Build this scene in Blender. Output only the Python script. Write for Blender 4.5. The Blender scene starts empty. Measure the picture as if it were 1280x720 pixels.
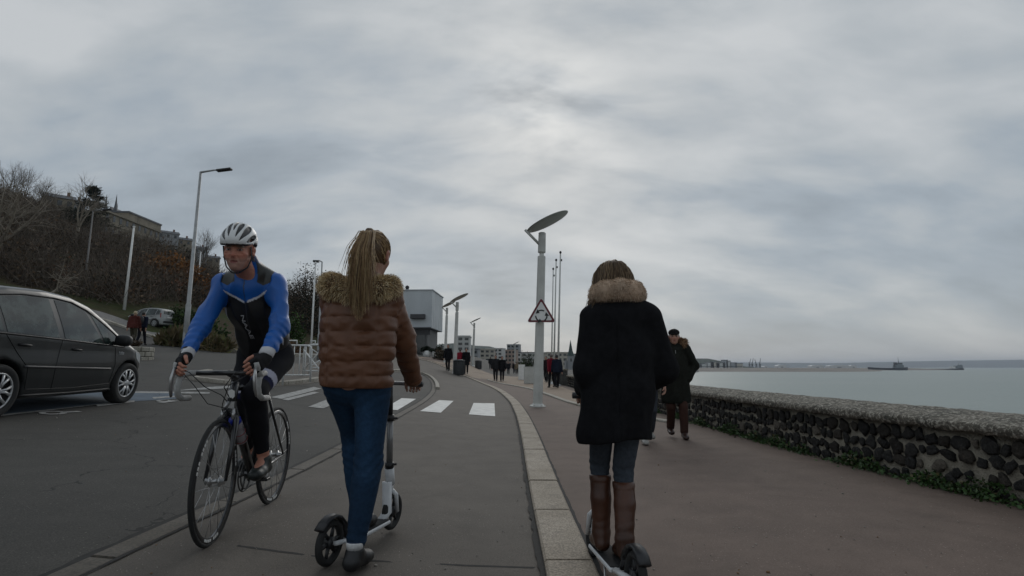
import bpy, bmesh, math, random
import numpy as np
from mathutils import Vector, Matrix, geometry
random.seed(7); rng = np.random.default_rng(11)
R = math.radians
SC = bpy.context.scene
COL = SC.collection

# ------------------------------------------------------------------ camera
CAM_Z = 1.05; PITCH = R(8.05); FPX = 700.0
cp, sp = math.cos(PITCH), math.sin(PITCH)
cam_d = bpy.data.cameras.new('camera'); cam = bpy.data.objects.new('camera', cam_d); COL.objects.link(cam)
cam.location = (0, 0, CAM_Z); cam.rotation_euler = (math.pi/2 + PITCH, 0, 0)
cam_d.sensor_width = 36; cam_d.lens = 36*FPX/1280; cam_d.clip_start = .05; cam_d.clip_end = 30000
SC.camera = cam

# ------------------------------------------------------------------ terrain heights
def sstep(x, a, b):
    t = np.clip((x-a)/(b-a), 0, 1); return t*t*(3-2*t)
def XB(y): return np.where(np.asarray(y) < 60, -25+.13*(np.asarray(y)-20), -19.8-.06*(np.asarray(y)-60))
def ground(x, y):
    """land height: nearly flat promenade, road climbing to the left and uphill, wooded hill beyond"""
    x = np.asarray(x, float); y = np.asarray(y, float)
    d = -x-.6; L = .5*(d+np.sqrt(d*d+.3))
    L = np.where(L > 26, 26+(L-26)*.15, L)
    e = y-9.5; E = .5*(e+np.sqrt(e*e+4)); E = np.minimum(E, 80)
    z = .08*L + .03*E*sstep(-x, 1, 7)
    h = XB(y)-x; H = .5*(h+np.sqrt(h*h+9))*sstep(y, -40, 10)
    H = np.minimum(H, 130)
    hill = .36*H
    hill = np.where(hill > 30, 30+(1-np.exp(-(hill-30)/14))*14, hill)
    hill = hill*sstep(y, 5, 40)*(1-.75*sstep(y, 260, 420))
    hill = hill + sstep(H, 3, 15)*(1.1*np.sin(x*.13+1)*np.cos(y*.09)+.7*np.sin(x*.31+y*.22))
    return z+hill
def gz(x, y): return float(ground(x, y))
def ray(u, v):
    xc, yc = (u-640)/FPX, (360-v)/FPX
    return np.array([xc, cp-yc*sp, sp+yc*cp])
def col(u, v, Y):
    d = ray(u, v); t = Y/d[1]; return np.array([d[0]*t, Y, CAM_Z+d[2]*t])
def gp(u, v):
    """where the sight line of a photo pixel meets the ground"""
    d = ray(u, v); lo = .5; t = .5
    while t < 400:
        p = d*t
        if CAM_Z+p[2] < gz(p[0], p[1]): break
        lo = t; t *= 1.03
    hi = t
    for _ in range(30):
        m = (lo+hi)/2; p = d*m
        if CAM_Z+p[2] < gz(p[0], p[1]): hi = m
        else: lo = m
    p = d*hi
    return (float(p[0]), float(p[1]))
def onground(u, Y, v=450):
    p = col(u, v, Y); return (float(p[0]), float(Y), gz(p[0], Y))

# ------------------------------------------------------------------ materials
def nodes(name):
    m = bpy.data.materials.new(name); m.use_nodes = True
    nt = m.node_tree; nt.nodes.clear()
    o = nt.nodes.new('ShaderNodeOutputMaterial'); b = nt.nodes.new('ShaderNodeBsdfPrincipled')
    nt.links.new(b.outputs[0], o.inputs[0])
    return m, nt, b
def N(nt, t, **kw):
    n = nt.nodes.new(t)
    for k, v in kw.items(): setattr(n, k, v)
    return n
def noise(nt, vec, scale, detail=3, rough=.55, dist=0):
    n = N(nt, 'ShaderNodeTexNoise'); n.inputs['Scale'].default_value = scale
    n.inputs['Detail'].default_value = detail; n.inputs['Roughness'].default_value = rough
    n.inputs['Distortion'].default_value = dist
    if vec is not None: nt.links.new(vec, n.inputs['Vector'])
    return n
def ramp(nt, fac, stops):
    r = N(nt, 'ShaderNodeValToRGB'); e = r.color_ramp.elements
    while len(e) < len(stops): e.new(.5)
    for i, (p, c) in enumerate(stops):
        e[i].position = p; e[i].color = (*c, 1) if len(c) == 3 else c
    nt.links.new(fac, r.inputs[0]); return r
def mixc(nt, fac, a, b, mode='MIX'):
    m = N(nt, 'ShaderNodeMix', data_type='RGBA', blend_type=mode)
    for s, val in ((0, fac), (6, a), (7, b)):
        if isinstance(val, (int, float)): m.inputs[s].default_value = val
        elif isinstance(val, tuple): m.inputs[s].default_value = (*val, 1) if len(val) == 3 else val
        else: nt.links.new(val, m.inputs[s])
    return m.outputs[2]
def math_(nt, op, a, b=None):
    m = N(nt, 'ShaderNodeMath', operation=op)
    for i, val in enumerate((a, b)):
        if val is None: continue
        if isinstance(val, (int, float)): m.inputs[i].default_value = val
        else: nt.links.new(val, m.inputs[i])
    return m.outputs[0]
def bump(nt, b, h, strength, dist=.01):
    n = N(nt, 'ShaderNodeBump'); n.inputs['Strength'].default_value = strength; n.inputs['Distance'].default_value = dist
    nt.links.new(h, n.inputs['Height']); nt.links.new(n.outputs[0], b.inputs['Normal'])
_pm = {}
def pm(name, c=(.5,.5,.5), rough=.6, var=.12, scale=6, metal=0, bmp=0, bscale=80, spec=.5, vcol=False, coat=0, bdist=.004, sheen=0):
    if name in _pm: return _pm[name]
    m, nt, b = nodes(name)
    tc = N(nt, 'ShaderNodeTexCoord'); v = tc.outputs['Object']
    n = noise(nt, v, scale, 4)
    r = ramp(nt, n.outputs[0], [(.3, (1-var,)*3), (.7, (1+var,)*3)])
    if vcol:
        a = N(nt, 'ShaderNodeAttribute', attribute_name='Col'); base = a.outputs[0]
    else: base = c
    nt.links.new(mixc(nt, 1.0, base, r.outputs[0], 'MULTIPLY'), b.inputs['Base Color'])
    b.inputs['Roughness'].default_value = rough; b.inputs['Metallic'].default_value = metal
    b.inputs['Specular IOR Level'].default_value = spec
    b.inputs['Coat Weight'].default_value = coat; b.inputs['Coat Roughness'].default_value = .06
    b.inputs['Sheen Weight'].default_value = sheen
    if bmp: bump(nt, b, noise(nt, v, bscale, 3).outputs[0], bmp, bdist)
    _pm[name] = m; return m

# ------------------------------------------------------------------ objects
def empty(name, label, cat, loc=(0,0,0), rotz=0, group=None, rot=None):
    o = bpy.data.objects.new(name, None); COL.objects.link(o); o.location = loc
    o.rotation_euler = rot if rot else (0, 0, rotz); o.empty_display_size = .1
    tag(o, label, cat, group); return o
def tag(o, label=None, cat=None, group=None, kind=None):
    if label: o['label'] = label
    if cat: o['category'] = cat
    if group: o['group'] = group
    if kind: o['kind'] = kind
    return o
def link(name, me, mats=None, parent=None, label=None):
    o = bpy.data.objects.new(name, me); COL.objects.link(o)
    if mats is not None:
        for m in (mats if isinstance(mats, (list, tuple)) else [mats]): me.materials.append(m)
    if parent is not None: o.parent = parent
    if label: o['label'] = label
    return o
def copy_tree(o, parent=None):
    c = o.copy(); COL.objects.link(c)
    if parent is not None: c.parent = parent
    for ch in [x for x in bpy.data.objects if x.parent == o]: copy_tree(ch, c)
    return c
def npmesh(name, V, F, smooth=True, cols=None):
    """mesh from numpy: V (n,3), F (m,k) with constant k, optional per-vertex colours"""
    V = np.asarray(V, np.float32); F = np.asarray(F, np.int32)
    me = bpy.data.meshes.new(name); me.vertices.add(len(V)); me.vertices.foreach_set('co', V.ravel())
    k = F.shape[1]; me.loops.add(F.size); me.loops.foreach_set('vertex_index', F.ravel())
    me.polygons.add(len(F)); me.polygons.foreach_set('loop_start', np.arange(0, F.size, k, dtype=np.int32))
    me.polygons.foreach_set('use_smooth', np.full(len(F), smooth, bool))
    me.update(calc_edges=True); me.validate()
    if cols is not None: setcol(me, cols)
    return me
def setcol(me, cols):
    a = me.attributes.new('Col', 'FLOAT_COLOR', 'POINT')
    c = np.ones((len(cols), 4), np.float32); c[:, :3] = cols; a.data.foreach_set('color', c.ravel())

class MB:
    """collects shapes into ONE mesh"""
    def __init__(s): s.v = []; s.f = []; s.sm = []; s.c = []; s.cur = None; s.mi = []; s.m = 0
    def add(s, V, F, smooth=False):
        o = len(s.v); s.v += [tuple(map(float, p)) for p in V]
        s.f += [tuple(i+o for i in f) for f in F]; s.sm += [smooth]*len(F); s.mi += [s.m]*len(F)
        s.c += [s.cur or (.5,.5,.5)]*len(V); return s
    def box(s, c, d, rz=0, M=None, bev=0):
        x, y, z = d[0]/2, d[1]/2, d[2]/2
        if bev:
            b = bev; V = []
            for sx in (-1,1):
                for sy in (-1,1):
                    for sz in (-1,1):
                        V += [(sx*(x-b), sy*(y-b), sz*z), (sx*(x-b), sy*y, sz*(z-b)), (sx*x, sy*(y-b), sz*(z-b))]
            bm = bmesh.new(); vs = [bm.verts.new(p) for p in V]
            r = bmesh.ops.convex_hull(bm, input=vs); bm.verts.index_update()
            V = [tuple(q.co) for q in bm.verts]; F = [tuple(q.index for q in f.verts) for f in bm.faces]; bm.free()
        else:
            V = [(-x,-y,-z),(x,-y,-z),(x,y,-z),(-x,y,-z),(-x,-y,z),(x,-y,z),(x,y,z),(-x,y,z)]
            F = [(0,3,2,1),(4,5,6,7),(0,1,5,4),(1,2,6,5),(2,3,7,6),(3,0,4,7)]
        T = Matrix.Translation(Vector(c)) @ (M.to_4x4() if M is not None else Matrix.Rotation(rz, 4, 'Z'))
        return s.add([T @ Vector(p) for p in V], F)
    def tube(s, path, r, n=8, cap=True, closed=False, smooth=True, flat=None):
        P = [Vector(p) for p in path]; k = len(P)
        rs = list(r) if isinstance(r, (list, tuple, np.ndarray)) else [r]*k
        T = []
        for i in range(k):
            a = P[i-1] if (i > 0 or closed) else P[i]; b = P[(i+1) % k] if (i < k-1 or closed) else P[i]
            t = b-a; T.append(t.normalized() if t.length > 1e-9 else Vector((0,0,1)))
        up = Vector((0,0,1)) if abs(T[0].z) < .9 else Vector((1,0,0))
        nrm = (up - T[0]*up.dot(T[0])).normalized(); V = []
        for i in range(k):
            nrm = nrm - T[i]*nrm.dot(T[i]); nrm.normalize(); bi = T[i].cross(nrm)
            for j in range(n):
                a = 2*math.pi*j/n
                V.append(P[i] + (nrm*math.cos(a) + bi*math.sin(a)*(flat or 1))*rs[i])
        F = []
        for i in range(k if closed else k-1):
            i2 = (i+1) % k
            for j in range(n):
                F.append((i*n+j, i*n+(j+1) % n, i2*n+(j+1) % n, i2*n+j))
        if cap and not closed:
            F.append(tuple(range(n-1, -1, -1))); F.append(tuple((k-1)*n+j for j in range(n)))
        return s.add(V, F, smooth)
    def ring(s, c, ax, rad, r, seg=40, n=8, flat=None):
        c = Vector(c); ax = Vector(ax).normalized()
        u = ax.orthogonal().normalized(); w = ax.cross(u)
        V = []; F = []
        for i in range(seg):
            a = 2*math.pi*i/seg; d = u*math.cos(a)+w*math.sin(a)
            for j in range(n):
                b = 2*math.pi*j/n
                V.append(c + d*(rad+r*math.cos(b)) + ax*(r*(flat or 1)*math.sin(b)))
        for i in range(seg):
            for j in range(n):
                F.append((i*n+j, ((i+1) % seg)*n+j, ((i+1) % seg)*n+(j+1) % n, i*n+(j+1) % n))
        return s.add(V, F, True)
    def lathe(s, prof, c=(0,0,0), ax=(0,0,1), seg=24, smooth=True, cap=True):
        c = Vector(c); ax = Vector(ax).normalized(); u = ax.orthogonal().normalized(); w = ax.cross(u)
        V = []; n = seg
        for (r, z) in prof:
            for j in range(n):
                a = 2*math.pi*j/n; V.append(c+ax*z+(u*math.cos(a)+w*math.sin(a))*max(r, 1e-5))
        F = [(i*n+j, i*n+(j+1) % n, (i+1)*n+(j+1) % n, (i+1)*n+j) for i in range(len(prof)-1) for j in range(n)]
        if cap: F.append(tuple(range(n-1, -1, -1))); F.append(tuple((len(prof)-1)*n+j for j in range(n)))
        return s.add(V, F, smooth)
    def prism(s, poly, h, M=None):
        """polygon (x,y) extruded 0..h along z, then transformed by M"""
        n = len(poly); a = sum(poly[i][0]*poly[(i+1) % n][1]-poly[(i+1) % n][0]*poly[i][1] for i in range(n))
        if a < 0: poly = poly[::-1]
        V = [Vector((p[0], p[1], 0)) for p in poly]+[Vector((p[0], p[1], h)) for p in poly]
        if M is not None: V = [M @ q for q in V]
        F = [tuple(range(n-1, -1, -1)), tuple(range(n, 2*n))]+[(i, (i+1) % n, n+(i+1) % n, n+i) for i in range(n)]
        return s.add(V, F)
    def build(s, name, mats, parent=None, label=None, cols=False):
        me = bpy.data.meshes.new(name); me.from_pydata(s.v, [], s.f)
        me.polygons.foreach_set('use_smooth', s.sm); me.polygons.foreach_set('material_index', s.mi)
        if cols: setcol(me, np.array(s.c))
        me.update(); return link(name, me, mats, parent, label)

def drape(name, poly, off, mat, step=.6, parent=None, wob=0):
    """a sheet cut to a ground polygon and laid on the land at height off"""
    P = [Vector(p[:2]) for p in poly]; n = len(P); out = []
    for i in range(n):                                   # refine edges
        a, b = P[i], P[(i+1) % n]; k = max(1, int((b-a).length/step))
        out += [a+(b-a)*(j/k) for j in range(k)]
    nb = len(out); xs = [p.x for p in out]; ys = [p.y for p in out]
    def inside(x, y):
        c = False; j = n-1
        for i in range(n):
            if (P[i].y > y) != (P[j].y > y) and x < (P[j].x-P[i].x)*(y-P[i].y)/(P[j].y-P[i].y)+P[i].x: c = not c
            j = i
        return c
    y = min(ys)+step/2
    while y < max(ys):
        st = step*max(1, y/18); x = min(xs)+st/2
        while x < max(xs):
            if inside(x, y): out.append(Vector((x, y)))
            x += st
        y += st
    res = geometry.delaunay_2d_cdt(out, [(i, (i+1) % nb) for i in range(nb)], [list(range(nb))], 1, 1e-4)
    V = [(p.x, p.y, gz(p.x, p.y)+off) for p in res[0]]
    me = bpy.data.meshes.new(name); me.from_pydata(V, [], [list(f) for f in res[2]])
    me.polygons.foreach_set('use_smooth', [True]*len(me.polygons)); me.update()
    if len(me.polygons) and me.polygons[0].normal.z < 0: me.flip_normals()
    return link(name, me, mat, parent)
def smooth_line(pts, n=6):
    """Catmull-Rom through 2-D points"""
    P = [np.array(p[:2], float) for p in pts]; P = [2*P[0]-P[1]]+P+[2*P[-1]-P[-2]]; out = []
    for i in range(1, len(P)-2):
        for j in range(n):
            t = j/n
            out.append(.5*((2*P[i])+(P[i+1]-P[i-1])*t+(2*P[i-1]-5*P[i]+4*P[i+1]-P[i+2])*t*t+(3*P[i]-P[i-1]-3*P[i+1]+P[i+2])*t**3))
    out.append(P[-2]); return [(float(p[0]), float(p[1])) for p in out]

# ------------------------------------------------------------------ implicit surfaces (bodies, clothes, car shell)
def A(*x): return np.array(x, np.float32)
def C(a, b, ra, rb=None, ax=None, s=1., k=None): return ('c', A(*a), A(*b), ra, ra if rb is None else rb, None if ax is None else A(*ax)/np.linalg.norm(ax), s, k)
def E(c, r, Rm=None, k=None): return ('e', A(*c), A(*r), None if Rm is None else np.array(Rm, np.float32), k)
def SUB(p, k=.01): return ('s', p, k)
def chain(pts, rs, ax=None, s=1., k=None): return [C(pts[i], pts[i+1], rs[i], rs[i+1], ax, s, k) for i in range(len(pts)-1)]
def ev(p, P):
    if p[0] == 's': return ev(p[1], P)
    if p[0] == 'c':
        _, a, b, ra, rb, ax, s, _k = p
        pa = P-a; ba = b-a; bb = float(ba@ba)
        t = np.clip(pa@ba/bb, 0, 1) if bb > 1e-12 else np.zeros(len(P), np.float32)
        q = pa-t[:, None]*ba
        if ax is not None: q = q+((q@ax)*(1/s-1))[:, None]*ax
        d = np.sqrt((q*q).sum(1))-(ra+(rb-ra)*t)
        return d*min(1, s)
    _, c, r, Rm, _k = p
    q = P-c
    if Rm is not None: q = q@Rm
    k0 = np.sqrt(((q/r)**2).sum(1)); k1 = np.sqrt(((q/(r*r))**2).sum(1))
    return k0*(k0-1)/np.maximum(k1, 1e-6)
def bbox(p):
    if p[0] == 's': return bbox(p[1])
    if p[0] == 'c':
        r = max(p[3], p[4])*max(1, p[6]); return np.minimum(p[1], p[2])-r, np.maximum(p[1], p[2])+r
    r = max(p[2]) if p[3] is not None else p[2]
    return p[1]-r, p[1]+r
def field(prims, P):
    """plain union distance at points, to tell regions apart"""
    return np.min([ev(p, P) for p in prims if p[0] != 's'], axis=0)
def sdf_mesh(name, prims, vox=.01, k=.03, disp=None, color=None, clip=None, extra=None, fn=None, box=None):
    pos = [p for p in prims if p[0] != 's']
    if fn is None:
        bb = [bbox(p) for p in pos]
        lo = np.min([b[0] for b in bb], 0)-3*vox-.02; hi = np.max([b[1] for b in bb], 0)+3*vox+.02
    else: lo, hi = A(*box[0]), A(*box[1])
    dim = np.ceil((hi-lo)/vox).astype(int)+1
    D = np.full(dim, 1., np.float32)
    ax = [lo[i]+vox*np.arange(dim[i], dtype=np.float32) for i in range(3)]
    for p in prims:
        b0, b1 = bbox(p); kk = (p[-1] if p[-1] is not None else k); mg = kk+2.5*vox+.015
        i0 = np.maximum(((b0-mg-lo)/vox).astype(int), 0); i1 = np.minimum(((b1+mg-lo)/vox).astype(int)+2, dim)
        if (i1 <= i0).any(): continue
        g = np.stack(np.meshgrid(*[ax[i][i0[i]:i1[i]] for i in range(3)], indexing='ij'), -1)
        sh = g.shape[:3]; d = ev(p, g.reshape(-1, 3)).reshape(sh)
        sl = tuple(slice(i0[i], i1[i]) for i in range(3)); o = D[sl]
        if p[0] == 's':
            h = np.maximum(kk-np.abs(o+d), 0)/kk; D[sl] = np.maximum(o, -d)+h*h*kk*.25
        else:
            h = np.maximum(kk-np.abs(o-d), 0)/kk; D[sl] = np.minimum(o, d)-h*h*kk*.25
    if fn is not None:
        g = np.stack(np.meshgrid(*ax, indexing='ij'), -1); D = fn(g.reshape(-1, 3)).reshape(dim).astype(np.float32)
    near = np.argwhere(np.abs(D) < .07)
    Pn = lo+near.astype(np.float32)*vox
    if disp is not None: D[tuple(near.T)] += disp(Pn)
    if clip is not None:
        nn = np.argwhere(D < .03); Pc = lo+nn.astype(np.float32)*vox
        D[tuple(nn.T)] = np.maximum(D[tuple(nn.T)], clip(Pc))
    D[[0, -1]] = 1; D[:, [0, -1]] = 1; D[:, :, [0, -1]] = 1
    S = D < 0; c = [(i, j, l) for i in (0,1) for j in (0,1) for l in (0,1)]
    cnt = np.zeros(np.array(dim)-1, np.int8)
    for (i, j, l) in c: cnt += S[i:dim[0]-1+i, j:dim[1]-1+j, l:dim[2]-1+l]
    idx = np.argwhere((cnt > 0) & (cnt < 8)); n = len(idx)
    acc = np.zeros((n, 3), np.float32); num = np.zeros(n, np.float32)
    for a in c:
        for q in range(3):
            if a[q] == 1: continue
            b = list(a); b[q] = 1
            d0 = D[tuple((idx+a).T)]; d1 = D[tuple((idx+b).T)]; m = (d0 < 0) != (d1 < 0)
            t = np.where(m, d0/np.where(m, d0-d1, 1), 0)
            pt = np.tile(np.array(a, np.float32), (n, 1)); pt[:, q] = t
            acc += pt*m[:, None]; num += m
    V = lo+(idx+acc/num[:, None])*vox
    mp = np.full(np.array(dim)-1, -1, np.int32); mp[tuple(idx.T)] = np.arange(n)
    F = []
    for q in range(3):
        a = S[tuple(slice(0, -1) if i == q else slice(1, -1) for i in range(3))]
        b = S[tuple(slice(1, None) if i == q else slice(1, -1) for i in range(3))]
        e = np.argwhere(a != b)
        for i in range(3):
            if i != q: e[:, i] += 1
        u, w = (q+1) % 3, (q+2) % 3
        U = np.zeros(3, int); U[u] = 1; W = np.zeros(3, int); W[w] = 1
        f = np.stack([mp[tuple((e-U-W).T)], mp[tuple((e-W).T)], mp[tuple(e.T)], mp[tuple((e-U).T)]], 1)
        flip = ~S[tuple(e.T)]; f[flip] = f[flip][:, ::-1]; F.append(f)
    F = np.concatenate(F); F = F[(F >= 0).all(1)]
    cols = None if color is None else color(V)
    if extra is not None:
        V, F, cols = extra(V, F, cols)
    return npmesh(name, V, F, True, cols)
def normals(me):
    n = np.zeros(len(me.vertices)*3, np.float32); v = n.copy()
    me.vertices.foreach_get('co', v); me.vertices.foreach_get('normal', n)
    return v.reshape(-1, 3), n.reshape(-1, 3)
_wr = np.random.default_rng(3); _WK = _wr.normal(size=(14, 3)); _WK /= np.linalg.norm(_WK, axis=1)[:, None]; _WP = _wr.uniform(0, 6.28, 14)
def wrinkle(P, f=30., st=(1,1,1)):
    """cheap smooth noise in about -1..1"""
    Q = P*np.array(st, np.float32); s = 0
    for i in range(14): s = s+np.sin(Q@(_WK[i]*f*(.6+.12*i))+_WP[i]+1.5*np.sin(Q@(_WK[-i-1]*f*.4)+i))
    return s/4.5
def ik(a, c, l1, l2, pole):
    a, c, pole = (np.array(x, float) for x in (a, c, pole)); d = c-a; L = np.linalg.norm(d); L2 = min(L, (l1+l2)*.999)
    x = (l1*l1-l2*l2+L2*L2)/(2*L2); h = math.sqrt(max(l1*l1-x*x, 0)); u = d/L
    w = pole-u*(pole@u); w /= np.linalg.norm(w); return a+u*x+w*h
def paint(n, c): return np.tile(np.array(c, np.float32), (n, 1))
def fur(mb, pts, nrm, n, ln, wd, cols, droop=.3, seed=1, tang=.6):
    r = np.random.default_rng(seed); ii = r.integers(0, len(pts), n)
    for i in ii:
        p = pts[i]; d = nrm[i]+r.normal(size=3)*tang*.5; d[2] -= droop; d /= np.linalg.norm(d)
        s = np.cross(d, r.normal(size=3)); s /= np.linalg.norm(s); L = ln*r.uniform(.6, 1.2); w = wd*r.uniform(.7, 1.3)
        m = p+d*L*.55; e = p+d*L*.9+np.array([0, 0, -.25*L])
        mb.cur = cols[r.integers(0, len(cols))]
        mb.add([p-s*w-d*.004, p+s*w-d*.004, m+s*w*.8, m-s*w*.8, e], [(0,1,2,3), (3,2,4)], True)
# ================================================================== WORLD
SUN_EL, SUN_AZ = R(26), R(3)          # sun behind the cloud, ahead and a little right
w = bpy.data.worlds.new('World'); SC.world = w; w.use_nodes = True
nt = w.node_tree; nt.nodes.clear()
wo = N(nt, 'ShaderNodeOutputWorld'); bg = N(nt, 'ShaderNodeBackground'); bg.inputs[1].default_value = .1
sky = N(nt, 'ShaderNodeTexSky', sky_type='NISHITA', sun_disc=False, sun_elevation=SUN_EL, sun_rotation=SUN_AZ)
tc = N(nt, 'ShaderNodeTexCoord'); sx = N(nt, 'ShaderNodeSeparateXYZ'); nt.links.new(tc.outputs['Generated'], sx.inputs[0])
zz = math_(nt, 'ADD', math_(nt, 'MAXIMUM', sx.outputs[2], 0.0), .42)
cx = N(nt, 'ShaderNodeCombineXYZ')
nt.links.new(math_(nt, 'DIVIDE', sx.outputs[0], zz), cx.inputs[0]); nt.links.new(math_(nt, 'DIVIDE', sx.outputs[1], zz), cx.inputs[1])
mp = N(nt, 'ShaderNodeMapping'); mp.inputs['Rotation'].default_value = (0, 0, R(-32)); mp.inputs['Scale'].default_value = (.62, 1.25, 1); mp.inputs['Location'].default_value = (9.3, 1.1, 2)
nt.links.new(cx.outputs[0], mp.inputs[0])
n1 = noise(nt, mp.outputs[0], 2.1, 4, .46, .45); n2 = noise(nt, mp.outputs[0], 5.0, 7, .55, .25)
cl = math_(nt, 'ADD', math_(nt, 'MULTIPLY', n1.outputs[0], .62), math_(nt, 'MULTIPLY', n2.outputs[0], .38))
cr = ramp(nt, cl, [(.37, (2.42, 2.78, 3.12)), (.46, (3.0, 3.42, 3.82)), (.535, (3.75, 4.05, 4.27)), (.64, (4.75, 4.95, 5.08))])
# thin place in the cloud in front of the sun
sd = Vector((math.sin(SUN_AZ)*math.cos(SUN_EL), math.cos(SUN_AZ)*math.cos(SUN_EL), math.sin(SUN_EL)))
dp = N(nt, 'ShaderNodeVectorMath', operation='DOT_PRODUCT'); nt.links.new(tc.outputs['Generated'], dp.inputs[0]); dp.inputs[1].default_value = sd
gl = math_(nt, 'POWER', math_(nt, 'MAXIMUM', dp.outputs['Value'], 0.0), 190.0); gl2 = math_(nt, 'POWER', math_(nt, 'MAXIMUM', dp.outputs['Value'], 0.0), 14.0)
thin = ramp(nt, n2.outputs[0], [(.36, (0,0,0)), (.60, (1,1,1))])
glm = math_(nt, 'MULTIPLY', math_(nt, 'ADD', math_(nt, 'MULTIPLY', gl, .60), math_(nt, 'MULTIPLY', gl2, .17)), math_(nt, 'ADD', math_(nt, 'MULTIPLY', thin.outputs[0], 1.0), .04))
c2 = mixc(nt, glm, cr.outputs[0], (6.9, 7.0, 6.9))
# paler, warmer band low over the horizon
hz = math_(nt, 'POWER', math_(nt, 'SUBTRACT', 1.0, math_(nt, 'MINIMUM', math_(nt, 'MAXIMUM', sx.outputs[2], 0.0), 1.0)), 14.0)
c3 = mixc(nt, math_(nt, 'MULTIPLY', hz, .55), c2, (4.15, 4.10, 3.92))
c4 = mixc(nt, .955, sky.outputs[0], c3)
nt.links.new(c4, bg.inputs[0]); nt.links.new(bg.outputs[0], wo.inputs[0])
sl = bpy.data.lights.new('sun', 'SUN'); sl.energy = .5; sl.angle = R(28); sl.color = (1, .96, .9)
so = bpy.data.objects.new('sun', sl); COL.objects.link(so); so.rotation_euler = sd.to_track_quat('Z', 'Y').to_euler()
SC.view_settings.view_transform = 'Standard'; SC.view_settings.look = 'None'; SC.view_settings.exposure = .22; SC.view_settings.gamma = 1
SC.cycles.use_denoising = True; SC.cycles.max_bounces = 6; SC.cycles.volume_bounces = 0
SC.cycles.use_adaptive_sampling = True; SC.cycles.adaptive_threshold = .01

# ================================================================== GROUND MATERIALS
def tarmac(name, base, fleck, patch, fs=160, cracks=0, rough=.85):
    m, nt, b = nodes(name); tc = N(nt, 'ShaderNodeTexCoord'); v = tc.outputs['Object']
    big = noise(nt, v, .55, 5, .6, .6); mid = noise(nt, v, 3.1, 4); fine = noise(nt, v, fs, 2, .6)
    c = mixc(nt, ramp(nt, big.outputs[0], [(.38, (0,0,0)), (.66, (1,1,1))]).outputs[0], base, patch)
    c = mixc(nt, 1.0, c, ramp(nt, mid.outputs[0], [(.25, (.80,.80,.80)), (.75, (1.18,1.18,1.18))]).outputs[0], 'MULTIPLY')
    c = mixc(nt, ramp(nt, fine.outputs[0], [(.46, (0,0,0)), (.72, (.8,.8,.8))]).outputs[0], c, fleck)
    c = mixc(nt, ramp(nt, fine.outputs[0], [(.28, (.55,.55,.55)), (.44, (0,0,0))]).outputs[0], c, tuple(x*.55 for x in base))
    vf = N(nt, 'ShaderNodeTexVoronoi', feature='F1'); vf.inputs['Scale'].default_value = 34; nt.links.new(v, vf.inputs['Vector'])
    gate = noise(nt, v, 1.7, 3)
    spk = math_(nt, 'MULTIPLY', math_(nt, 'LESS_THAN', vf.outputs['Distance'], .12), math_(nt, 'GREATER_THAN', gate.outputs[0], .52))
    c = mixc(nt, math_(nt, 'MULTIPLY', spk, .55), c, tuple(min(1, x*2.4) for x in fleck))
    gs = N(nt, 'ShaderNodeTexVoronoi', feature='F1'); gs.inputs['Scale'].default_value = 2.3; nt.links.new(v, gs.inputs['Vector'])
    gum = math_(nt, 'MULTIPLY', math_(nt, 'LESS_THAN', gs.outputs['Distance'], .045), math_(nt, 'GREATER_THAN', mid.outputs[0], .5))
    c = mixc(nt, math_(nt, 'MULTIPLY', gum, .45), c, tuple(x*.4 for x in base))
    stn = noise(nt, v, 1.15, 5, .68, 1.2); c = mixc(nt, ramp(nt, stn.outputs[0], [(.56, (0,0,0)), (.68, (.42,.42,.42))]).outputs[0], c, tuple(x*.62 for x in base))
    if cracks:
        dn = noise(nt, v, 1.4, 4); av = N(nt, 'ShaderNodeVectorMath', operation='ADD'); nt.links.new(v, av.inputs[0])
        sc_ = N(nt, 'ShaderNodeVectorMath', operation='SCALE'); nt.links.new(dn.outputs['Color'], sc_.inputs[0]); sc_.inputs[3].default_value = .9
        nt.links.new(sc_.outputs[0], av.inputs[1])
        vc = N(nt, 'ShaderNodeTexVoronoi', feature='DISTANCE_TO_EDGE'); vc.inputs['Scale'].default_value = .42; nt.links.new(av.outputs[0], vc.inputs['Vector'])
        g2 = noise(nt, v, .8, 2)
        cm = math_(nt, 'MULTIPLY', math_(nt, 'LESS_THAN', vc.outputs['Distance'], .0035), math_(nt, 'GREATER_THAN', g2.outputs[0], .5))
        c = mixc(nt, math_(nt, 'MULTIPLY', cm, cracks), c, (.012, .012, .012))
    nt.links.new(c, b.inputs['Base Color']); b.inputs['Roughness'].default_value = rough; b.inputs['Specular IOR Level'].default_value = .35
    bump(nt, b, fine.outputs[0], .35, .004); return m
M_road = tarmac('road_asphalt', (.052, .049, .0435), (.100, .094, .084), (.036, .0345, .032), 120, .8)
M_path = tarmac('path_asphalt', (.114, .098, .083), (.17, .15, .128), (.095, .082, .070), 170)
M_prom = tarmac('promenade_asphalt', (.146, .106, .086), (.205, .155, .128), (.123, .090, .073), 170)
M_plaza = tarmac('plaza_gravel', (.27, .20, .145), (.33, .26, .2), (.24, .18, .13), 120)
M_pave = tarmac('pavement', (.18, .17, .16), (.24, .23, .22), (.15, .145, .14), 90)
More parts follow.
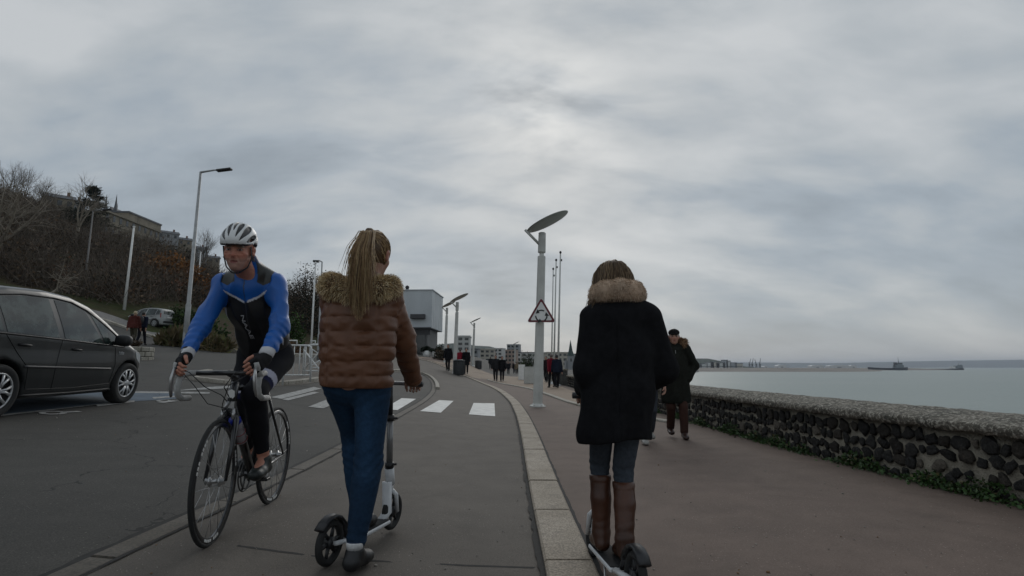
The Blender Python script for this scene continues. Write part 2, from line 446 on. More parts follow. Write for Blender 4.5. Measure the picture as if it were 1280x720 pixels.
def granite(name, base, dark, sc=70):
    m, nt, b = nodes(name); tc = N(nt, 'ShaderNodeTexCoord'); v = tc.outputs['Object']
    a = noise(nt, v, sc, 3, .7); g = noise(nt, v, 2.2, 5, .6); st = noise(nt, v, 9, 4, .65)
    c = mixc(nt, ramp(nt, a.outputs[0], [(.40, (0,0,0)), (.58, (1,1,1))]).outputs[0], dark, base)
    c = mixc(nt, 1.0, c, ramp(nt, g.outputs[0], [(.3, (.72,.70,.64)), (.68, (1.12,1.12,1.12))]).outputs[0], 'MULTIPLY')
    c = mixc(nt, ramp(nt, st.outputs[0], [(.52, (0,0,0)), (.72, (.55,.55,.55))]).outputs[0], c, tuple(x*.55 for x in dark))
    nt.links.new(c, b.inputs['Base Color']); b.inputs['Roughness'].default_value = .8; bump(nt, b, a.outputs[0], .4, .004); return m
M_gran = granite('granite', (.42, .355, .285), (.20, .17, .135), 90)
M_kerb = granite('kerb_stone', (.42, .39, .34), (.24, .22, .19), 60)
M_gut = granite('gutter_concrete', (.125, .108, .088), (.08, .07, .06), 60)
M_paint = pm('road_paint', (.66, .65, .62), .7, .16, 5, bmp=.3, bscale=150)
m, nt, b = nodes('worn_paint'); tc = N(nt, 'ShaderNodeTexCoord'); a = noise(nt, tc.outputs['Object'], 14, 5, .7)
nt.links.new(mixc(nt, ramp(nt, a.outputs[0], [(.40, (0,0,0)), (.60, (1,1,1))]).outputs[0], (.42, .41, .39), (.20, .20, .195)), b.inputs['Base Color']); b.inputs['Roughness'].default_value = .8
M_worn = m
M_blue = pm('blue_bay_paint', (.085, .115, .15), .8, .25, 3)
M_joint = pm('tar_joint', (.02, .019, .018), .9, .3, 20)

# ================================================================== GROUND SHEETS
EDGE = [(-14, 4.6), (0, 4.3), (12, 4.0), (32, 3.6), (60, 5), (150, 30), (400, 112), (1000, 330)]
def edge(y): return np.interp(y, [e[0] for e in EDGE], [e[1] for e in EDGE])
ys = np.concatenate([np.arange(-14, 26, .4), np.arange(26, 70, 1.), np.arange(70, 180, 3.), np.arange(180, 420, 8.), np.arange(420, 1001, 29)])
offs = np.concatenate([[-.02], np.arange(0, 9, .25), np.arange(9, 26, .8), np.arange(26, 130, 3), np.arange(130, 560, 14)])
X = edge(ys)[:, None]-offs[None, :]; Y = np.repeat(ys[:, None], len(offs), 1); Z = ground(X, Y)
Hh = XB(Y)-X; Z = Z-3*sstep(Hh, 4, 9)*sstep(Y, 30, 45)*(Y < 400); Z[:, 0] = -8
X[:, 0] += np.clip((ys-40)*.3, 0, 14)
V = np.stack([X, Y, Z], -1).reshape(-1, 3); nc = len(offs)
ii, jj = np.meshgrid(np.arange(len(ys)-1), np.arange(nc-1), indexing='ij'); q = (ii*nc+jj).ravel()
F = np.stack([q+1, q, q+nc, q+nc+1], 1)
o = link('road', npmesh('road', V, F), M_road); tag(o, kind='structure')

def sheet(name, poly, off, mat, step=.6): 
    o = drape(name, poly, off, mat, step); tag(o, kind='structure'); return o
gut = smooth_line([(-1.95,-8), (-1.95,0), (-1.93,2.75), (-1.90,5.93), (-2.07,10.58), (-2.28,15.5), (-2.73,20.4), (-3.45,25), (-4.2,27.9), (-4.9,28.6), (-5.35,27.2), (-5.75,23.5), (-5.9,19.8), (-5.85,15.6), (-6.2,14.1), (-7.2,13.7), (-8.4,14.6), (-9,17)], 6)
kl = smooth_line([(.2,-8), (.19,0), (.17,3), (.15,4.92), (.13,9.33), (.05,13.5), (-.15,18.1), (-.68,24.5), (-1.5,30.3), (-3.0,36.2), (-6.5,43), (-11,49)], 6)
def offset_line(L, d):
    out = []
    for i in range(len(L)):
        a = np.array(L[max(i-1, 0)]); b = np.array(L[min(i+1, len(L)-1)]); t = (b-a)/np.linalg.norm(b-a)
        out.append((L[i][0]+t[1]*d, L[i][1]-t[0]*d))
    return out
kr = offset_line(kl, .255)
# bike path between gutter and granite strip, widening into the pavement behind the crossing
sheet('bike_path', gut+[(-9.5, 24), (-9, 40), (-13, 50)]+kl[::-1], .012, M_path, .5)
prom = kr[:]+[(-9, 52), (-4, 60), (3.0, 60), (2.8, 32), (3.2, 16), (3.45, 9), (3.8, 4), (4.15, 0), (4.4, -8)]
sheet('promenade', prom, .030, M_prom, .5)
wl = smooth_line([(-1.6, 39), (-1.2, 36.6), (-.48, 33.2), (.3, 29.5), (.95, 25.8), (1.4, 20.6), (1.79, 15.9), (2.3, 13), (3.0, 10.6)], 5)
sheet('plaza', [p for p in wl if p[1] > 14]+[(2.6, 16), (2.5, 32), (2.6, 58), (-4, 58), (-9, 51)]+[(-5.8, 43), (-2.6, 37.2)], .040, M_plaza, .9)

def strip_blocks(name, L, wid, hgt, mat, blen, base=-.1, gap=.012, dark=None, kind='structure', jit=.004):
    """row of edging stones along a ground line (left side = L)"""
    mb = MB(); L = [np.array(p) for p in L]; r = random.Random(5)
    S = [0]
    for i in range(1, len(L)): S.append(S[-1]+np.linalg.norm(L[i]-L[i-1]))
    S = np.array(S); xs = np.array([p[0] for p in L]); ys_ = np.array([p[1] for p in L])
    s = 0
    while s < S[-1]-.05:
        e = min(s+blen*r.uniform(.93, 1.07), S[-1]); k = max(2, int((e-s)/.5)+1); dz = r.uniform(-jit, jit); V = []; g = gap
        for j in range(k):
            t = s+g+(e-s-2*g)*j/(k-1); p = np.array([np.interp(t, S, xs), np.interp(t, S, ys_)])
            p2 = np.array([np.interp(t+.05, S, xs), np.interp(t+.05, S, ys_)]); p1 = np.array([np.interp(t-.05, S, xs), np.interp(t-.05, S, ys_)])
            tt = (p2-p1)/max(np.linalg.norm(p2-p1), 1e-6); nn = np.array([tt[1], -tt[0]]); bv = .012
            for (o_, h_) in ((0, base), (0, hgt-bv), (bv, hgt), (wid-bv, hgt), (wid, hgt-bv), (wid, base)):
                q = p+nn*o_; V.append((q[0], q[1], gz(*q)+h_+dz))
        F = [(j*6+a, j*6+a+1, (j+1)*6+a+1, (j+1)*6+a) for j in range(k-1) for a in range(5)]
        F = [f[::-1] for f in F]+[(5,4,3,2,1,0)[::-1], tuple((k-1)*6+a for a in range(6))[::-1]]
        mb.add(V, F); s = e
    o = mb.build(name, mat)
    tag(o, kind=kind); return o
strip_blocks('granite_strip', kl, .255, .055, M_gran, 1.0)
def ribbon(name, L, wid, off, mat, wob=0.0):
    Lr = offset_line(L, wid); V = []; r = random.Random(2)
    for a, c in zip(L, Lr):
        w0, w1 = r.uniform(-wob, wob), r.uniform(-wob, wob)
        V += [(a[0]+w0, a[1], gz(*a)+off), (c[0]+w1, c[1], gz(*c)+off)]
    F = [(2*i, 2*i+1, 2*i+3, 2*i+2) for i in range(len(L)-1)]
    return tag(npm_link(name, V, F, mat), kind='structure')
def npm_link(name, V, F, mat): return link(name, npmesh(name, V, F, False), mat)
def dense(L, st):
    out = []
    for i in range(len(L)-1):
        a, b_ = np.array(L[i]), np.array(L[i+1]); k = max(1, int(np.linalg.norm(b_-a)/st))
        out += [tuple(a+(b_-a)*j/k) for j in range(k)]
    return out+[L[-1]]
ribbon('tar_joint', dense([p for p in offset_line(kl, -.032) if -2 < p[1] < 24], .08), .034, .022, M_joint, .009)
ribbon('tar_joint', dense([p for p in offset_line(kr, .0) if -2 < p[1] < 24], .08), .026, .036, M_joint, .006)
# gutter: concrete slab strip with a dark crack each side
glast = [p for p in gut if p[0] > -5.3]
strip_blocks('gutter_kerb', offset_line(gut[:-1], -.14), .14, .016, M_gut, 1.2, jit=.002)
ribbon('tar_joint', dense(offset_line(glast, -.175), .1), .04, .010, M_joint, .012)
ribbon('tar_joint', dense(offset_line(glast, .0), .1), .018, .019, M_joint, .006)
# raised kerb round the railed pavement beyond the crossing
gx = [p for p in gut if p[1] > 19 or p[0] < -5]
strip_blocks('kerb', offset_line(gx[1:-1], -.02), .15, .10, M_kerb, .9)
strip_blocks('plaza_edging', [p for p in wl], .16, .075, M_kerb, 1.0)
# cross joint in the foreground of the bike path
ribbon('tar_joint', dense([(-1.5, 3.22), (-1.0, 3.14), (-.4, 3.12), (.12, 3.09)], .04), .022, .0135, M_joint, .012)

# --- painted markings
def quad_px(name, px, off, mat):
    o = drape(name, [gp(*p) for p in px], off, mat, .3); tag(o, kind='structure'); return o
for px in ([(525,515),(549,501),(567,502),(551,517)], [(586,519),(592,504.5),(618,505),(619,521.5)]):
    quad_px('crossing_stripe', px, .020, M_paint)
for px in ([(478,512),(502,498),(520,499),(497,513)], [(436,508),(470,497),(489,498),(455,510)], [(385,509),(420,495),(437,496.5),(404,511)],
           [(338,497),(392,484),(402,486),(352,499)], [(352,499.5),(392,490),(399,491),(360,501)]):
    quad_px('crossing_stripe', px, .008, M_paint if px[0][0] > 470 else M_worn)
# pale blue reserved bay under and beside the car, with its border lines and symbols
quad_px('parking_bay', [(-60,523), (0,519), (150,503), (228,498), (226,492), (150,490), (60,492), (-60,500)], .004, M_blue)
for px in ([(-40,523),(150,502.5),(170,500),(-40,525.5)], [(120,506.5),(168,501),(168,503),(122,508.5)], [(165,489.6),(262,490.6),(262,492.6),(165,491.6)], [(190,497),(228,494.5),(228,496),(192,499)]):
    quad_px('bay_line', px, .008, M_worn)
def ring_px(cu, cv, ru, rv, w_):
    P = [gp(cu+ru*math.cos(a), cv+rv*math.sin(a)) for a in np.linspace(0, 2*math.pi, 22)]
    ribbon('bay_symbol', P, w_, .008, M_worn)
ring_px(66, 516.6, 18, 2.2, .07); ribbon('bay_symbol', [gp(78, 515.5), gp(96, 514.4)], .10, .0085, M_worn)
ring_px(205, 501.5, 10, 1.3, .06); ribbon('bay_symbol', [gp(196, 503.6), gp(216, 501)], .10, .009, M_worn)
quad_px('stop_line', [(215,489),(262,484),(300,482),(335,480),(335,483),(262,487)], .0075, M_worn)

# ================================================================== HILLSIDE, FAR SIDE OF THE ROAD
m, nt, b = nodes('hillside_ground'); tc = N(nt, 'ShaderNodeTexCoord'); v = tc.outputs['Object']
a = noise(nt, v, .07, 5, .6, .5); f = noise(nt, v, 1.6, 5, .7)
c = mixc(nt, ramp(nt, a.outputs[0], [(.42, (0,0,0)), (.56, (1,1,1))]).outputs[0], (.035, .056, .016), (.060, .044, .028))
nt.links.new(mixc(nt, 1.0, c, ramp(nt, f.outputs[0], [(.25, (.6,.6,.6)), (.75, (1.3,1.3,1.3))]).outputs[0], 'MULTIPLY'), b.inputs['Base Color'])
b.inputs['Roughness'].default_value = 1; b.inputs['Specular IOR Level'].default_value = .1; bump(nt, b, f.outputs[0], .6, .1); M_hill = m
far = smooth_line([(-60,16), (-40,26.5), (-28,34.5), (-22.6,35), (-18.6,32.6), (-15.1,30), (-12.6,31), (-11,35), (-10.5,42), (-14,52), (-20,66)], 5)
sheet('hillside', far[:-1]+[(-21,66), (-26.5,160), (-42,420), (-430,420), (-430,80), (-200,20)], .05, M_hill, 2.0)
strip_blocks('kerb', far[8:-6], .3, .16, M_kerb, .8)
sheet('pavement', offset_line(far[8:-6], -.28)[::1]+offset_line(far[8:-6], -1.7)[::-1], .09, M_pave, .7)

# ================================================================== SEA, SHORE, DISTANT LAND
m, nt, b = nodes('sea_water'); tc = N(nt, 'ShaderNodeTexCoord'); v = tc.outputs['Object']
mpn = N(nt, 'ShaderNodeMapping'); mpn.inputs['Scale'].default_value = (.35, 1, 1); nt.links.new(v, mpn.inputs[0])
wv = noise(nt, mpn.outputs[0], .9, 5, .6, .3); pa = noise(nt, mpn.outputs[0], .012, 4, .6)
nt.links.new(mixc(nt, ramp(nt, pa.outputs[0], [(.35, (0,0,0)), (.65, (1,1,1))]).outputs[0], (.215, .262, .240), (.255, .295, .268)), b.inputs['Base Color'])
b.inputs['Roughness'].default_value = .32; b.inputs['IOR'].default_value = 1.33; b.inputs['Specular IOR Level'].default_value = .42; bump(nt, b, wv.outputs[0], .9, .45)
V = [(-300, -200, -5), (16000, -200, -5), (16000, 14000, -5), (-300, 14000, -5)]
o = npm_link('sea', V, [(0,1,2,3)], m); tag(o, kind='structure')
M_shore = pm('shingle', (.20, .175, .15), .9, .25, .02)
M_far = pm('wooded_ridge', (.06, .075, .06), 1, .25, .004, spec=.1)
def landmass(name, pts, z0, prof, mat):
    """low land: ground outline (x,y) strip with a ridge profile function over it"""
    mb = MB(); n = len(pts); V = []
    for i, (x, y, dep, h) in enumerate(pts):
        for j in range(7):
            t = j/6; V.append((x, y+dep*t, z0+h*prof(t)))
    F = [(i*7+j, (i+1)*7+j, (i+1)*7+j+1, i*7+j+1) for i in range(n-1) for j in range(6)]
    mb.add(V, F, True); o = mb.build(name, mat); tag(o, kind='structure'); return o
# spit of shingle running out from the town
landmass('shore', [(50+18*i, 560+i*12+80*math.sin(i*.2), 420, 5.6-.03*i) for i in range(48)], -5.2, lambda t: min(1, t*3.2), M_shore)
r = random.Random(4)
landmass('far_ridge', [(900+170*i, 6900+r.uniform(-60, 60), 2600, 62+.95*i+r.uniform(-3, 3)+14*math.sin(i*.21)) for i in range(60)], -6, lambda t: math.sin(min(t*2.2, 1)*math.pi/2)**.8, M_far)
landmass('town_hill', [(-900+40*i, 1150+r.uniform(-20, 20), 700, max(2, 40*math.exp(-((-900+40*i+150)/190)**2)+26+34*math.exp(-((-900+40*i+620)/200)**2)+r.uniform(-2, 2)-.018*max(0, -900+40*i+80))) for i in range(33)], -2, lambda t: math.sin(min(t*1.8, 1)*math.pi/2), M_far)
landmass('harbour_hill', [(380+24*i, 1290+r.uniform(-9, 9), 300, max(1, 24*math.exp(-((i-4.5)/2.6)**2)+5)) for i in range(14)], -5, lambda t: math.sin(min(t*2, 1)*math.pi/2), M_far)

# ================================================================== HAZE
m = bpy.data.materials.new('sea_haze'); m.use_nodes = True; nt = m.node_tree; nt.nodes.clear()
mo = N(nt, 'ShaderNodeOutputMaterial'); pv = N(nt, 'ShaderNodeVolumePrincipled'); pv.inputs['Color'].default_value = (.80, .88, 1, 1); pv.inputs['Density'].default_value = HAZE_D = .00011
pv.inputs['Anisotropy'].default_value = .3
nt.links.new(pv.outputs[0], mo.inputs['Volume'])
mb = MB(); mb.box((7500, 6750, 61), (17000, 13900, 138)); o = mb.build('haze', m); tag(o, kind='stuff')
# ================================================================== SEA WALL (flint stones in mortar under a rough concrete coping)
M_mort = pm('wall_mortar', (.225, .205, .165), .95, .42, 7, bmp=1, bscale=45, bdist=.03)
m, nt, b = nodes('coping_concrete'); tc = N(nt, 'ShaderNodeTexCoord'); v = tc.outputs['Object']
a = noise(nt, v, 30, 4, .72); g = noise(nt, v, 3, 5, .65); li = noise(nt, v, 11, 4, .7)
c = mixc(nt, ramp(nt, g.outputs[0], [(.35, (0,0,0)), (.62, (1,1,1))]).outputs[0], (.225, .20, .162), (.10, .092, .074))
c = mixc(nt, ramp(nt, a.outputs[0], [(.50, (0,0,0)), (.60, (.9,.9,.9))]).outputs[0], c, (.58, .54, .46))
c = mixc(nt, ramp(nt, a.outputs[0], [(.34, (.9,.9,.9)), (.46, (0,0,0))]).outputs[0], c, (.10, .092, .075))
c = mixc(nt, ramp(nt, li.outputs[0], [(.56, (0,0,0)), (.66, (.7,.7,.7))]).outputs[0], c, (.09, .09, .075))
nt.links.new(c, b.inputs['Base Color']); b.inputs['Roughness'].default_value = .95; bump(nt, b, a.outputs[0], 1.0, .05); M_cop = m
WALL = smooth_line([(4.55,-9), (4.25,-3), (4.02,1), (3.74,4.28), (3.5,7.02), (3.36,11), (3.22,18), (3.12,25), (3.08,31.5)], 8)
wr = empty('sea_wall', 'low sea wall of dark flint stones with a rough concrete coping', 'wall', (3.5, 7, 0))
OFFW = Vector((3.5, 7, 0))
def wsec(prof, name, mat, disp=0, st=.12):
    L = dense(WALL, st); V = []; n = len(prof); r_ = random.Random(8)
    Rr = [offset_line(L, p[0]) for p in prof]
    for i in range(len(L)):
        for j in range(n):
            q = Rr[j][i]; k = disp*(.5+.5*prof[j][2]) if disp else 0
            V.append((q[0]-3.5+r_.uniform(-k, k), q[1]-7, prof[j][1]+r_.uniform(-k, k)))
    F = [(i*n+j, (i+1)*n+j, (i+1)*n+(j+1) % n, i*n+(j+1) % n) for i in range(len(L)-1) for j in range(n)]
    mb = MB(); mb.add(V, F, True); mb.f += [tuple(range(n-1, -1, -1)), tuple((len(L)-1)*n+j for j in range(n))]; mb.sm += [False]*2; mb.mi += [0]*2
    return mb.build(name, mat, wr)
HW = .60
wsec([(0, -.3, 0), (.9, -.3, 0), (.9, -6, 0), (1.0, -6, 0), (.95, HW-.07, 0), (0.02, HW-.07, 1)], 'mortar_core', M_mort)
wsec([(-.050, HW-.068, 1), (-.060, HW-.035, 1), (-.062, HW-.005, 1), (-.04, HW+.012, 1), (.18, HW+.040, 1), (.42, HW+.06, 1), (.7, HW+.05, 1), (.98, HW+.01, 1), (1.02, HW-.09, 1), (.3, HW-.075, 0)], 'coping', M_cop, .008, .06)
m, nt, b = nodes('flint'); tc = N(nt, 'ShaderNodeTexCoord'); v = tc.outputs['Object']
at = N(nt, 'ShaderNodeAttribute', attribute_name='Col'); a = noise(nt, v, 26, 4, .65)
c = mixc(nt, 1.0, at.outputs[0], ramp(nt, a.outputs[0], [(.3, (.55,.55,.55)), (.6, (1.1,1.1,1.1)), (.72, (2.6,2.5,2.3))]).outputs[0], 'MULTIPLY')
nt.links.new(c, b.inputs['Base Color']); b.inputs['Roughness'].default_value = .75; b.inputs['Specular IOR Level'].default_value = .3; bump(nt, b, a.outputs[0], 1.0, .03); M_flint = m
def ico(sub):
    bm = bmesh.new(); bmesh.ops.create_icosphere(bm, subdivisions=sub, radius=1)
    V = np.array([v.co[:] for v in bm.verts]); F = np.array([[q.index for q in f.verts] for f in bm.faces]); bm.free(); return V, F
I2, I1, I3 = ico(2), ico(1), ico(3)
L = dense(WALL, .05); LA = np.array(L); S = np.concatenate([[0], np.cumsum(np.linalg.norm(np.diff(LA, axis=0), axis=1))])
VV = []; FF = []; CC = []; cnt = 0; r = np.random.default_rng(5)
s0 = np.interp(-3, LA[:, 1], S)
row_h = .122
for row in range(4):
    s = s0+r.uniform(0, .1)
    while s < S[-1]-.1:
        w_ = r.uniform(.034, .086) if r.random() < .8 else r.uniform(.02, .035); h_ = min(r.uniform(.036, .072), w_*1.5)
        s += w_+r.uniform(.010, .026); x = np.interp(s, S, LA[:, 0]); y = np.interp(s, S, LA[:, 1])
        t = np.array([np.interp(s+.1, S, LA[:, 0])-np.interp(s-.1, S, LA[:, 0]), np.interp(s+.1, S, LA[:, 1])-np.interp(s-.1, S, LA[:, 1]), 0]); t /= np.linalg.norm(t)
        nn = np.array([t[1], -t[0], 0])                      # into the wall
        z = .068+row*row_h+r.uniform(-.020, .020)
        if r.random() > .97: s += w_; continue
        bv, bf = I2 if y < 14 else I1
        wob = 1+.20*np.sin(bv@r.normal(size=3)*3+r.uniform(0, 6))+.17*np.sin(bv@r.normal(size=3)*5+r.uniform(0, 6))
        ang = r.uniform(-.5, .5); a_ = bv[:, 0]*w_*.95; b_ = bv[:, 1]*h_
        sq = np.sign(bv)*np.abs(bv)**.8
        a_ = sq[:, 0]*w_*.95*wob; b_ = sq[:, 1]*h_*wob
        P = np.array([x-3.5, y-7, z])+np.outer(a_*math.cos(ang)-b_*math.sin(ang), t)+np.outer(a_*math.sin(ang)+b_*math.cos(ang), [0,0,1])-np.outer(np.clip(bv[:, 2], -1, .42)*.030*wob-.001, nn)
        g = r.uniform(.010, .030); tint = np.array([1, .97, .92])*g if r.random() < .75 else np.array([1.0, .86, .70])*g*1.6
        if r.random() < .06: tint = np.array([.12, .105, .085])
        VV.append(P); FF.append(bf+cnt); CC.append(np.tile(tint, (len(P), 1))); cnt += len(P); s += w_
link('stone_facing', npmesh('stone_facing', np.concatenate(VV), np.concatenate(FF), True, np.concatenate(CC)), M_flint, wr)

# weeds in the joint at the wall's foot, scattered litter of grit and leaves
M_leaf = pm('weed_leaf', (.04, .085, .02), .6, .4, 9, vcol=True)
VV = []; FF = []; CC = []; cnt = 0; r = np.random.default_rng(9)
dens = lambda y: 1.0 if y < 7.2 else (.75 if y < 9 else .3)
yy = -1.0
patches = [(2.0, .9), (3.3, .35), (4.55, .42), (5.05, .3), (5.9, .45), (6.9, .22), (7.5, .4), (8.1, .3), (8.9, .5), (10.2, .4), (11.5, .3), (13, .3), (15.5, .5), (19, .3)]
for (py, pr) in patches:
    for k in range(int(1150*pr)):
        y = py+r.normal()*pr*.55; x0 = np.interp(y, [p[1] for p in WALL], [p[0] for p in WALL])
        hh = max(0, .27*pr**.5*math.exp(-((y-py)/pr/.8)**2))
        x = x0-abs(r.normal())*.055-.005; z = .03+r.uniform(0, 1)**1.2*hh*(1-.5*(x0-x)/.1)
        d = r.normal(size=3); d[2] = abs(d[2])*.7; d /= np.linalg.norm(d); u = np.cross(d, r.normal(size=3)); u /= np.linalg.norm(u)
        ln = r.uniform(.018, .050); wd = ln*r.uniform(.25, .42); p = np.array([x, y, max(z, .035)])
        VV.append(np.array([p, p+d*ln*.5+u*wd, p+d*ln, p+d*ln*.5-u*wd])); FF.append([[cnt, cnt+1, cnt+2, cnt+3]]); cnt += 4
        g = r.uniform(.6, 1.3); CC.append(np.tile(np.array([.036, .078, .018])*g if r.random() > .1 else np.array([.09, .08, .03])*g, (4, 1)))
o = link('weeds', npmesh('weeds', np.concatenate(VV), np.concatenate(FF), False, np.concatenate(CC)), M_leaf)
tag(o, kind='stuff')
VV = []; FF = []; CC = []; cnt = 0
for k in range(900):
    y = 2.4+r.random()**1.6*14; x = r.uniform(-7, 3.6) if y > 5 else r.uniform(-3.2, 3.6)
    if .1 < x < .5: continue
    z = gz(x, y)+.034 if x > .4 else gz(x, y)+.017
    a, b_ = I1; sc_ = r.uniform(.002, .0065)*(1.8 if r.random() < .06 else 1)
    VV.append(a*np.array([sc_, sc_*r.uniform(.6, 1.4), sc_*.5])+np.array([x, y, z])); FF.append(b_+cnt); cnt += len(a)
    CC.append(np.tile(np.array([.34, .31, .27])*r.uniform(.4, 1.1) if r.random() > .2 else np.array([.2, .11, .05])*r.uniform(.5, 1.2), (len(a), 1)))
o = link('grit', npmesh('grit', np.concatenate(VV), np.concatenate(FF), False, np.concatenate(CC)), pm('grit', rough=.9, vcol=True)); tag(o, kind='stuff')

# ================================================================== LAMPS, SIGN, POLES
M_lamp = pm('pale_grey_paint', (.50, .50, .47), .45, .1, 4)
M_disc = pm('lamp_disc_paint', (.34, .34, .32), .5, .08, 3)
M_steel = pm('galvanised_steel', (.36, .37, .37), .5, .15, 6, metal=.3)
M_white = pm('white_paint', (.72, .72, .70), .5, .1, 5)
M_dark = pm('black_plastic', (.018, .018, .02), .45, .15, 10)
def promenade_lamp(label, loc, lean=0, rz=0, group='disc lamps along the promenade'):
    t = empty('street_lamp', label, 'street lamp', loc, 0, group, rot=(0, lean, rz))
    mb = MB(); mb.lathe([(.21, -.03), (.21, .03), (.17, .05), (.13, .09)], seg=16, smooth=False)
    for k in range(6): mb.lathe([(.02, .03), (.02, .06)], (.18*math.cos(k*1.047), .18*math.sin(k*1.047), 0), seg=6, smooth=False)
    mb.build('base_plate', M_lamp, t)
    mb = MB(); mb.lathe([(.125, .05), (.12, 1.2), (.105, 3.95), (.06, 3.98), (.06, 4.06)], seg=8, smooth=False); mb.build('pole', M_lamp, t)
    mb = MB(); mb.lathe([(.10, 4.05), (.105, 4.08), (.10, 4.42), (.102, 4.425), (.10, 4.43), (.10, 4.58), (.08, 4.60)], seg=20); mb.build('collar', M_lamp, t)
    mb = MB(); mb.tube([(-.07, 0, 4.28), (-.46, 0, 4.66)], .038, 8, flat=1.6); mb.tube([(-.43, 0, 4.62), (-.30, 0, 4.655)], .03, 8, flat=2); mb.build('arm', M_lamp, t)
    mb = MB(); a = R(27); axd = (-math.sin(a), 0, math.cos(a)); c_ = Vector((-.40, 0, 4.63))+Vector((math.cos(a), 0, math.sin(a)))*.60
    mb.lathe([(.02, -.03), (.40, -.025), (.60, -.008), (.62, .006), (.60, .018), (.3, .05), (.02, .055)], c_, axd, 40); mb.build('disc_reflector', M_disc, t)
    return t
LB = (.66, 14.7, .035)
promenade_lamp('pale grey lamp with tilted disc reflector that carries the triangular warning sign', LB, R(1.9))
for (u, vb, Y, lean, sc_, lb) in [(568, 468, 36, 1.6, 1, 'pale lamp with tilted disc beside the black litter bin'), (556, 466, 47, 1.3, 1, 'pale disc lamp just behind the one with the litter bin'),
                         (591, 463, 60, 1.5, 1, 'lone pale disc lamp standing between the litter bin and the distant crowd'), (643, 459, 92, 1.2, 1, 'far small disc lamp rising over the potted conifer')]:
    x, y, z = onground(u, Y, vb); promenade_lamp(lb, (x, y, z), R(lean), R(random.uniform(-6, 6)))
# roundabout warning triangle clamped to the lamp
SG = 1.14; ts = empty('warning_sign', 'triangular roundabout warning sign with three curved arrows on the lamp post', 'road sign', (LB[0]+.10, LB[1]-.20, 2.42)); ts.scale = (SG, 1, SG)
def tri(rad, rr=.0, n=5):
    out = []
    for k in range(3):
        a = R(90+120*k)
        cxx, cyy = (rad-2*rr)*math.cos(a), (rad-2*rr)*math.sin(a)
        for j in range(n): b_ = a-R(60)+R(120)*j/(n-1); out.append((cxx+rr*math.cos(b_), cyy+rr*math.sin(b_)))
    return out
FX = Matrix.Rotation(math.pi/2, 4, 'X')            # panel faces -y
def panel(poly, h, y): 
    mb = MB(); mb.prism(poly, h, Matrix.Translation((0, y, 0)) @ FX); return mb
panel(tri(.385, .035), .02, .0).build('white_panel', M_white, ts)
mb = MB(); oT, iT = tri(.375, .035), tri(.292, .02)
V = [(p[0], -.0235, p[1]) for p in oT]+[(p[0], -.0235, p[1]) for p in iT]; n = len(oT)
V += [(p[0], -.018, p[1]) for p in oT]+[(p[0], -.018, p[1]) for p in iT]
F = [(i, (i+1) % n, n+(i+1) % n, n+i) for i in range(n)]+[(2*n+i, i, (i+1) % n, 2*n+(i+1) % n)[::-1] for i in range(n)]+[(n+i, 3*n+i, 3*n+(i+1) % n, n+(i+1) % n) for i in range(n)]
mb.add(V, F); mb.build('border', pm('sign_border', (.13, .014, .022), .4, .1), ts)
mb = MB()
for k in range(3):
    a0 = R(60+120*k); P = []; Q = []
    for j in range(9):
        a = a0+R(62)*j/8; P.append((.142*math.cos(a), .142*math.sin(a)-.045)); Q.append((.112*math.cos(a), .112*math.sin(a)-.045))
    mb.prism(P+Q[::-1], .004, Matrix.Translation((0, -.0205, 0)) @ FX)
    a = a0+R(60); tx, ty = -math.sin(a), math.cos(a); cxx, cyy = .127*math.cos(a), .127*math.sin(a)-.045
    mb.prism([(cxx+math.cos(a)*.052, cyy+math.sin(a)*.052), (cxx+tx*.085-math.cos(a)*.02, cyy+ty*.085-math.sin(a)*.02), (cxx-math.cos(a)*.052, cyy-math.sin(a)*.052)], .0046, Matrix.Translation((0, -.0205, 0)) @ FX)
mb.build('arrow_symbol', pm('sign_black', (.012, .012, .012), .5), ts)
mb = MB(); mb.box((0, .03, .1), (.3, .05, .05)); mb.box((0, .03, -.08), (.3, .05, .05)); mb.build('bracket', M_steel, ts)

def flagpole(label, u, v, Y, h, r_, lean=1.2):
    x, y, z = onground(u, Y, v); t = empty('flagpole', label, 'flagpole', (x, y, z), 0, 'bare flagpoles behind the lamp', rot=(0, R(lean), 0))
    mb = MB(); mb.tube([(0,0,-.05), (0,0,h)], [r_, r_*.55], 10); mb.build('pole', M_lamp, t)
    mb = MB(); mb.lathe([(.01, h), (.06, h+.04), (.07, h+.1), (.03, h+.16), (.005, h+.17)], seg=10); mb.build('finial', M_dark, t)
    mb = MB(); mb.box((.06, 0, h-.35), (.09, .03, .12)); mb.build('pulley', M_dark, t)
    mb = MB(); mb.lathe([(.22, 0), (.22, .05), (.12, .12)], seg=12); mb.build('base', M_steel, t)
flagpole('tallest flagpole of the three, at the right of the group', 697, 484, 30.5, 7.25, .065, 1.9)
flagpole('middle flagpole of the three behind the warning sign', 692, 483, 33, 7.3, .06, 1.8)
flagpole('shortest looking flagpole of the three, at the left of the group', 689, 482, 35.5, 7.2, .055, 1.6)

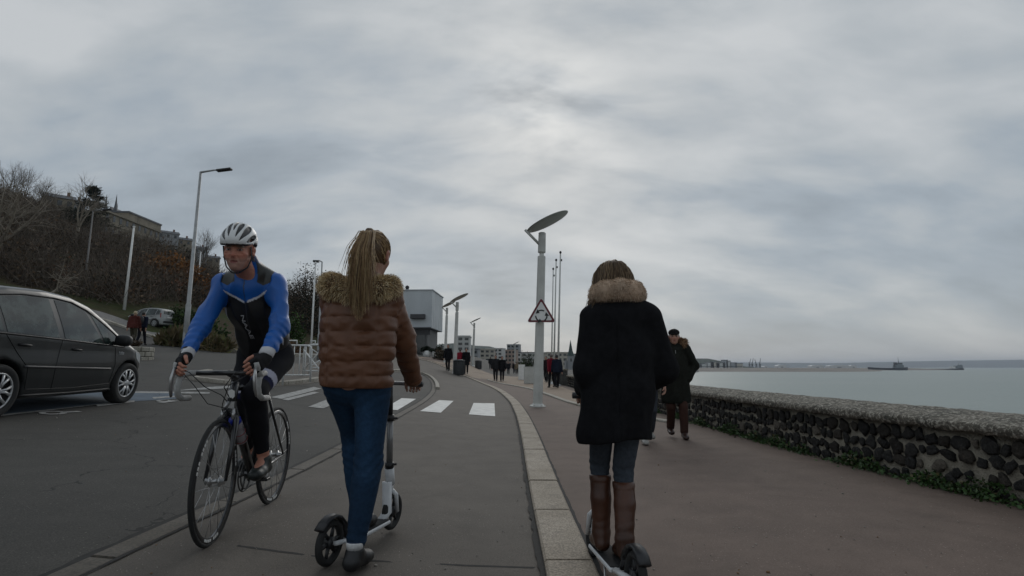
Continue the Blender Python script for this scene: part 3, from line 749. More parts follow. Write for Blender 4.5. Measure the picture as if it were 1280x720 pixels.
def arm_lamp(label, loc, h, arm, rz=0, lean=0, mat=None, rad=.075, drop=0):
    t = empty('street_lamp', label, 'street lamp', loc, 0, None, rot=(0, lean, rz)); mat = mat or M_steel
    mb = MB(); mb.tube([(0,0,-.1), (0,0,h*.25), (0,0,h*.26), (0,0,h)], [rad*1.35, rad*1.3, rad, rad*.6], 10); mb.build('pole', mat, t)
    mb = MB(); mb.tube([(0,0,h-.02), (arm*.45, 0, h+.10-drop*.1), (arm*.6, 0, h+.11-drop*.3)], [rad*.6, rad*.45, rad*.42], 8); mb.build('arm', mat, t)
    mb = MB(); mb.box((arm*.78, 0, h+.12-drop*.5), (arm*.5, .26, .11), M=Matrix.Rotation(R(-8+drop*50), 3, 'Y'), bev=.03); mb.build('lamp_head', M_dark, t)
    mb = MB(); mb.box((0, -rad*1.3, .7), (.09, .03, .4)); mb.build('access_door', mat, t)
    return t
x, y, z = onground(231, 27, 430); arm_lamp('tall grey street lamp with a dark head, standing behind the cyclist', (x, y, z), 8.95, 1.5, 0, R(.6), rad=.095)
x, y, z = onground(103, 46, 380); arm_lamp('dull grey street lamp against the brown slope left of the white mast', (x, y, z), 6.6, 1.5, 0, R(.5), pm('weathered_steel', (.16, .155, .15), .6))
x, y, z = onground(397, 30, 462); arm_lamp('slim street lamp with a short hooked head beside the white railings', (x, y, z), 5.3, -.42, 0, R(-.4), rad=.06, drop=.2)
def mast(label, u, v, Y, h, rad, lean):
    x, y, z = onground(u, Y, v); t = empty('mast', label, 'pole', (x, y, z), 0, None, rot=(0, R(lean), 0))
    mb = MB(); mb.tube([(0,0,-.2), (0,0,h)], [rad, rad*.6], 10); mb.build('pole', M_white, t)
    mb = MB(); mb.lathe([(rad*.6, h), (rad*.9, h+.02), (rad*.9, h+.08), (.01, h+.12)], seg=10); mb.build('cap', M_white, t)
mast('tall white mast rising from the kerb near the walking couple', 153, 410, 40, 6.0, .10, 1.2)
mast('short white mast in front of the orange bush', 246, 372, 58, 4.3, .09, .5)
mast('white mast standing beside the hooked street lamp at the railings', 387, 470, 26.5, 4.7, .055, .2)

# white pedestrian railings
M_rail = pm('railing_white', (.62, .63, .62), .45, .12, 8)
def railing(label, kind, loc, rz, w_=1.25, h=.95):
    t = empty('railing', label, 'railing', loc, rz, 'white street railings')
    mb = MB(); r_ = .024
    mb.tube([(-w_/2, 0, -.05), (-w_/2, 0, h-.12), (-w_/2+.04, 0, h-.03), (-w_/2+.12, 0, h), (w_/2-.12, 0, h), (w_/2-.04, 0, h-.03), (w_/2, 0, h-.12), (w_/2, 0, -.05)], r_, 8)
    mb.tube([(-w_/2, 0, .14), (w_/2, 0, .14)], r_*.8, 6); mb.build('frame', M_rail, t)
    if kind == 'x':
        for sgn in (1, -1):
            mb = MB(); mb.tube([(-sgn*w_/2, .012*sgn, .16), (sgn*w_/2, .012*sgn, h-.14)], r_*.85, 8); mb.build('cross_bar', M_rail, t)
    else:
        for i in range(6):
            mb = MB(); xx = -w_/2+w_*(i+1)/7; mb.tube([(xx, 0, .14), (xx, 0, h-.01)], r_*.6, 6); mb.build('bar', M_rail, t)
    mb = MB(); mb.tube([(-.13, 0, h), (-.13, 0, h+.13), (.13, 0, h+.13), (.13, 0, h)], r_*.8, 6); mb.build('hoop', M_rail, t)
for (u, v, kind, rz, w_, lb) in [(329, 483, 'x', 0, .95, 'white cross braced railing partly hidden by the cyclist\'s thigh'), (362, 479, 'b', 20, 1.05, 'white railing with upright bars right beside the cyclist'),
                                (389, 472.5, 'x', -38, .95, 'white railing with a crossed brace, middle of the row'), (404, 467.5, 'x', 58, 1.2, 'white cross braced railing nearest the brown puffer jacket')]:
    x, y = gp(u, v); railing(lb, kind, (x, y, gz(x, y)+.08), R(rz), w_)

# raised stone bed in the road
x, y = gp(166, 452); t = empty('raised_flower_bed', 'round raised bed of pale stone blocks beyond the car bonnet', 'planter', (x-1.95, y+1.0, gz(x-1, y)-.05))
M_block = granite('block_stone', (.36, .345, .30), (.22, .21, .18), 30)
mb = MB(); r = random.Random(3)
for row in range(3):
    for k in range(26):
        a = 2*math.pi*(k+.5*(row % 2))/26; mb.box((1.55*math.cos(a), 1.55*math.sin(a), .06+row*.17), (.26, .365, .16), a, bev=.02)
mb.build('stone_ring', M_block, t)
mb = MB(); mb.lathe([(1.45, -.3), (1.45, .44), (.8, .52), (.01, .55)], seg=24); mb.build('soil', pm('soil', (.05, .038, .028), 1, .3, 6), t)

# cabinets, bins, conifer tub near the lamp
def box_thing(name, label, cat, u, v, Y, d, mat, top=None, group=None, rz=0):
    x, y, z = onground(u, Y, v); t = empty(name, label, cat, (x, y, z+.04), rz, group)
    mb = MB(); mb.box((0,0,d[2]/2), d, bev=min(d)*.05); mb.build('body', mat, t)
    mb = MB(); mb.box((0,0,d[2]+.012), (d[0]*1.05, d[1]*1.05, .035)); mb.build('lid', top or mat, t)
    mb = MB(); mb.box((0, -d[1]/2-.004, d[2]*.55), (d[0]*.86, .012, d[2]*.74)); mb.build('door', mat, t); return t
M_cab = pm('cabinet_grey', (.50, .50, .47), .5, .12, 3)
box_thing('utility_cabinet', 'pale grey street cabinet just left of the warning sign post', 'utility cabinet', 662.5, 479, 34, (.72, .4, .98), M_cab)
box_thing('utility_cabinet', 'smaller off white street cabinet left of the grey one', 'utility cabinet', 652, 476, 44, (.5, .4, 1.15), M_white)
M_bin = pm('bin_black', (.03, .032, .034), .6, .2, 5)
def bin_(label, u, v, Y, sc_=1):
    x, y, z = onground(u, Y, v); t = empty('litter_bin', label, 'litter bin', (x, y, z+.03), 0, None)
    mb = MB(); mb.lathe([(.30*sc_, 0), (.32*sc_, .05), (.34*sc_, .85*sc_)], seg=16); 
    for k in range(16): a = k*math.pi/8; mb.box((.345*sc_*math.cos(a), .345*sc_*math.sin(a), .45*sc_), (.02, .06*sc_, .8*sc_), a)
    mb.build('basket', M_bin, t); mb = MB(); mb.lathe([(.36*sc_, .85*sc_), (.36*sc_, .92*sc_), (.2*sc_, .98*sc_)], seg=16, cap=True); mb.build('rim', M_bin, t)
bin_('black slatted litter bin at the foot of a disc lamp', 573.5, 468, 35.5, 1.0)
bin_('small dark litter bin beside the far lone disc lamp', 598, 460, 58, .95)
x, y, z = onground(707.5, 33, 486); 
mb = MB()
t = empty('stone_block', 'rough dark stone block with a pale top beside the people in red', 'stone block', (2.85, 32.6, .03))
mb.box((0,0,.42), (.62, .9, .84), bev=.03); mb.build('body', pm('dark_rubble', (.06, .06, .055), .9, .5, 14, bmp=1, bscale=14, bdist=.05), t)
mb = MB(); mb.box((0,0,.885), (.72, 1.0, .09), bev=.02); mb.build('cap_stone', M_cop, t)
# ================================================================== BUILDINGS
M_clad = pm('pale_cladding', (.50, .53, .55), .5, .14, .35)
M_dgrey = pm('dark_render', (.13, .13, .13), .7, .1, 1)
M_glass = pm('dark_glass', (.02, .025, .028), .08, .1, 1, spec=.7)
M_stone = pm('old_stone', (.23, .20, .155), .9, .25, .5)
M_slate = pm('slate', (.085, .09, .10), .6, .15, 1)
M_roof = pm('brown_tiles', (.17, .10, .07), .8, .2, 1)
x0, y0, z0 = onground(507, 62, 449)
t = empty('clad_building', 'pale grey windowless clad hall over a dark ground floor behind the brown jacket', 'building', (-12.25, 62, gz(-12.25, 62)-.2), R(-2.5))
mb = MB(); mb.box((0, 3.2, 5.0), (6.9, 7, 4.2), bev=.03)
for k in range(9): mb.box((-3.1+.775*k, -.305, 5.0), (.03, .02, 4.2))
for k in range(6): mb.box((3.455, .6+1.1*k, 5.0), (.02, .03, 4.2))
mb.box((0, 3.2, 7.14), (7.1, 7.2, .1))
mb.build('upper_hall', M_clad, t)
mb = MB(); mb.box((-.3, 3.3, 1.45), (6.4, 6.2, 2.9)); mb.build('ground_floor', M_dgrey, t)
mb = MB(); mb.box((-.2, 3.0, 2.93), (7.2, 7.2, .12)); mb.build('canopy_edge', M_slate, t)
mb = MB(); mb.box((1.9, .16, 1.1), (1.5, .1, 2.2)); mb.build('door', M_glass, t)
mb = MB(); mb.box((2.35, .14, 2.45), (1.7, .1, .55)); mb.build('sign_board', pm('sign_board', (.05, .05, .055), .5), t)
mb = MB(); mb.box((-1.2, .12, .5), (3.6, .1, 1.0)); mb.build('white_plinth', M_white, t)
mb = MB(); mb.lathe([(.12, 0), (.14, .1), (.02, .18)], (-.6, .18, 1.9), (0,-1,0), 10); mb.build('wall_lamp', M_white, t)
mb = MB(); mb.lathe([(.16, 0), (.18, .35), (.24, .4), (.2, .6), (.03, .7)], (.4, .6, 7.1), seg=10); mb.build('roof_vent', M_dark, t)
mb = MB(); mb.lathe([(.14, 0), (.16, .3), (.02, .38)], (-1.6, .6, 7.1), seg=10); mb.build('roof_vent', M_dark, t)
mb = MB(); mb.box((1.95, -.62, 4.15), (1.6, .55, .5), bev=.03); mb.build('projecting_sign', pm('sign_board', (.05, .05, .055), .5), t)
mb = MB(); mb.box((2.6, 2, 7.2), (.8, .8, .25)); mb.build('roof_hatch', M_clad, t)

def block(label, u, v, Y, w_, h_, d_, mat, floors, bays, roof=None, rz=0, group='apartment blocks of the distant town', base=0, winmat=None, name='apartment_block', cat='building', winw=.6):
    p = col(u, v, Y); zb = p[2] if base is None else (base if base else (gz(p[0], Y) if Y < 420 else 0))
    t = empty(name, label, cat, (p[0], Y, zb-1), R(rz), group)
    h = (h_+1); mb = MB(); mb.box((0, d_/2, h/2), (w_, d_, h)); mb.build('wall', mat, t)
    fh = h_/floors; bw = w_/bays
    for fi in range(floors):
        for bi in range(bays):
            mb = MB(); mb.box((-w_/2+bw*(bi+.5), -.02, 1+fh*(fi+.55)), (bw*winw, .12, fh*.5)); mb.build('window', winmat or M_glass, t)
    if roof == 'pitch':
        mb = MB(); rh = d_*.28; V = [(-w_/2-.3, -.3, h), (w_/2+.3, -.3, h), (w_/2+.3, d_+.3, h), (-w_/2-.3, d_+.3, h), (-w_/2-.3, d_/2, h+rh), (w_/2+.3, d_/2, h+rh)]
        mb.add(V, [(0,1,5,4), (2,3,4,5), (1,2,5), (3,0,4), (3,2,1,0)]); mb.build('roof', M_slate, t)
    else:
        mb = MB(); mb.box((0, d_/2, h+.2), (w_+.4, d_+.4, .5)); mb.build('roof', M_slate if roof else mat, t)
    return t
M_a = pm('cream_facade', (.42, .39, .33), .8, .1, .2); M_b = pm('white_facade', (.52, .52, .50), .8, .1, .2); M_c = pm('pink_facade', (.36, .27, .22), .8, .1, .2); M_d2 = pm('grey_facade', (.27, .28, .29), .8, .1, .2)
# town front, far end of the promenade (labels by what one sees beside each)
TB = [(579, 421, 190, 4.2, 9, M_b, 6, 2, 0, 'tall pale apartment block right behind the lamp with the litter bin'),
      (589, 437, 250, 6, 8, M_d2, 3, 2, 1, 'grey low block between the tall pale block and the lone disc lamp'),
      (602, 439, 300, 11, 9, M_c, 4, 4, 1, 'pinkish block just right of the lone disc lamp'),
      (609, 437, 270, 7, 8, M_a, 4, 3, 0, 'cream apartment block above the lone walker in black'),
      (617, 436, 330, 10, 9, M_b, 5, 4, 0, 'white apartment slab behind the standing pair in dark coats'),
      (627, 439, 380, 11, 9, M_d2, 4, 4, 1, 'grey slab right of the white one in the middle of the town'),
      (635, 438, 340, 9, 9, M_c, 4, 4, 0, 'brownish block left of the far small disc lamp'),
      (641, 431, 420, 9, 9, M_d2, 6, 3, 0, 'tall grey tower block rising behind the far small disc lamp'),
      (655, 441, 360, 18, 9, M_b, 3, 5, 1, 'pale wide block hidden behind the dark conifer'),
      (700, 441, 300, 14, 9, M_a, 3, 5, 0, 'cream house front behind the people in red by the flagpoles'),
      (716, 443, 330, 9, 8, M_d2, 3, 3, 1, 'grey house at the foot of the dark green spire')]
for (u, vt, Y, w_, d_, mt, fl, by, rf, lb) in TB:
    h_ = col(u, vt, Y)[2]-max(1.0, gz(col(u, 455, Y)[0], Y)*0+1.5); block(lb, u, 455, Y, w_, h_, d_, mt, fl, by, rf, random.uniform(-14, 14), base=1.5)
# church with a green spire beyond the flagpoles
p = col(713.5, 455, 250); t = empty('church', 'church with a slim dark green spire beyond the flagpoles', 'church', (p[0], 250, 0))
mb = MB(); mb.box((0,0,3), (2.6, 2.6, 6)); mb.box((0, 5, 2), (4, 8, 4)); mb.build('tower', M_d2, t)
mb = MB(); mb.lathe([(1.7, 6), (.9, 8.2), (.05, 13)], seg=8, smooth=False); mb.build('spire', pm('copper_green', (.035, .06, .055), .7), t)
mb = MB(); mb.box((0, -1.31, 4.2), (.7, .06, 1.4)); mb.build('window', M_glass, t)

# ------- buildings along the crest of the hill
def crest(u, v, Y): return col(u, v, Y)
pA, pB = crest(160, 264, 150), crest(199, 281, 164); dirb = (pB-pA)[:2]/np.linalg.norm((pB-pA)[:2]); rzb = math.atan2(dirb[1], dirb[0])
p0 = pA[:2]-dirb*9; p1 = pB[:2]+dirb*.5; ln = float(np.linalg.norm(p1-p0))
t = empty('long_stone_building', 'long old stone building with a slate roof on the crest of the hill', 'building', (p0[0], p0[1], pA[2]-12.6), rzb)
hw_ = ln; mb = MB(); mb.box((hw_/2, 4, 4.2), (hw_, 8, 12.0)); mb.build('wall', M_stone, t)
mb = MB(); mb.box((hw_/2, -.2, 10.3), (hw_+.6, .5, .5)); mb.box((hw_/2, -.12, 7.3), (hw_+.3, .3, .3)); mb.build('cornice', M_stone, t)
mb = MB(); mb.box((hw_*.69, 4, 11.2), (hw_*.62, 8.6, 2.0)); mb.build('attic', M_stone, t)
mb = MB(); mb.box((hw_*.69, 4, 12.4), (hw_*.63, 9, .45)); mb.build('roof', M_slate, t)
for k in range(9):
    mb = MB(); mb.box((hw_*(.06+.11*k), -.03, 9.0), (.9, .1, 1.5)); mb.build('window', M_glass, t)
    mb = MB(); mb.box((hw_*(.06+.11*k), -.03, 5.4), (.9, .1, 1.9)); mb.build('window', M_white if k == 3 else M_glass, t)
p = crest(138, 262, 175); t = empty('twin_spired_church', 'church with two thin dark spires and a gable on the hilltop', 'church', (p[0], 175, crest(140, 243, 175)[2]-14.6))
for dx in (-1.55, 1.55):
    mb = MB(); mb.box((dx*1.05, 0, 3.5), (1.0, 1.0, 11.5)); mb.build('tower', M_slate, t)
    mb = MB(); mb.lathe([(.62, 9.2), (.36, 11), (.03, 14.6)], (dx*1.05, 0, 0), seg=6, smooth=False); mb.build('spire', M_slate, t)
mb = MB(); mb.box((0, 3, 3), (2.3, 6, 11)); mb.build('nave', M_stone, t)
mb = MB(); mb.prism([(-1.3, 8.5), (1.3, 8.5), (0, 10.6)], 6, Matrix.Translation((0, 6, 0)) @ FX); mb.build('gable', M_slate, t)
mb = MB(); mb.tube([(0, 3, 10), (0, 3, 12.6)], [.16, .03], 6); mb.build('flche'.replace('flche', 'fleche'), M_slate, t)
def hill_house(u, vr, Y, w_, h_, rz, mt, lb):
    p = crest(u, vr, Y); rh = 1.2; t = empty('hill_house', lb, 'house', (p[0], Y, p[2]-rh-h_), R(rz), 'houses along the hill crest'); d_ = 4.5
    mb = MB(); mb.box((0, d_/2, (h_-6)/2), (w_, d_, h_+6)); mb.build('wall', mt, t)
    for q in range(3):
        mb = MB(); mb.box((-w_/2+w_*(q+.5)/3, -.02, h_*.62), (.7, .12, 1.0)); mb.build('window', M_glass, t)
    mb = MB(); V = [(-w_/2-.3, -.3, h_), (w_/2+.3, -.3, h_), (w_/2+.3, d_+.3, h_), (-w_/2-.3, d_+.3, h_), (-w_/2-.3, d_/2, h_+rh), (w_/2+.3, d_/2, h_+rh)]
    mb.add(V, [(0,1,5,4), (2,3,4,5), (1,2,5), (3,0,4), (3,2,1,0)]); rf = mb.build('roof', M_slate, t)
    mb = MB(); mb.box((w_*.3, d_/2, h_+rh+.2), (.5, .5, .9)); mb.build('chimney', M_roof, rf)
for a_ in [(76, 240, 104, 4.5, 2.4, 42, M_stone, 'stone house left of the dark conifer on the hillside'), (91, 246, 112, 4, 2.4, 42, M_d2, 'small grey house half hidden by the dark conifer'),
           (124, 264, 142, 5, 2.6, 40, M_stone, 'stone house between the dark conifer and the twin spires'),
           (211, 287, 176, 6, 2.4, 40, M_d2, 'low grey roofed house right of the long stone building'), (227, 295, 184, 6.5, 2.4, 40, M_stone, 'stone house above the orange bush on the crest'),
           (247, 306, 192, 6.5, 2.4, 38, M_d2, 'grey house on the crest just left of the cyclist\'s helmet'), (264, 318, 200, 6, 2.4, 38, M_stone, 'small house on the crest touching the cyclist\'s shoulder')]: hill_house(*a_)

# ================================================================== FAR SHORE: HARBOUR TOWN, SHEDS, CRANES, SHIPS
r = random.Random(12)
hb = []
spec_ = [(874, 6, 8, 14, M_d2, 'narrow grey block at the left end of the harbour town'), (880, 12, 5, 20, M_b, 'low white block second from the left of the harbour town'), (888, 8, 10, 20, M_b, 'pale block on the left flank of the harbour hill'),
         (894, 14, 8, 24, M_a, 'cream block in front of the harbour hill'), (901, 14, 6, 24, M_b, 'wide white low block under the harbour hill crest'), (907, 8, 15, 14, M_d2, 'dark tower block on the harbour hill'),
         (911, 8, 13, 12, M_b, 'white tower block right of the dark one on the harbour hill'), (917, 10, 8, 18, M_d2, 'grey block on the right flank of the harbour hill'), (924, 13, 5, 20, M_a, 'low cream block at the right foot of the harbour hill')]
for (u, h0, h_, w_, mt, lb) in spec_:
    p = col(u, 458, 1240); t = empty('harbour_building', lb, 'building', (p[0], 1240, -3), 0, 'buildings of the harbour town')
    mb = MB(); mb.box((0, 6, (h_+h0*.5)/2), (w_*.8, 12, h_+h0*.5)); mb.build('wall', mt, t)
    mb = MB(); mb.box((0, 6, h_+h0*.5+.6), (w_*.84, 12.5, 1.2)); mb.build('roof', M_slate, t)
    for fi in range(2):
        mb = MB(); mb.box((0, -.1, 2.5+fi*3.2), (w_*.68, .3, 1.2)); mb.build('window_band', M_glass, t)
M_crane = pm('crane_grey', (.10, .115, .13), .6)
for (u, h_, lb, bx) in [(937, 21, 'leftmost dark harbour crane of the four', .18), (940.5, 22, 'second harbour crane from the left, close beside the first', .14), (945.5, 20, 'third harbour crane with a light blue body', -.12), (950, 22, 'rightmost harbour crane, leaning to the right', .10)]:
    p = col(u, 459, 1230); t = empty('harbour_crane', lb, 'crane', (p[0], 1230, -3.5), 0, 'harbour cranes')
    mb = MB()
    for a in (-1, 1):
        for c_ in (-1, 1): mb.tube([(a*2.2, c_*2.2, 0), (a*.7, c_*.7, 9)], .42, 4, smooth=False)
    mb.build('portal', M_crane, t)
    mb = MB(); mb.box((0, 0, 10), (3, 3.4, 2.6)); mb.build('cab', M_crane, t)
    mb = MB(); mb.tube([(0, 0, 11), (bx*h_, 0, h_+2)], [.8, .45], 4, smooth=False); mb.tube([(0,0,11), (-2, 0, 15)], .4, 4, smooth=False); mb.tube([(-2, 0, 15), (bx*h_*.7, 0, h_*.75)], .15, 4); mb.build('jib', M_crane, t)
M_shed = pm('white_shed', (.62, .63, .63), .6, .05, .02)
for (u0, u1, h_, lb) in [(955, 960, 3.5, 'small white shed right of the harbour cranes'), (972, 983, 6, 'white arched warehouse left of the long sheds'), (1014, 1030, 5.5, 'short white warehouse, left of the longest one'), (1036, 1062, 5.5, 'longest white warehouse on the shingle spit'), (1063, 1071, 5, 'white arched warehouse at the right end of the spit')]:
    Yw = 1290; a_, b_ = col(u0, 457, Yw), col(u1, 457, Yw); w_ = b_[0]-a_[0]; t = empty('warehouse', lb, 'warehouse', ((a_[0]+b_[0])/2, Yw, -1.5), 0, 'white warehouses along the spit')
    mb = MB(); mb.box((0, 8, h_*.35+.5), (w_, 16, h_*.7+1)); mb.build('wall', M_shed, t)
    mb = MB(); P = [(-w_/2, h_*.7+1)]+[(-w_/2*math.cos(a), h_*.7+1+h_*.5*math.sin(a)) for a in np.linspace(.1, math.pi-.1, 9)]+[(w_/2, h_*.7+1)]
    mb.prism(P, 16.4, Matrix.Translation((0, 16.2, 0)) @ FX); mb.build('roof', M_shed, t)
    mb = MB(); mb.box((0, -.2, 1.8), (w_*.2, .3, 3)); mb.build('door', M_d2, t)
M_hull = pm('hull_dark', (.022, .028, .038), .5); M_super = pm('ship_grey', (.16, .19, .21), .5)
def ship(label, u0, u1, v, Yw, hull_h, build):
    a_, b_ = col(u0, v, Yw), col(u1, v, Yw); L_ = b_[0]-a_[0]
    t = empty('ship', label, 'ship', (a_[0], Yw, -5)); V = []; n = 13
    for i in range(n):
        s = i/(n-1); bw = 7*min(1, (s+.05)*6)**.6*min(1, (1.04-s)*5)**.6; sh = hull_h*(1+.35*(abs(s-.5)*2)**3)
        V += [(L_*s, -bw*.8, -.4), (L_*s, -bw, sh), (L_*s, bw, sh), (L_*s, bw*.8, -.4)]
    mb = MB(); mb.add(V, [(i*4+j, (i+1)*4+j, (i+1)*4+(j+1) % 4, i*4+(j+1) % 4) for i in range(n-1) for j in range(4)]+[(3,2,1,0), tuple((n-1)*4+j for j in range(4))])
    mb.build('hull', M_hull, t); build(t, L_); return t
def tug(t, L_):
    for (x, w_, d_, z, h_, nm, mt) in [(.78, .2, 10, 6.5, 8, 'deck_house', M_super), (.80, .12, 8, 12.5, 5, 'wheelhouse', M_super), (.70, .05, 5, 11, 9, 'funnel', M_hull)]:
        mb = MB(); mb.box((L_*x, 0, z), (L_*w_, d_, h_), bev=.3); mb.build(nm, mt, t)
    mb = MB(); mb.tube([(L_*.79, 0, 14), (L_*.79, 0, 26)], [.7, .3], 6); mb.build('mast', M_super, t)
    mb = MB(); mb.tube([(L_*.62, 0, 6), (L_*.76, 0, 13)], [.5, .3], 6); mb.build('derrick', M_super, t)
    mb = MB(); mb.box((L_*.80, -4.2, 13.2), (L_*.11, .4, 1.4)); mb.build('window_band', M_glass, t)
ship('grey working ship with a tall mast, left one of the two', 1086, 1134, 462.3, 1130, 4.6, tug)
def barge(t, L_):
    for (x, w_, d_, z, h_, nm, mt) in [(.92, .11, 9, 6.5, 6, 'deck_house', M_super), (.82, .06, 8, 5.5, 4, 'white_cabin', M_white), (.95, .05, 7, 10, 3, 'wheelhouse', M_super)]:
        mb = MB(); mb.box((L_*x, 0, z), (L_*w_, d_, h_), bev=.3); mb.build(nm, mt, t)
    mb = MB(); mb.tube([(L_*.93, 0, 9), (L_*.93, 0, 15)], [.5, .2], 6); mb.build('mast', M_super, t)
ship('long low dark barge with a small white cabin at its right end', 1130, 1204, 461.2, 1250, 2.6, barge)
# ================================================================== TREES AND SCRUB
M_bark = pm('grey_bark', (.105, .085, .066), .9, .3, 3); M_pale = pm('pale_bark', (.22, .19, .15), .9, .3, 3); M_veg = pm('foliage', rough=.8, var=.25, scale=2, vcol=True, spec=.2)
def branches(mb, p, d, ln, rad, lev, r, up=.25, spread=.55):
    k = 4 if lev > 1 else 3; P = [p]; rs = [rad]
    for i in range(k):
        d = (d+Vector((r.gauss(0, .13), r.gauss(0, .13), r.gauss(0, .1)+up*.12))).normalized(); p = p+d*ln/k; P.append(p); rs.append(rad*(1-.5*(i+1)/k))
    mb.tube(P, rs, 6 if lev >= 3 else (4 if lev == 2 else 3), cap=False)
    if lev == 0: return
    nb = r.randint(3, 5) if lev < 3 else r.randint(3, 4)
    for i in range(nb):
        f = r.uniform(.35, 1.0); j = min(int(f*k), k-1); q = P[j].lerp(P[j+1], f*k-j)
        a = r.uniform(0, 6.28); o = d.orthogonal().normalized(); o = Matrix.Rotation(a, 3, d) @ o
        nd = (d*(1-spread)+o*spread*r.uniform(.7, 1.3)+Vector((0,0,up))).normalized()
        branches(mb, q, nd, ln*r.uniform(.55, .8), rad*(1-.5*f)*.62, lev-1, r, up, spread)
    branches(mb, P[-1], d, ln*.7, rad*.5, lev-1, r, up, spread)
def bare_tree(label, loc, h, seed, rad=.22, up=.25, spread=.55, lev=4, mat=None, lean=(0,0), trunk=.28, group=None):
    r = random.Random(seed); t = empty('bare_tree', label, 'tree', loc, 0, group); mat = mat or M_bark
    d = Vector((lean[0], lean[1], 1)).normalized(); top = d*h*trunk
    mb = MB(); mb.tube([(0,0,-.6), tuple(top*.5+Vector((r.gauss(0,.1), r.gauss(0,.1), 0))), tuple(top)], [rad*1.25, rad, rad*.85], 8); mb.build('trunk', mat, t)
    mb = MB()
    for k in range(r.randint(3, 4)):
        a = r.uniform(0, 6.28); nd = (d*.9+Vector((math.cos(a), math.sin(a), 0))*spread*r.uniform(.4, 1.0)).normalized()
        branches(mb, top*r.uniform(.75, 1), nd, h*r.uniform(.27, .34), rad*.6, lev-1, r, up, spread)
    mb.build('crown', mat, t); return t
def bush_mesh(name, n, rad, colr, r, leaf=.12, flat=.8, spike=0, sticks=0, shape=None):
    """crown of many small leaf faces grouped into clumps through the volume, plus bare twigs"""
    VV = []; CC = []
    cl = r.normal(size=(max(6, n//60), 3)); cl /= np.linalg.norm(cl, axis=1)[:, None]; cl *= (r.random((len(cl), 1))**.4)*.8; cl[:, 2] = np.abs(cl[:, 2])*1.15
    ct = r.uniform(.65, 1.3, len(cl))
    k = r.integers(0, len(cl), n); P = cl[k]+np.clip(r.normal(size=(n, 3)), -1.9, 1.9)*.15; P[:, 2] = np.abs(P[:, 2])
    P = P*np.array([rad, rad, rad*flat])
    if shape is not None: P = shape(P)
    d = r.normal(size=(n, 3)); d[:, 2] += spike; d /= np.linalg.norm(d, axis=1)[:, None]
    u = np.cross(d, r.normal(size=(n, 3))); u /= np.linalg.norm(u, axis=1)[:, None]; L_ = leaf*r.uniform(.6, 1.5, (n, 1)); W_ = L_*(.35 if not spike else .12)
    V = np.stack([P, P+d*L_*.5+u*W_, P+d*L_, P+d*L_*.5-u*W_], 1).reshape(-1, 3); c = np.array(colr)[r.integers(0, len(colr), n)]*ct[k][:, None]*r.uniform(.8, 1.2, (n, 1))
    return V, np.arange(4*n).reshape(n, 4), np.repeat(c, 4, 0)
def bush(name, label, cat, loc, rad, colr, seed, n=1500, leaf=.14, flat=.8, spike=0, shape=None, group=None, stem=True):
    r = np.random.default_rng(seed); t = empty(name, label, cat, loc, 0, group)
    V, F, Cc = bush_mesh(name, n, rad, colr, r, leaf, flat, spike, shape=shape); link('crown', npmesh('crown', V, F, False, Cc), M_veg, t)
    rr = random.Random(seed); mb = MB()
    for k in range(9):
        a = rr.uniform(0, 6.28); q = rr.uniform(.3, .8); mb.tube([(0,0,-.3), (math.cos(a)*rad*q*.4, math.sin(a)*rad*q*.4, rad*flat*.4), (math.cos(a)*rad*q, math.sin(a)*rad*q, rad*flat*rr.uniform(.7, 1.1))], [rad*.03, rad*.02, rad*.006], 4)
    mb.build('stem', M_bark, t); return t
BR = [(.090, .064, .044), (.108, .074, .046), (.072, .060, .047)]; OR = [(.26, .115, .035), (.20, .090, .030), (.15, .080, .034)]
GR = [(.030, .056, .016), (.044, .074, .020), (.026, .046, .016)]; DG = [(.012, .020, .012), (.016, .026, .014)]; RED = [(.115, .060, .036), (.092, .054, .037)]
# scrub that covers the slope as one mass: twigs and leaves in clumps, denser low down
r = np.random.default_rng(21); VV = []; FF = []; CC = []; cnt = 0
for k in range(2700):
    u = r.uniform(-90, 445); Y = math.exp(r.uniform(math.log(40), math.log(330))); x = (u-640)/FPX*Y/1.0
    H = float(XB(Y))-x
    if H < 7 or x < -260: continue
    if Y > 88 and 112 < u < 245 and H > 42: continue
    if Y > 128 and 110 < u < 290 and H > 70: continue
    z = gz(x, Y); s = r.uniform(1.4, 3.1)*(1 if H < 30 else 1.1)*(.6 if (Y > 95 and 65 < u < 290) else 1); zn = math.sin(x*.055+1.3)+math.sin(Y*.045+x*.02)+r.normal()*.4
    if H < 13 and zn > .3 and r.random() < .75: continue          # grassy gaps near the road
    pal = RED if zn > .9 else (BR if zn > -.7 else (BR if r.random() < .45 else (GR if r.random() < .5 else DG)))
    n = 95; V, F, Cc = bush_mesh('c', n, s, pal, r, .14+.0022*Y, 1.0)
    ns = 50; d = r.normal(size=(ns, 3)); d[:, 2] = np.abs(d[:, 2])+.5; d /= np.linalg.norm(d, axis=1)[:, None]; L_ = s*r.uniform(.7, 1.5, (ns, 1)); b0 = r.normal(size=(ns, 3))*np.array([s*.35, s*.35, .1])
    sd_ = np.cross(d, r.normal(size=(ns, 3))); sd_ /= np.linalg.norm(sd_, axis=1)[:, None]; W_ = .008+.00028*Y
    V2 = np.stack([b0-sd_*W_, b0+sd_*W_, b0+d*L_+sd_*W_*.3, b0+d*L_-sd_*W_*.3], 1).reshape(-1, 3); c2 = np.repeat(np.array([(.105, .086, .068)])*r.uniform(.6, 1.5, (ns, 1)), 4, 0)
    V = np.concatenate([V, V2])+np.array([x, Y, z-.2]); F = np.arange(len(V)).reshape(-1, 4)
    VV.append(V); FF.append(F+cnt); cnt += len(V); CC += [Cc, c2]
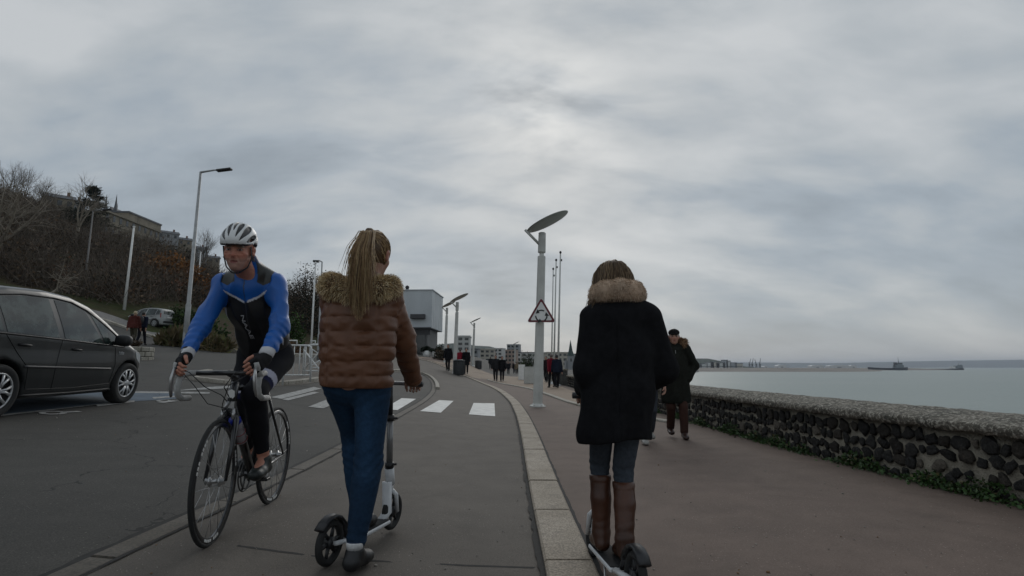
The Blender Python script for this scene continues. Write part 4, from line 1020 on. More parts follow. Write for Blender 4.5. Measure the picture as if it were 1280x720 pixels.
o = link('hillside_scrub', npmesh('hillside_scrub', np.concatenate(VV), np.concatenate(FF), False, np.concatenate(CC)), M_veg); tag(o, kind='stuff')

# bare trees one can tell apart
def hp(u, Y, v=330): x, y, z = onground(u, Y, v); return (x, y, z-.2)
bare_tree('pale limbed bare tree at the left edge of the photo, low on the slope', hp(-14, 42), 8.5, 3, .24, .12, .62, 4, M_pale, (.3, 0), .22)
bare_tree('bare tree with pale forked trunk below the dark conifer', hp(88, 62), 8.5, 8, .2, .18, .5, 4, M_pale, (.15, 0), .3)
bare_tree('fallen looking pale branchy tree just above the car roof', hp(62, 36), 3.6, 5, .09, .05, .75, 3, M_pale, (.8, 0), .3)
for (u, Y, h, sd_, lb) in [(6, 80, 8.5, 21, 'bare tree on the skyline at the far left edge'), (22, 86, 8, 22, 'second bare skyline tree from the left edge'), (40, 92, 7.5, 23, 'bare skyline tree above the pale branches'), (56, 98, 7, 24, 'bare skyline tree, fourth from the left edge'),
                           (72, 104, 6.5, 25, 'bare skyline tree right before the stone houses'), (85, 108, 5, 26, 'smallest bare skyline tree beside the dark conifer')]:
    bare_tree(lb, hp(u, Y), h, sd_, .16, .3, .5, 4, None, (random.uniform(-.1,.1), 0), .22, 'bare trees on the left skyline')
bare_tree('wide bare tree on the crest between the tall street lamp and the cyclist', hp(255, 150, 330), 13, 31, .26, .3, .5, 4, None, (0,0), .2)
bare_tree('bare tree rising beside the cyclist\'s blue left sleeve', hp(371, 95, 380), 8.5, 33, .2, .3, .5, 4, None, (0,0), .2)
bare_tree('smaller bare tree left of the hooked street lamp', hp(358, 105, 380), 9, 34, .18, .3, .45, 4, None, (0,0), .2)
bare_tree('thin bare tree in the brown scrub right of the dull lamp', hp(122, 70), 6.5, 36, .13, .25, .5, 4, None, (0,0), .25)
# conifer on the hill
r = np.random.default_rng(4); t = empty('conifer', 'dark ragged evergreen standing against the sky on the slope', 'tree', hp(107, 84)); V = []; Cc = []
hh = 9.2
mb = MB(); mb.tube([(0,0,-.5), (.1,0,hh*.5), (0,0,hh)], [.26, .16, .03], 8); mb.build('trunk', M_bark, t)
for k in range(95):
    z = hh*(.34+.66*r.random()); ln = (hh*1.08-z)*.52*r.uniform(.55, 1.15)+.3; a = r.uniform(0, 6.28); dr = np.array([math.cos(a), math.sin(a), .10])
    for q in range(60):
        f = r.random()**.7; p = np.array([0,0,z])+dr*ln*f+r.normal(size=3)*np.array([.14,.14,.1])*(.5+f); d = dr*.5+r.normal(size=3)*.6+np.array([0,0,.2]); d /= np.linalg.norm(d); s_ = np.cross(d, r.normal(size=3)); s_ /= np.linalg.norm(s_); L_ = r.uniform(.25, .5)
        V += [p-s_*.05, p+s_*.05, p+d*L_+s_*.02, p+d*L_-s_*.02]; g = r.uniform(.6, 1.4); Cc += [(.014*g, .022*g, .014*g)]*4
link('crown', npmesh('crown', np.array(V), np.arange(len(V)).reshape(-1, 4), False, np.array(Cc)), M_veg, t)
# shrubs that stand out along the road
bush('orange_shrub', 'rounded orange brown shrub left of the tall street lamp', 'shrub', hp(210, 55, 350), 3.4, OR, 41, 3600, .32, .95)
bush('orange_shrub', 'smaller orange brown shrub half behind the tall street lamp', 'shrub', hp(243, 57, 355), 2.4, OR, 42, 1600, .3, 1.0)
bush('evergreen_shrub', 'bright green shrub right of the tall street lamp foot', 'shrub', hp(232, 40, 385), 1.9, GR, 43, 2400, .2, 1.0)
bush('evergreen_shrub', 'green shrub close behind the cyclist\'s right arm', 'shrub', hp(262, 38, 390), 1.5, GR, 44, 1700, .2, 1.1)
bush('evergreen_shrub', 'tall green shrub beside the cyclist\'s left sleeve', 'shrub', hp(357, 42, 400), 1.7, [(.03, .06, .014), (.04, .075, .018)], 45, 2400, .18, 1.7)
bush('brown_hedge', 'clipped round brown beech hedge behind the white railings', 'hedge', hp(364, 36, 440), 1.1, [(.15, .085, .045), (.12, .07, .04)], 46, 2200, .1, .95)
bush('dark_hedge', 'dark bushy mass right of the hooked lamp beside the brown jacket', 'hedge', hp(415, 66, 420), 4.2, DG+BR, 47, 16000, .17, 1.75)
bush('dark_hedge', 'dark bushes left of the hooked lamp above the brown hedge', 'hedge', hp(382, 72, 420), 4.0, DG+BR, 48, 16000, .17, 1.8)
bush('dark_hedge', 'low dark bush behind the walking couple', 'hedge', hp(135, 44, 400), 2.6, BR+DG, 49, 2000, .26, .8)
PG = [(.16, .125, .065), (.13, .10, .055), (.10, .10, .04)]
bush('ornamental_grass', 'straw coloured tuft of tall grass left of the tall street lamp', 'grass tuft', hp(222, 31, 418), .95, PG, 51, 1500, .55, 1.1, 1.6)
bush('ornamental_grass', 'straw coloured grass tuft at the right of the tall street lamp', 'grass tuft', hp(257, 30, 425), .8, PG, 52, 1200, .5, 1.1, 1.6)
bush('ornamental_grass', 'yellowish grass tuft under the cyclist\'s right elbow', 'grass tuft', hp(277, 29.5, 430), .6, PG, 53, 900, .4, 1.2, 1.6)
p = bpy.data.objects['raised_flower_bed'].location
for (dx, dy, sd_, rd, pal, lb) in [(-.7, -.2, 61, .6, BR, 'brown low shrub at the left of the raised stone bed'), (.1, -.5, 62, .55, DG, 'dark low shrub in the middle of the raised stone bed'), (.85, .1, 63, .5, BR, 'brown low shrub at the right of the raised stone bed'), (.1, .7, 64, .6, GR, 'greener low shrub at the back of the raised stone bed')]:
    bush('low_shrub', lb, 'shrub', (p.x+dx, p.y+dy, p.z+.5), rd, pal, sd_, 700, .1, .6, group='shrubs planted in the raised stone bed')
# conifer in a tub behind the lamp post
x, y, z = onground(660, 50, 475); bush('dark_conifer', 'bushy dark conifer behind the street cabinets left of the lamp post', 'shrub', (x, y, z+.5), 1.15, DG+GR, 71, 2600, .16, 1.5, .6)
r = np.random.default_rng(6)
x, y, z = onground(552, 50, 465); bush('brown_shrub', 'brownish shrub beside the dark clothed person near the clad hall', 'shrub', (x, y, z), .75, BR+DG, 72, 1300, .14, 1.8)
for (u, lb) in [(533, 'dark clipped shrub in a white pot, left one by the clad hall door'), (545, 'dark clipped shrub in a white pot, right one by the clad hall door')]:
    x, y, z = onground(u, 54, 456); bush('potted_shrub', lb, 'potted shrub', (x, y, z+.55), .62, DG, int(u), 900, .12, .75, group='potted shrubs by the clad hall')
    t = [o for o in bpy.data.objects if o.name.startswith('potted_shrub')][-1]; mb = MB(); mb.lathe([(.3, -.6), (.42, .05), (.36, .05), (.34, -.05)], seg=14); mb.build('pot', M_white, t)
# ================================================================== PARKED MPV
M_cpaint = pm('car_paint', (.016, .018, .019), .32, .08, 1.2, metal=.0, spec=.5, coat=.35)
M_trim = pm('car_trim', (.010, .010, .011), .5, .1, 10); M_tyre = pm('tyre_rubber', (.018, .018, .018), .85, .2, 20); M_alloy = pm('alloy', (.50, .51, .52), .35, .08, 8, metal=.6)
m, nt, b = nodes('car_glass'); tc = N(nt, 'ShaderNodeTexCoord'); a = noise(nt, tc.outputs['Object'], 3.2, 4, .6)
nt.links.new(ramp(nt, a.outputs[0], [(.40, (.008, .012, .012)), (.50, (.022, .031, .029)), (.60, (.055, .072, .066))]).outputs[0], b.inputs['Base Color']); b.inputs['Roughness'].default_value = .06; b.inputs['IOR'].default_value = 1.5; b.inputs['Coat Weight'].default_value = .4; M_cgl = m  # opaque panes: greenish reflections and hints of interior painted into the colour as noise
WB = 2.42
def car_sections():
    # x along length: rear axle 0, front axle WB.  z up.  Profile of the roof line and of the belt
    top = [(-.62, .80), (-.60, 1.02), (-.52, 1.30), (-.35, 1.46), (.1, 1.545), (.7, 1.57), (1.15, 1.54), (1.5, 1.45), (1.85, 1.27), (2.2, 1.06), (2.5, .93), (2.85, .82), (3.02, .70), (3.08, .55)]
    return np.array(top)
TOP = car_sections()
def car_sdf(P):
    x, y, z = P[:, 0], np.abs(P[:, 1]), P[:, 2]
    ztop = np.interp(x, TOP[:, 0], TOP[:, 1]); zt = ztop+0
    # half width as function of height, tumblehome above the belt line
    belt = np.interp(x, [-.6, 0, 1.2, 2.2, 3.0], [.98, .96, .92, .86, .74])
    wmax = np.interp(x, [-.66, -.55, -.2, .6, 1.8, 2.5, 2.8, 3.0, 3.1], [.50, .70, .80, .835, .835, .815, .74, .58, .40])
    low = np.interp(z, [.18, .26, .45, .62, .80], [.90, .955, .985, 1., .985])
    tum = np.clip((z-belt)/np.maximum(1.58-belt, .2), 0, 1.2); hw = wmax*low*(1-.27*tum**1.25)
    hw = hw-.012*np.exp(-((z-.57)/.035)**2)*(x > .2)*(x < 2.0)*0
    d1 = (y-hw)*.92
    d2 = (z-zt+.18*(y/.8)**4*.35)*.8
    d3 = .19-z
    d4 = np.maximum(x-(3.09-.10*np.maximum(0, (.35-z)/.2)), -.66-x)
    k = .07
    def smax(a, b, k): h = np.maximum(k-np.abs(a-b), 0)/k; return np.maximum(a, b)+h*h*k*.25
    d = smax(smax(smax(d1, d2, .05), d3, .06), d4, .09)
    for xa in (0, WB):                                   # wheel arches
        rr = np.sqrt((x-xa)**2+(z-.315)**2); arch = np.maximum(.365-rr, -(1.2)+0*rr); cut = np.maximum(rr-.365, .58-y)
        d = np.maximum(d, -cut)
    return d

CARBODY = sdf_mesh('body', [], .024, .02, fn=car_sdf, box=((-.80, -1.0, .08), (3.24, 1.0, 1.70)))
def on_side(x, z, sgn=1, off=.004):
    """point on the car's flank at (x, z)"""
    lo, hi = 0., 1.1
    for _ in range(22):
        mdl = (lo+hi)/2
        if car_sdf(np.array([[x, mdl, z]]))[0] < 0: lo = mdl
        else: hi = mdl
    return np.array([x, sgn*(lo+off), z])
def flank_panel(poly, sgn, off=.004, st=.06, th=.012):
    """a thin pane following the flank, cut to a polygon in (x, z)"""
    P = [Vector(p) for p in poly]; n = len(P); out = []
    for i in range(n):
        a, b_ = P[i], P[(i+1) % n]; k = max(1, int((b_-a).length/st)); out += [a+(b_-a)*(j/k) for j in range(k)]
    nb = len(out); xs = [p.x for p in out]; zs = [p.y for p in out]
    for x in np.arange(min(xs)+st/2, max(xs), st):
        for z in np.arange(min(zs)+st/2, max(zs), st):
            c_ = False; j = n-1
            for i in range(n):
                if (P[i].y > z) != (P[j].y > z) and x < (P[j].x-P[i].x)*(z-P[i].y)/(P[j].y-P[i].y)+P[i].x: c_ = not c_
                j = i
            if c_: out.append(Vector((x, z)))
    res = geometry.delaunay_2d_cdt(out, [(i, (i+1) % nb) for i in range(nb)], [list(range(nb))], 1, 1e-4)
    V = [on_side(p.x, p.y, sgn, off) for p in res[0]]; V2 = [v-np.array([0, sgn*th, 0]) for v in V]; m_ = len(V)
    F = [tuple(f) for f in res[2]]; mb = MB(); ed = {}
    for f in F:
        for i in range(3): e = (f[i], f[(i+1) % 3]); ed[e] = ed.get(e, 0)+1
    rim = [(a, b_, b_+m_, a+m_) for (a, b_) in ed if (b_, a) not in ed]
    mb.add(V, F, True); mb.add(V+V2, [tuple(r_[::-1]) for r_ in rim]); return mb
def flank_strip(path, w_, sgn, off=.003, st=.05):
    L_ = dense(path, st); mb = MB(); mb.tube([on_side(p[0], p[1], sgn, off) for p in L_], w_, 5); return mb
def wheel_mesh(parent, mt_rim):
    mb = MB(); mb.lathe([(.20, -.09), (.27, -.10), (.30, -.095), (.315, -.06), (.317, 0), (.315, .06), (.30, .095), (.27, .10), (.215, .09), (.20, .06)], ax=(0,1,0), seg=40, cap=False); ty = mb.build('tyre', M_tyre, parent)
    mb = MB(); mb.lathe([(.20, -.09), (.215, -.085), (.218, .085), (.205, .088), (.20, .07), (.17, -.02), (.03, -.03)], ax=(0,1,0), seg=40); mb.build('wheel_well', M_trim, parent)
    mb = MB(); mb.ring((0, .083, 0), (0,1,0), .207, .012, 40, 6)
    for k in range(6):                                    # six double spokes
        for da in (-.14, .14):
            a = k*math.pi/3+da; c_, s_ = math.cos(a), math.sin(a); a2 = k*math.pi/3+da*1.75; mb.tube([(.05*c_, .088, .05*s_), (.12*c_, .088, .12*s_), (.205*math.cos(a2), .080, .205*math.sin(a2))], [.016, .017, .022], 6, flat=.6)
    mb.lathe([(.055, .06), (.055, .092), (.035, .098), (.005, .1)], ax=(0,1,0), seg=20); mb.build('rim', mt_rim, parent)
def mpv(label, loc, rot, sc_=1):
    t = empty('parked_car', label, 'car', loc); t.rotation_mode = 'QUATERNION'; t.rotation_quaternion = rot; t.scale = (sc_,)*3
    link('body', CARBODY, M_cpaint, t)
    for sg in (1, -1):
        for (nm, poly) in [('window', [(-.38, 1.03), (-.36, 1.28), (-.20, 1.385), (-.13, 1.39), (-.05, 1.01)]), ('window', [(.0, 1.005), (-.08, 1.40), (.30, 1.445), (.70, 1.455), (.80, .965)]),
                           ('window', [(.90, .96), (.80, 1.45), (1.10, 1.43), (1.36, 1.35), (1.68, .905)]), ('window', [(1.75, .90), (1.46, 1.32), (1.62, 1.24), (1.95, 1.06), (2.13, .895)])]:
            flank_panel(poly, sg).build(nm, M_cgl, t)
        for pth in ([(-.42, 1.01), (-.40, 1.29), (-.2, 1.41), (.3, 1.468), (.8, 1.475), (1.12, 1.45), (1.4, 1.365), (1.66, 1.235), (2.0, 1.045), (2.2, .885)], [(-.42, 1.0), (.85, .945), (2.2, .875)]):
            flank_strip(pth, .012, sg).build('window_trim', M_trim, t)
        for pth in ([(.86, .94), (.80, .60), (.83, .30)], [(1.98, .87), (2.02, .62), (1.98, .34)], [(-.02, .98), (.20, .74), (.36, .58), (.40, .33)], [(.40, .32), (1.2, .30), (1.98, .33)]):
            flank_strip(pth, .006, sg, .0).build('door_seam', M_trim, t)
        flank_strip([(.30, .60), (1.1, .575), (1.92, .55)], .017, sg, .004).build('side_moulding', pm('moulding', (.05, .05, .052), .4), t)
        for xh, zh in ((.18, .86), (1.06, .82)):
            mb = MB(); mb.tube([on_side(xh, zh, sg, .0), on_side(xh+.03, zh, sg, .03), on_side(xh+.13, zh-.005, sg, .032), on_side(xh+.17, zh-.005, sg, .0)], .014, 6, flat=1.4); mb.build('handle', M_trim, t)
        q = on_side(1.92, .93, sg, 0); mb = MB()
        V, F_ = I3; sq = np.sign(V)*np.abs(V)**.7; mb.add(sq*np.array([.075, .115, .085])+q+np.array([-.01, sg*.15, .05]), F_, True); mb.tube([q+np.array([0, -.02*sg, 0]), q+np.array([0, sg*.10, .01])], .03, 8); mb.build('wing_mirror', M_trim, t)
        mb = MB(); pq = [on_side(2.74, .70, sg, .004), on_side(2.92, .60, sg, .004)]; flank_panel([(2.55, .80), (2.72, .79), (2.90, .69), (2.94, .58), (2.80, .60), (2.62, .70)], sg, .004, .04).build('headlight', pm('headlight_glass', (.42, .44, .45), .12, .2, 9, spec=.7), t)
        flank_panel([(-.50, 1.12), (-.42, 1.12), (-.44, .82), (-.50, .72)], sg, .004, .04).build('tail_light', pm('tail_light_red', (.25, .015, .012), .2), t)
        mb = MB()
        for k, xx in enumerate((2.095, 2.125, 2.15, 2.175, 2.20)): mb.tube([on_side(xx, .765, sg, .002), on_side(xx+.006, .765+(.045 if k in (0, 2) else .03), sg, .002)], .006, 4)
        mb.tube([on_side(2.09, .768, sg, .002), on_side(2.21, .765, sg, .002)], .004, 4)
        mb.build('fender_badge', M_alloy, t)
        flank_strip([(.30, .245), (1.2, .235), (2.1, .245)], .02, sg, .0).build('sill', M_trim, t)
        for xa in (0, WB):
            wt = bpy.data.objects.new('wheel', bpy.data.meshes.new('hub')); wt.data = None if False else wt.data
            COL.objects.link(wt); wt.parent = t; wt.location = (xa, sg*.72, .315); wt.rotation_euler = (0, 0, 0 if sg > 0 else math.pi)
            mbh = MB(); mbh.lathe([(.06, -.1), (.06, .05)], ax=(0,1,0), seg=12); hub = bpy.data.meshes.new('wheel'); hub.from_pydata(mbh.v, [], mbh.f); hub.materials.append(M_trim); wt.data = hub
            wheel_mesh(wt, M_alloy)
    mb = MB(); mb.box((3.08, 0, .42), (.05, .9, .13), bev=.01); mb.build('grille', M_trim, t)
    mb = MB(); mb.box((3.10, 0, .34), (.02, .5, .11)); mb.build('number_plate', M_white, t)
    ws = [(1.58, .60, 1.44), (2.20, .70, 1.08)]
    mb = MB(); V = []; 
    for (x, hw, z) in ((1.56, .50, 1.425), (1.75, .56, 1.335), (1.95, .61, 1.225), (2.16, .66, 1.095)):
        for yy in np.linspace(-hw, hw, 9): 
            z2 = z-.18*(yy/.8)**4*.35; V.append((x, yy, z2+.012))
    mb.add(V, [(i*9+j, (i+1)*9+j, (i+1)*9+j+1, i*9+j+1) for i in range(3) for j in range(8)], True); n_ = len(V)
    mb.add([(a, b_, c_-.02) for (a, b_, c_) in V], [(i*9+j, i*9+j+1, (i+1)*9+j+1, (i+1)*9+j) for i in range(3) for j in range(8)], True); mb.build('windscreen', M_cgl, t)
    mb = MB(); V = []
    for z in np.linspace(1.04, 1.36, 5):
        xs_ = np.linspace(-.95, .2, 400)
        for yy in np.linspace(-.56+.25*(z-1.04), .56-.25*(z-1.04), 9):
            dd = car_sdf(np.stack([xs_, np.full(400, yy), np.full(400, z)], 1)); V.append((xs_[np.argmax(dd < 0)]-.008, yy, z))
    mb.add(V, [(i*9+j, i*9+j+1, (i+1)*9+j+1, (i+1)*9+j) for i in range(4) for j in range(8)], True); mb.add([(a+.012, b_, c_) for (a, b_, c_) in V], [(i*9+j, (i+1)*9+j, (i+1)*9+j+1, i*9+j+1) for i in range(4) for j in range(8)], True); mb.build('rear_window', M_cgl, t)
    mb = MB(); mb.box((-.672, 0, .80), (.02, .5, .11)); mb.build('number_plate', M_white, t)
    mb = MB(); mb.box((-.66, 0, .42), (.06, 1.2, .16), bev=.02); mb.build('bumper', M_trim, t)
    mb = MB(); mb.tube([(1.55, -.25, 1.46), (1.40, -.25, 1.66)], .004, 4); mb.build('aerial', M_trim, t)
    return t
# stands on the sloping road, right side to us, facing up the road
pf = Vector((*gp(147, 505), 0)); pr = Vector((*gp(-8, 524), 0))
def g3(p): return Vector((p[0], p[1], gz(p[0], p[1])))
hd = (pf-pr).normalized(); rr_ = pr+hd*((pf-pr).length-WB)*.5
side = Vector((-hd.y, hd.x, 0))
ctr = rr_+side*.80
fw = (g3(ctr+hd*WB)-g3(ctr)).normalized(); lf = (g3(ctr+side*.8)-g3(ctr-side*.8)).normalized(); upv = fw.cross(lf).normalized(); lf = upv.cross(fw)
Mx = Matrix((fw, lf, upv)).transposed()
mpv('dark grey people carrier parked at the left edge of the road', g3(ctr), Mx.to_quaternion(), 1.02)
# silver car far off, half hidden by the kerb planting
x, y = gp(194, 417.5); z = gz(x, y)+.1; 
cars = copy_tree(bpy.data.objects['parked_car']); cars['label'] = 'small distant silver car behind the walking couple'; cars.location = (x-1.0, y+2.2, gz(x-1, y+2.2)+.1); cars.rotation_quaternion = Matrix.Rotation(R(170), 3, 'Z').to_quaternion(); cars.scale = (.86, .86, .86)
M_silver = pm('silver_paint', (.30, .31, .31), .35, .05, 1, metal=.4)
for ch in bpy.data.objects:
    if ch.parent == cars and ch.name.startswith('body'): ch.data = ch.data.copy(); ch.data.materials.clear(); ch.data.materials.append(M_silver)

# ================================================================== ROAD BICYCLE (local: forward = +y, rider's right = +x)
M_frame = pm('frame_black', (.012, .012, .014), .3, .1, 8, coat=.5); M_rub = M_tyre; M_tape = pm('bar_tape', (.42, .42, .41), .7, .15, 30); M_met = pm('bare_metal', (.45, .45, .45), .3, .1, 10, metal=.8)
M_chain = pm('chain_metal', (.10, .10, .10), .4, .2, 20, metal=.8)
BK = (-1.675, 3.68, gz(-1.675, 3.68)); BROT = math.pi+.075
bike = empty('bicycle', 'black road bicycle with white taped drop bars ridden towards us', 'bicycle', BK, BROT)
FA, RA, BB = (0, .47, .335), (0, -.48, .335), (0, -.07, .275)
def bwheel(c_, steer):
    w0 = MB(); w0.lathe([(.018, -.05), (.018, -.03), (.03, -.028), (.03, -.022), (.012, -.02), (.012, .02), (.03, .022), (.03, .028), (.018, .03), (.018, .05)], ax=(1,0,0), seg=14); wt = w0.build('wheel', M_met, bike); wt.location = c_; wt.rotation_euler = (0, 0, steer)
    mb = MB(); mb.ring((0,0,0), (1,0,0), .325, .0125, 72, 8); mb.build('tyre', M_rub, wt)
    mb = MB(); mb.lathe([(.29, -.008), (.314, -.010), (.317, 0), (.314, .010), (.29, .008), (.288, 0), (.29, -.008)], ax=(1,0,0), seg=72, cap=False); mb.build('rim', M_frame, wt)
    mb = MB()
    for sg in (1, -1):                                    # white lettering blocks on the rim
        for c0 in (.3, 2.4, 4.5):
            for k in range(8):
                a = c0+k*.085; 
                if k in (3,): continue
                mb.box((sg*.0098, .302*math.cos(a), .302*math.sin(a)), (.002, .014, .018), M=Matrix.Rotation(a, 3, 'X'))
    mb.build('rim_lettering', M_white, wt)
    for k in range(20):
        a = 2*math.pi*k/20; sg = 1 if k % 2 else -1; a2 = a+(.5 if (k//2) % 2 else -.5)
        mb = MB(); mb.tube([(sg*.025, .028*math.cos(a2), .028*math.sin(a2)), (0, .29*math.cos(a), .29*math.sin(a))], .0016, 4); mb.build('spoke', M_met, wt)
    return wt
bwheel(FA, R(4)); bwheel(RA, 0)
HT, HBt = Vector((0, .285, .87)), Vector((0, .325, .73)); ST = Vector((0, -.225, .80))
mb = MB(); mb.tube([HT, HBt], .024, 12); mb.tube([HT-Vector((0, .0, .03)), ST], [.018, .016], 12); mb.tube([HBt+Vector((0, 0, .02)), BB], [.025, .026], 12); mb.tube([BB, ST+Vector((0, -.012, .05))], .018, 12)
for sg in (1, -1): mb.tube([(sg*.012, BB[1], BB[2]), (sg*.045, -.2, .30), (sg*.062, RA[1], RA[2])], [.013, .011, .008], 8); mb.tube([(sg*.012, ST.y, ST.z), (sg*.04, -.33, .58), (sg*.062, RA[1], RA[2])], [.010, .009, .007], 8)
mb.lathe([(.028, -.04), (.028, .04)], BB, (1,0,0), 16); mb.build('frame', M_frame, bike)
mb = MB(); mb.tube([HBt, (0, .34, .69)], .022, 10); 
for sg in (1, -1): mb.tube([(sg*.01, .342, .695), (sg*.045, .352, .66), (sg*.052, .40, .53), (sg*.055, .47, .335)], [.02, .018, .014, .009], 8)
mb.build('fork', M_frame, bike)
mb = MB(); mb.box((0, .335, .74), (.055, .03, .04)); mb.tube([(.03, .36, .72), (.032, .37, .66)], .010, 6); mb.tube([(-.03, .36, .72), (-.032, .37, .66)], .010, 6); mb.tube([(0, .36, .76), (.03, .37, .71)], .007, 6); mb.build('brake_caliper', M_met, bike)
mb = MB(); mb.prism([(-.018, -.02), (0, -.03), (.018, -.02), (.02, .012), (.010, .024), (0, .016), (-.010, .024), (-.02, .012)], .004, Matrix.Translation((0, .333, .80)) @ Matrix.Rotation(R(-90), 4, 'X')); mb.build('head_badge', M_white, bike)
mb = MB(); mb.tube([(0, .285, .87), (0, .28, .90), (0, .39, .925)], [.02, .019, .018], 10); mb.build('stem', M_frame, bike)
hb = MB(); 
hb.tube([(-.19, .39, .925), (.19, .39, .925)], [.0145]*2, 10); hbar = hb.build('handlebar', M_frame, bike)
for sg in (1, -1):
    mb = MB(); mb.tube([(sg*.185, .39, .925), (sg*.208, .405, .925), (sg*.212, .46, .92), (sg*.214, .505, .895), (sg*.216, .522, .85), (sg*.218, .505, .805), (sg*.22, .46, .785), (sg*.22, .37, .782)], .0165, 10); mb.build('drop', M_tape, hbar)
    mb = MB(); mb.tube([(sg*.212, .48, .912), (sg*.213, .525, .93), (sg*.213, .555, .965), (sg*.212, .56, .985)], [.021, .021, .018, .014], 10); mb.build('brake_hood', M_tape, hbar)
    mb = MB(); mb.tube([(sg*.213, .565, .955), (sg*.218, .585, .90), (sg*.222, .578, .84), (sg*.226, .56, .80)], [.009, .010, .009, .006], 8, flat=1.5); mb.build('brake_lever', M_met, hbar)
    mb = MB(); mb.tube([(sg*.205, .545, .955), (sg*.12, .60, .93), (sg*.05, .56, .85), (sg*.018, .42, .80), (sg*.01, .36, .76)], .0028, 6); mb.tube([(sg*.20, .53, .94), (sg*.09, .60, .86), (sg*.04, .54, .76), (-sg*.02, .40, .72), (-sg*.03, .34, .68)], .0026, 6); mb.build('cable', M_dark, hbar)
mb = MB(); mb.tube([(0, -.23, .83), (0, -.262, .955)], .0136, 10); mb.build('seat_post', M_frame, bike)
sd_ = sdf_mesh('saddle', [C((0, -.38, .972), (0, -.12, .978), .03, .018, (1,0,0), 1.3), E((0, -.37, .972), (.07, .06, .025))], .008, .04); link('saddle', sd_, M_frame, bike)
CR = R(0)
crank = MB(); 
for (rad, xo) in ((.105, .045), (.085, .036)): crank.ring((xo, 0, 0), (1,0,0), rad, .0045, 40, 6)
for k in range(5): a = k*1.2566; crank.tube([(.04, 0, 0), (.044, .10*math.cos(a), .10*math.sin(a))], .007, 6)
ck = crank.build('chainset', M_chain, bike); ck.location = BB
for sg, dy in ((-1, .17), (1, -.17)):                     # left crank forward, right crank back
    mb = MB(); mb.tube([(sg*.06, 0, 0), (sg*.075, dy, 0)], [.016, .012], 8); mb.build('crank', M_frame, ck)
    mb = MB(); mb.box((sg*.125, dy, 0), (.08, .06, .018), bev=.004); mb.tube([(sg*.07, dy, 0), (sg*.12, dy, 0)], .006, 6); mb.build('pedal', M_dark, ck)
mb = MB(); mb.tube([(.045, BB[1], BB[2]+.105), (.045, RA[1], RA[2]+.04)], .0035, 4); mb.tube([(.045, BB[1], BB[2]-.105), (.045, RA[1]+.03, RA[2]-.13)], .0035, 4); mb.tube([(.045, RA[1]+.03, RA[2]-.13), (.045, RA[1]+.01, RA[2]-.06)], .007, 4); mb.lathe([(.045, .03), (.05, .035), (.04, .045), (.03, .05)], RA, (1,0,0), 20); mb.build('chain', M_chain, bike)
wbt = empty('water_bottle', 'clear drinking bottle with a bright blue cap on the bicycle frame', 'bottle', BK, BROT)
bd = Vector((0, .395, .455)).normalized(); bp = Vector((0, .085, .45))+Vector((0, .052, .058)); bdir = (HBt-Vector(BB)).normalized()
mb = MB(); mb.lathe([(.03, 0), (.036, .006), (.036, .085), (.031, .10), (.036, .115), (.036, .155), (.028, .17)], bp, bdir, 18); mb.build('bottle_body', pm('bottle_plastic', (.30, .28, .30), .3, .1, 9), wbt)
mb = MB(); mb.lathe([(.034, .165), (.034, .19), (.022, .205), (.014, .21), (.014, .228), (.006, .232)], bp, bdir, 18); mb.build('cap', pm('cap_blue', (.02, .04, .42), .35), wbt)
mb = MB(); 
for a_ in (.02, .08): mb.ring(bp+bdir*a_, bdir, .038, .003, 20, 5)
mb.tube([bp-bdir*.01-Vector((0, .03, .03)), bp+bdir*.13-Vector((0, .03, .03))], .005, 5); mb.build('bottle_cage', pm('cage_red', (.22, .05, .05), .4), bike)

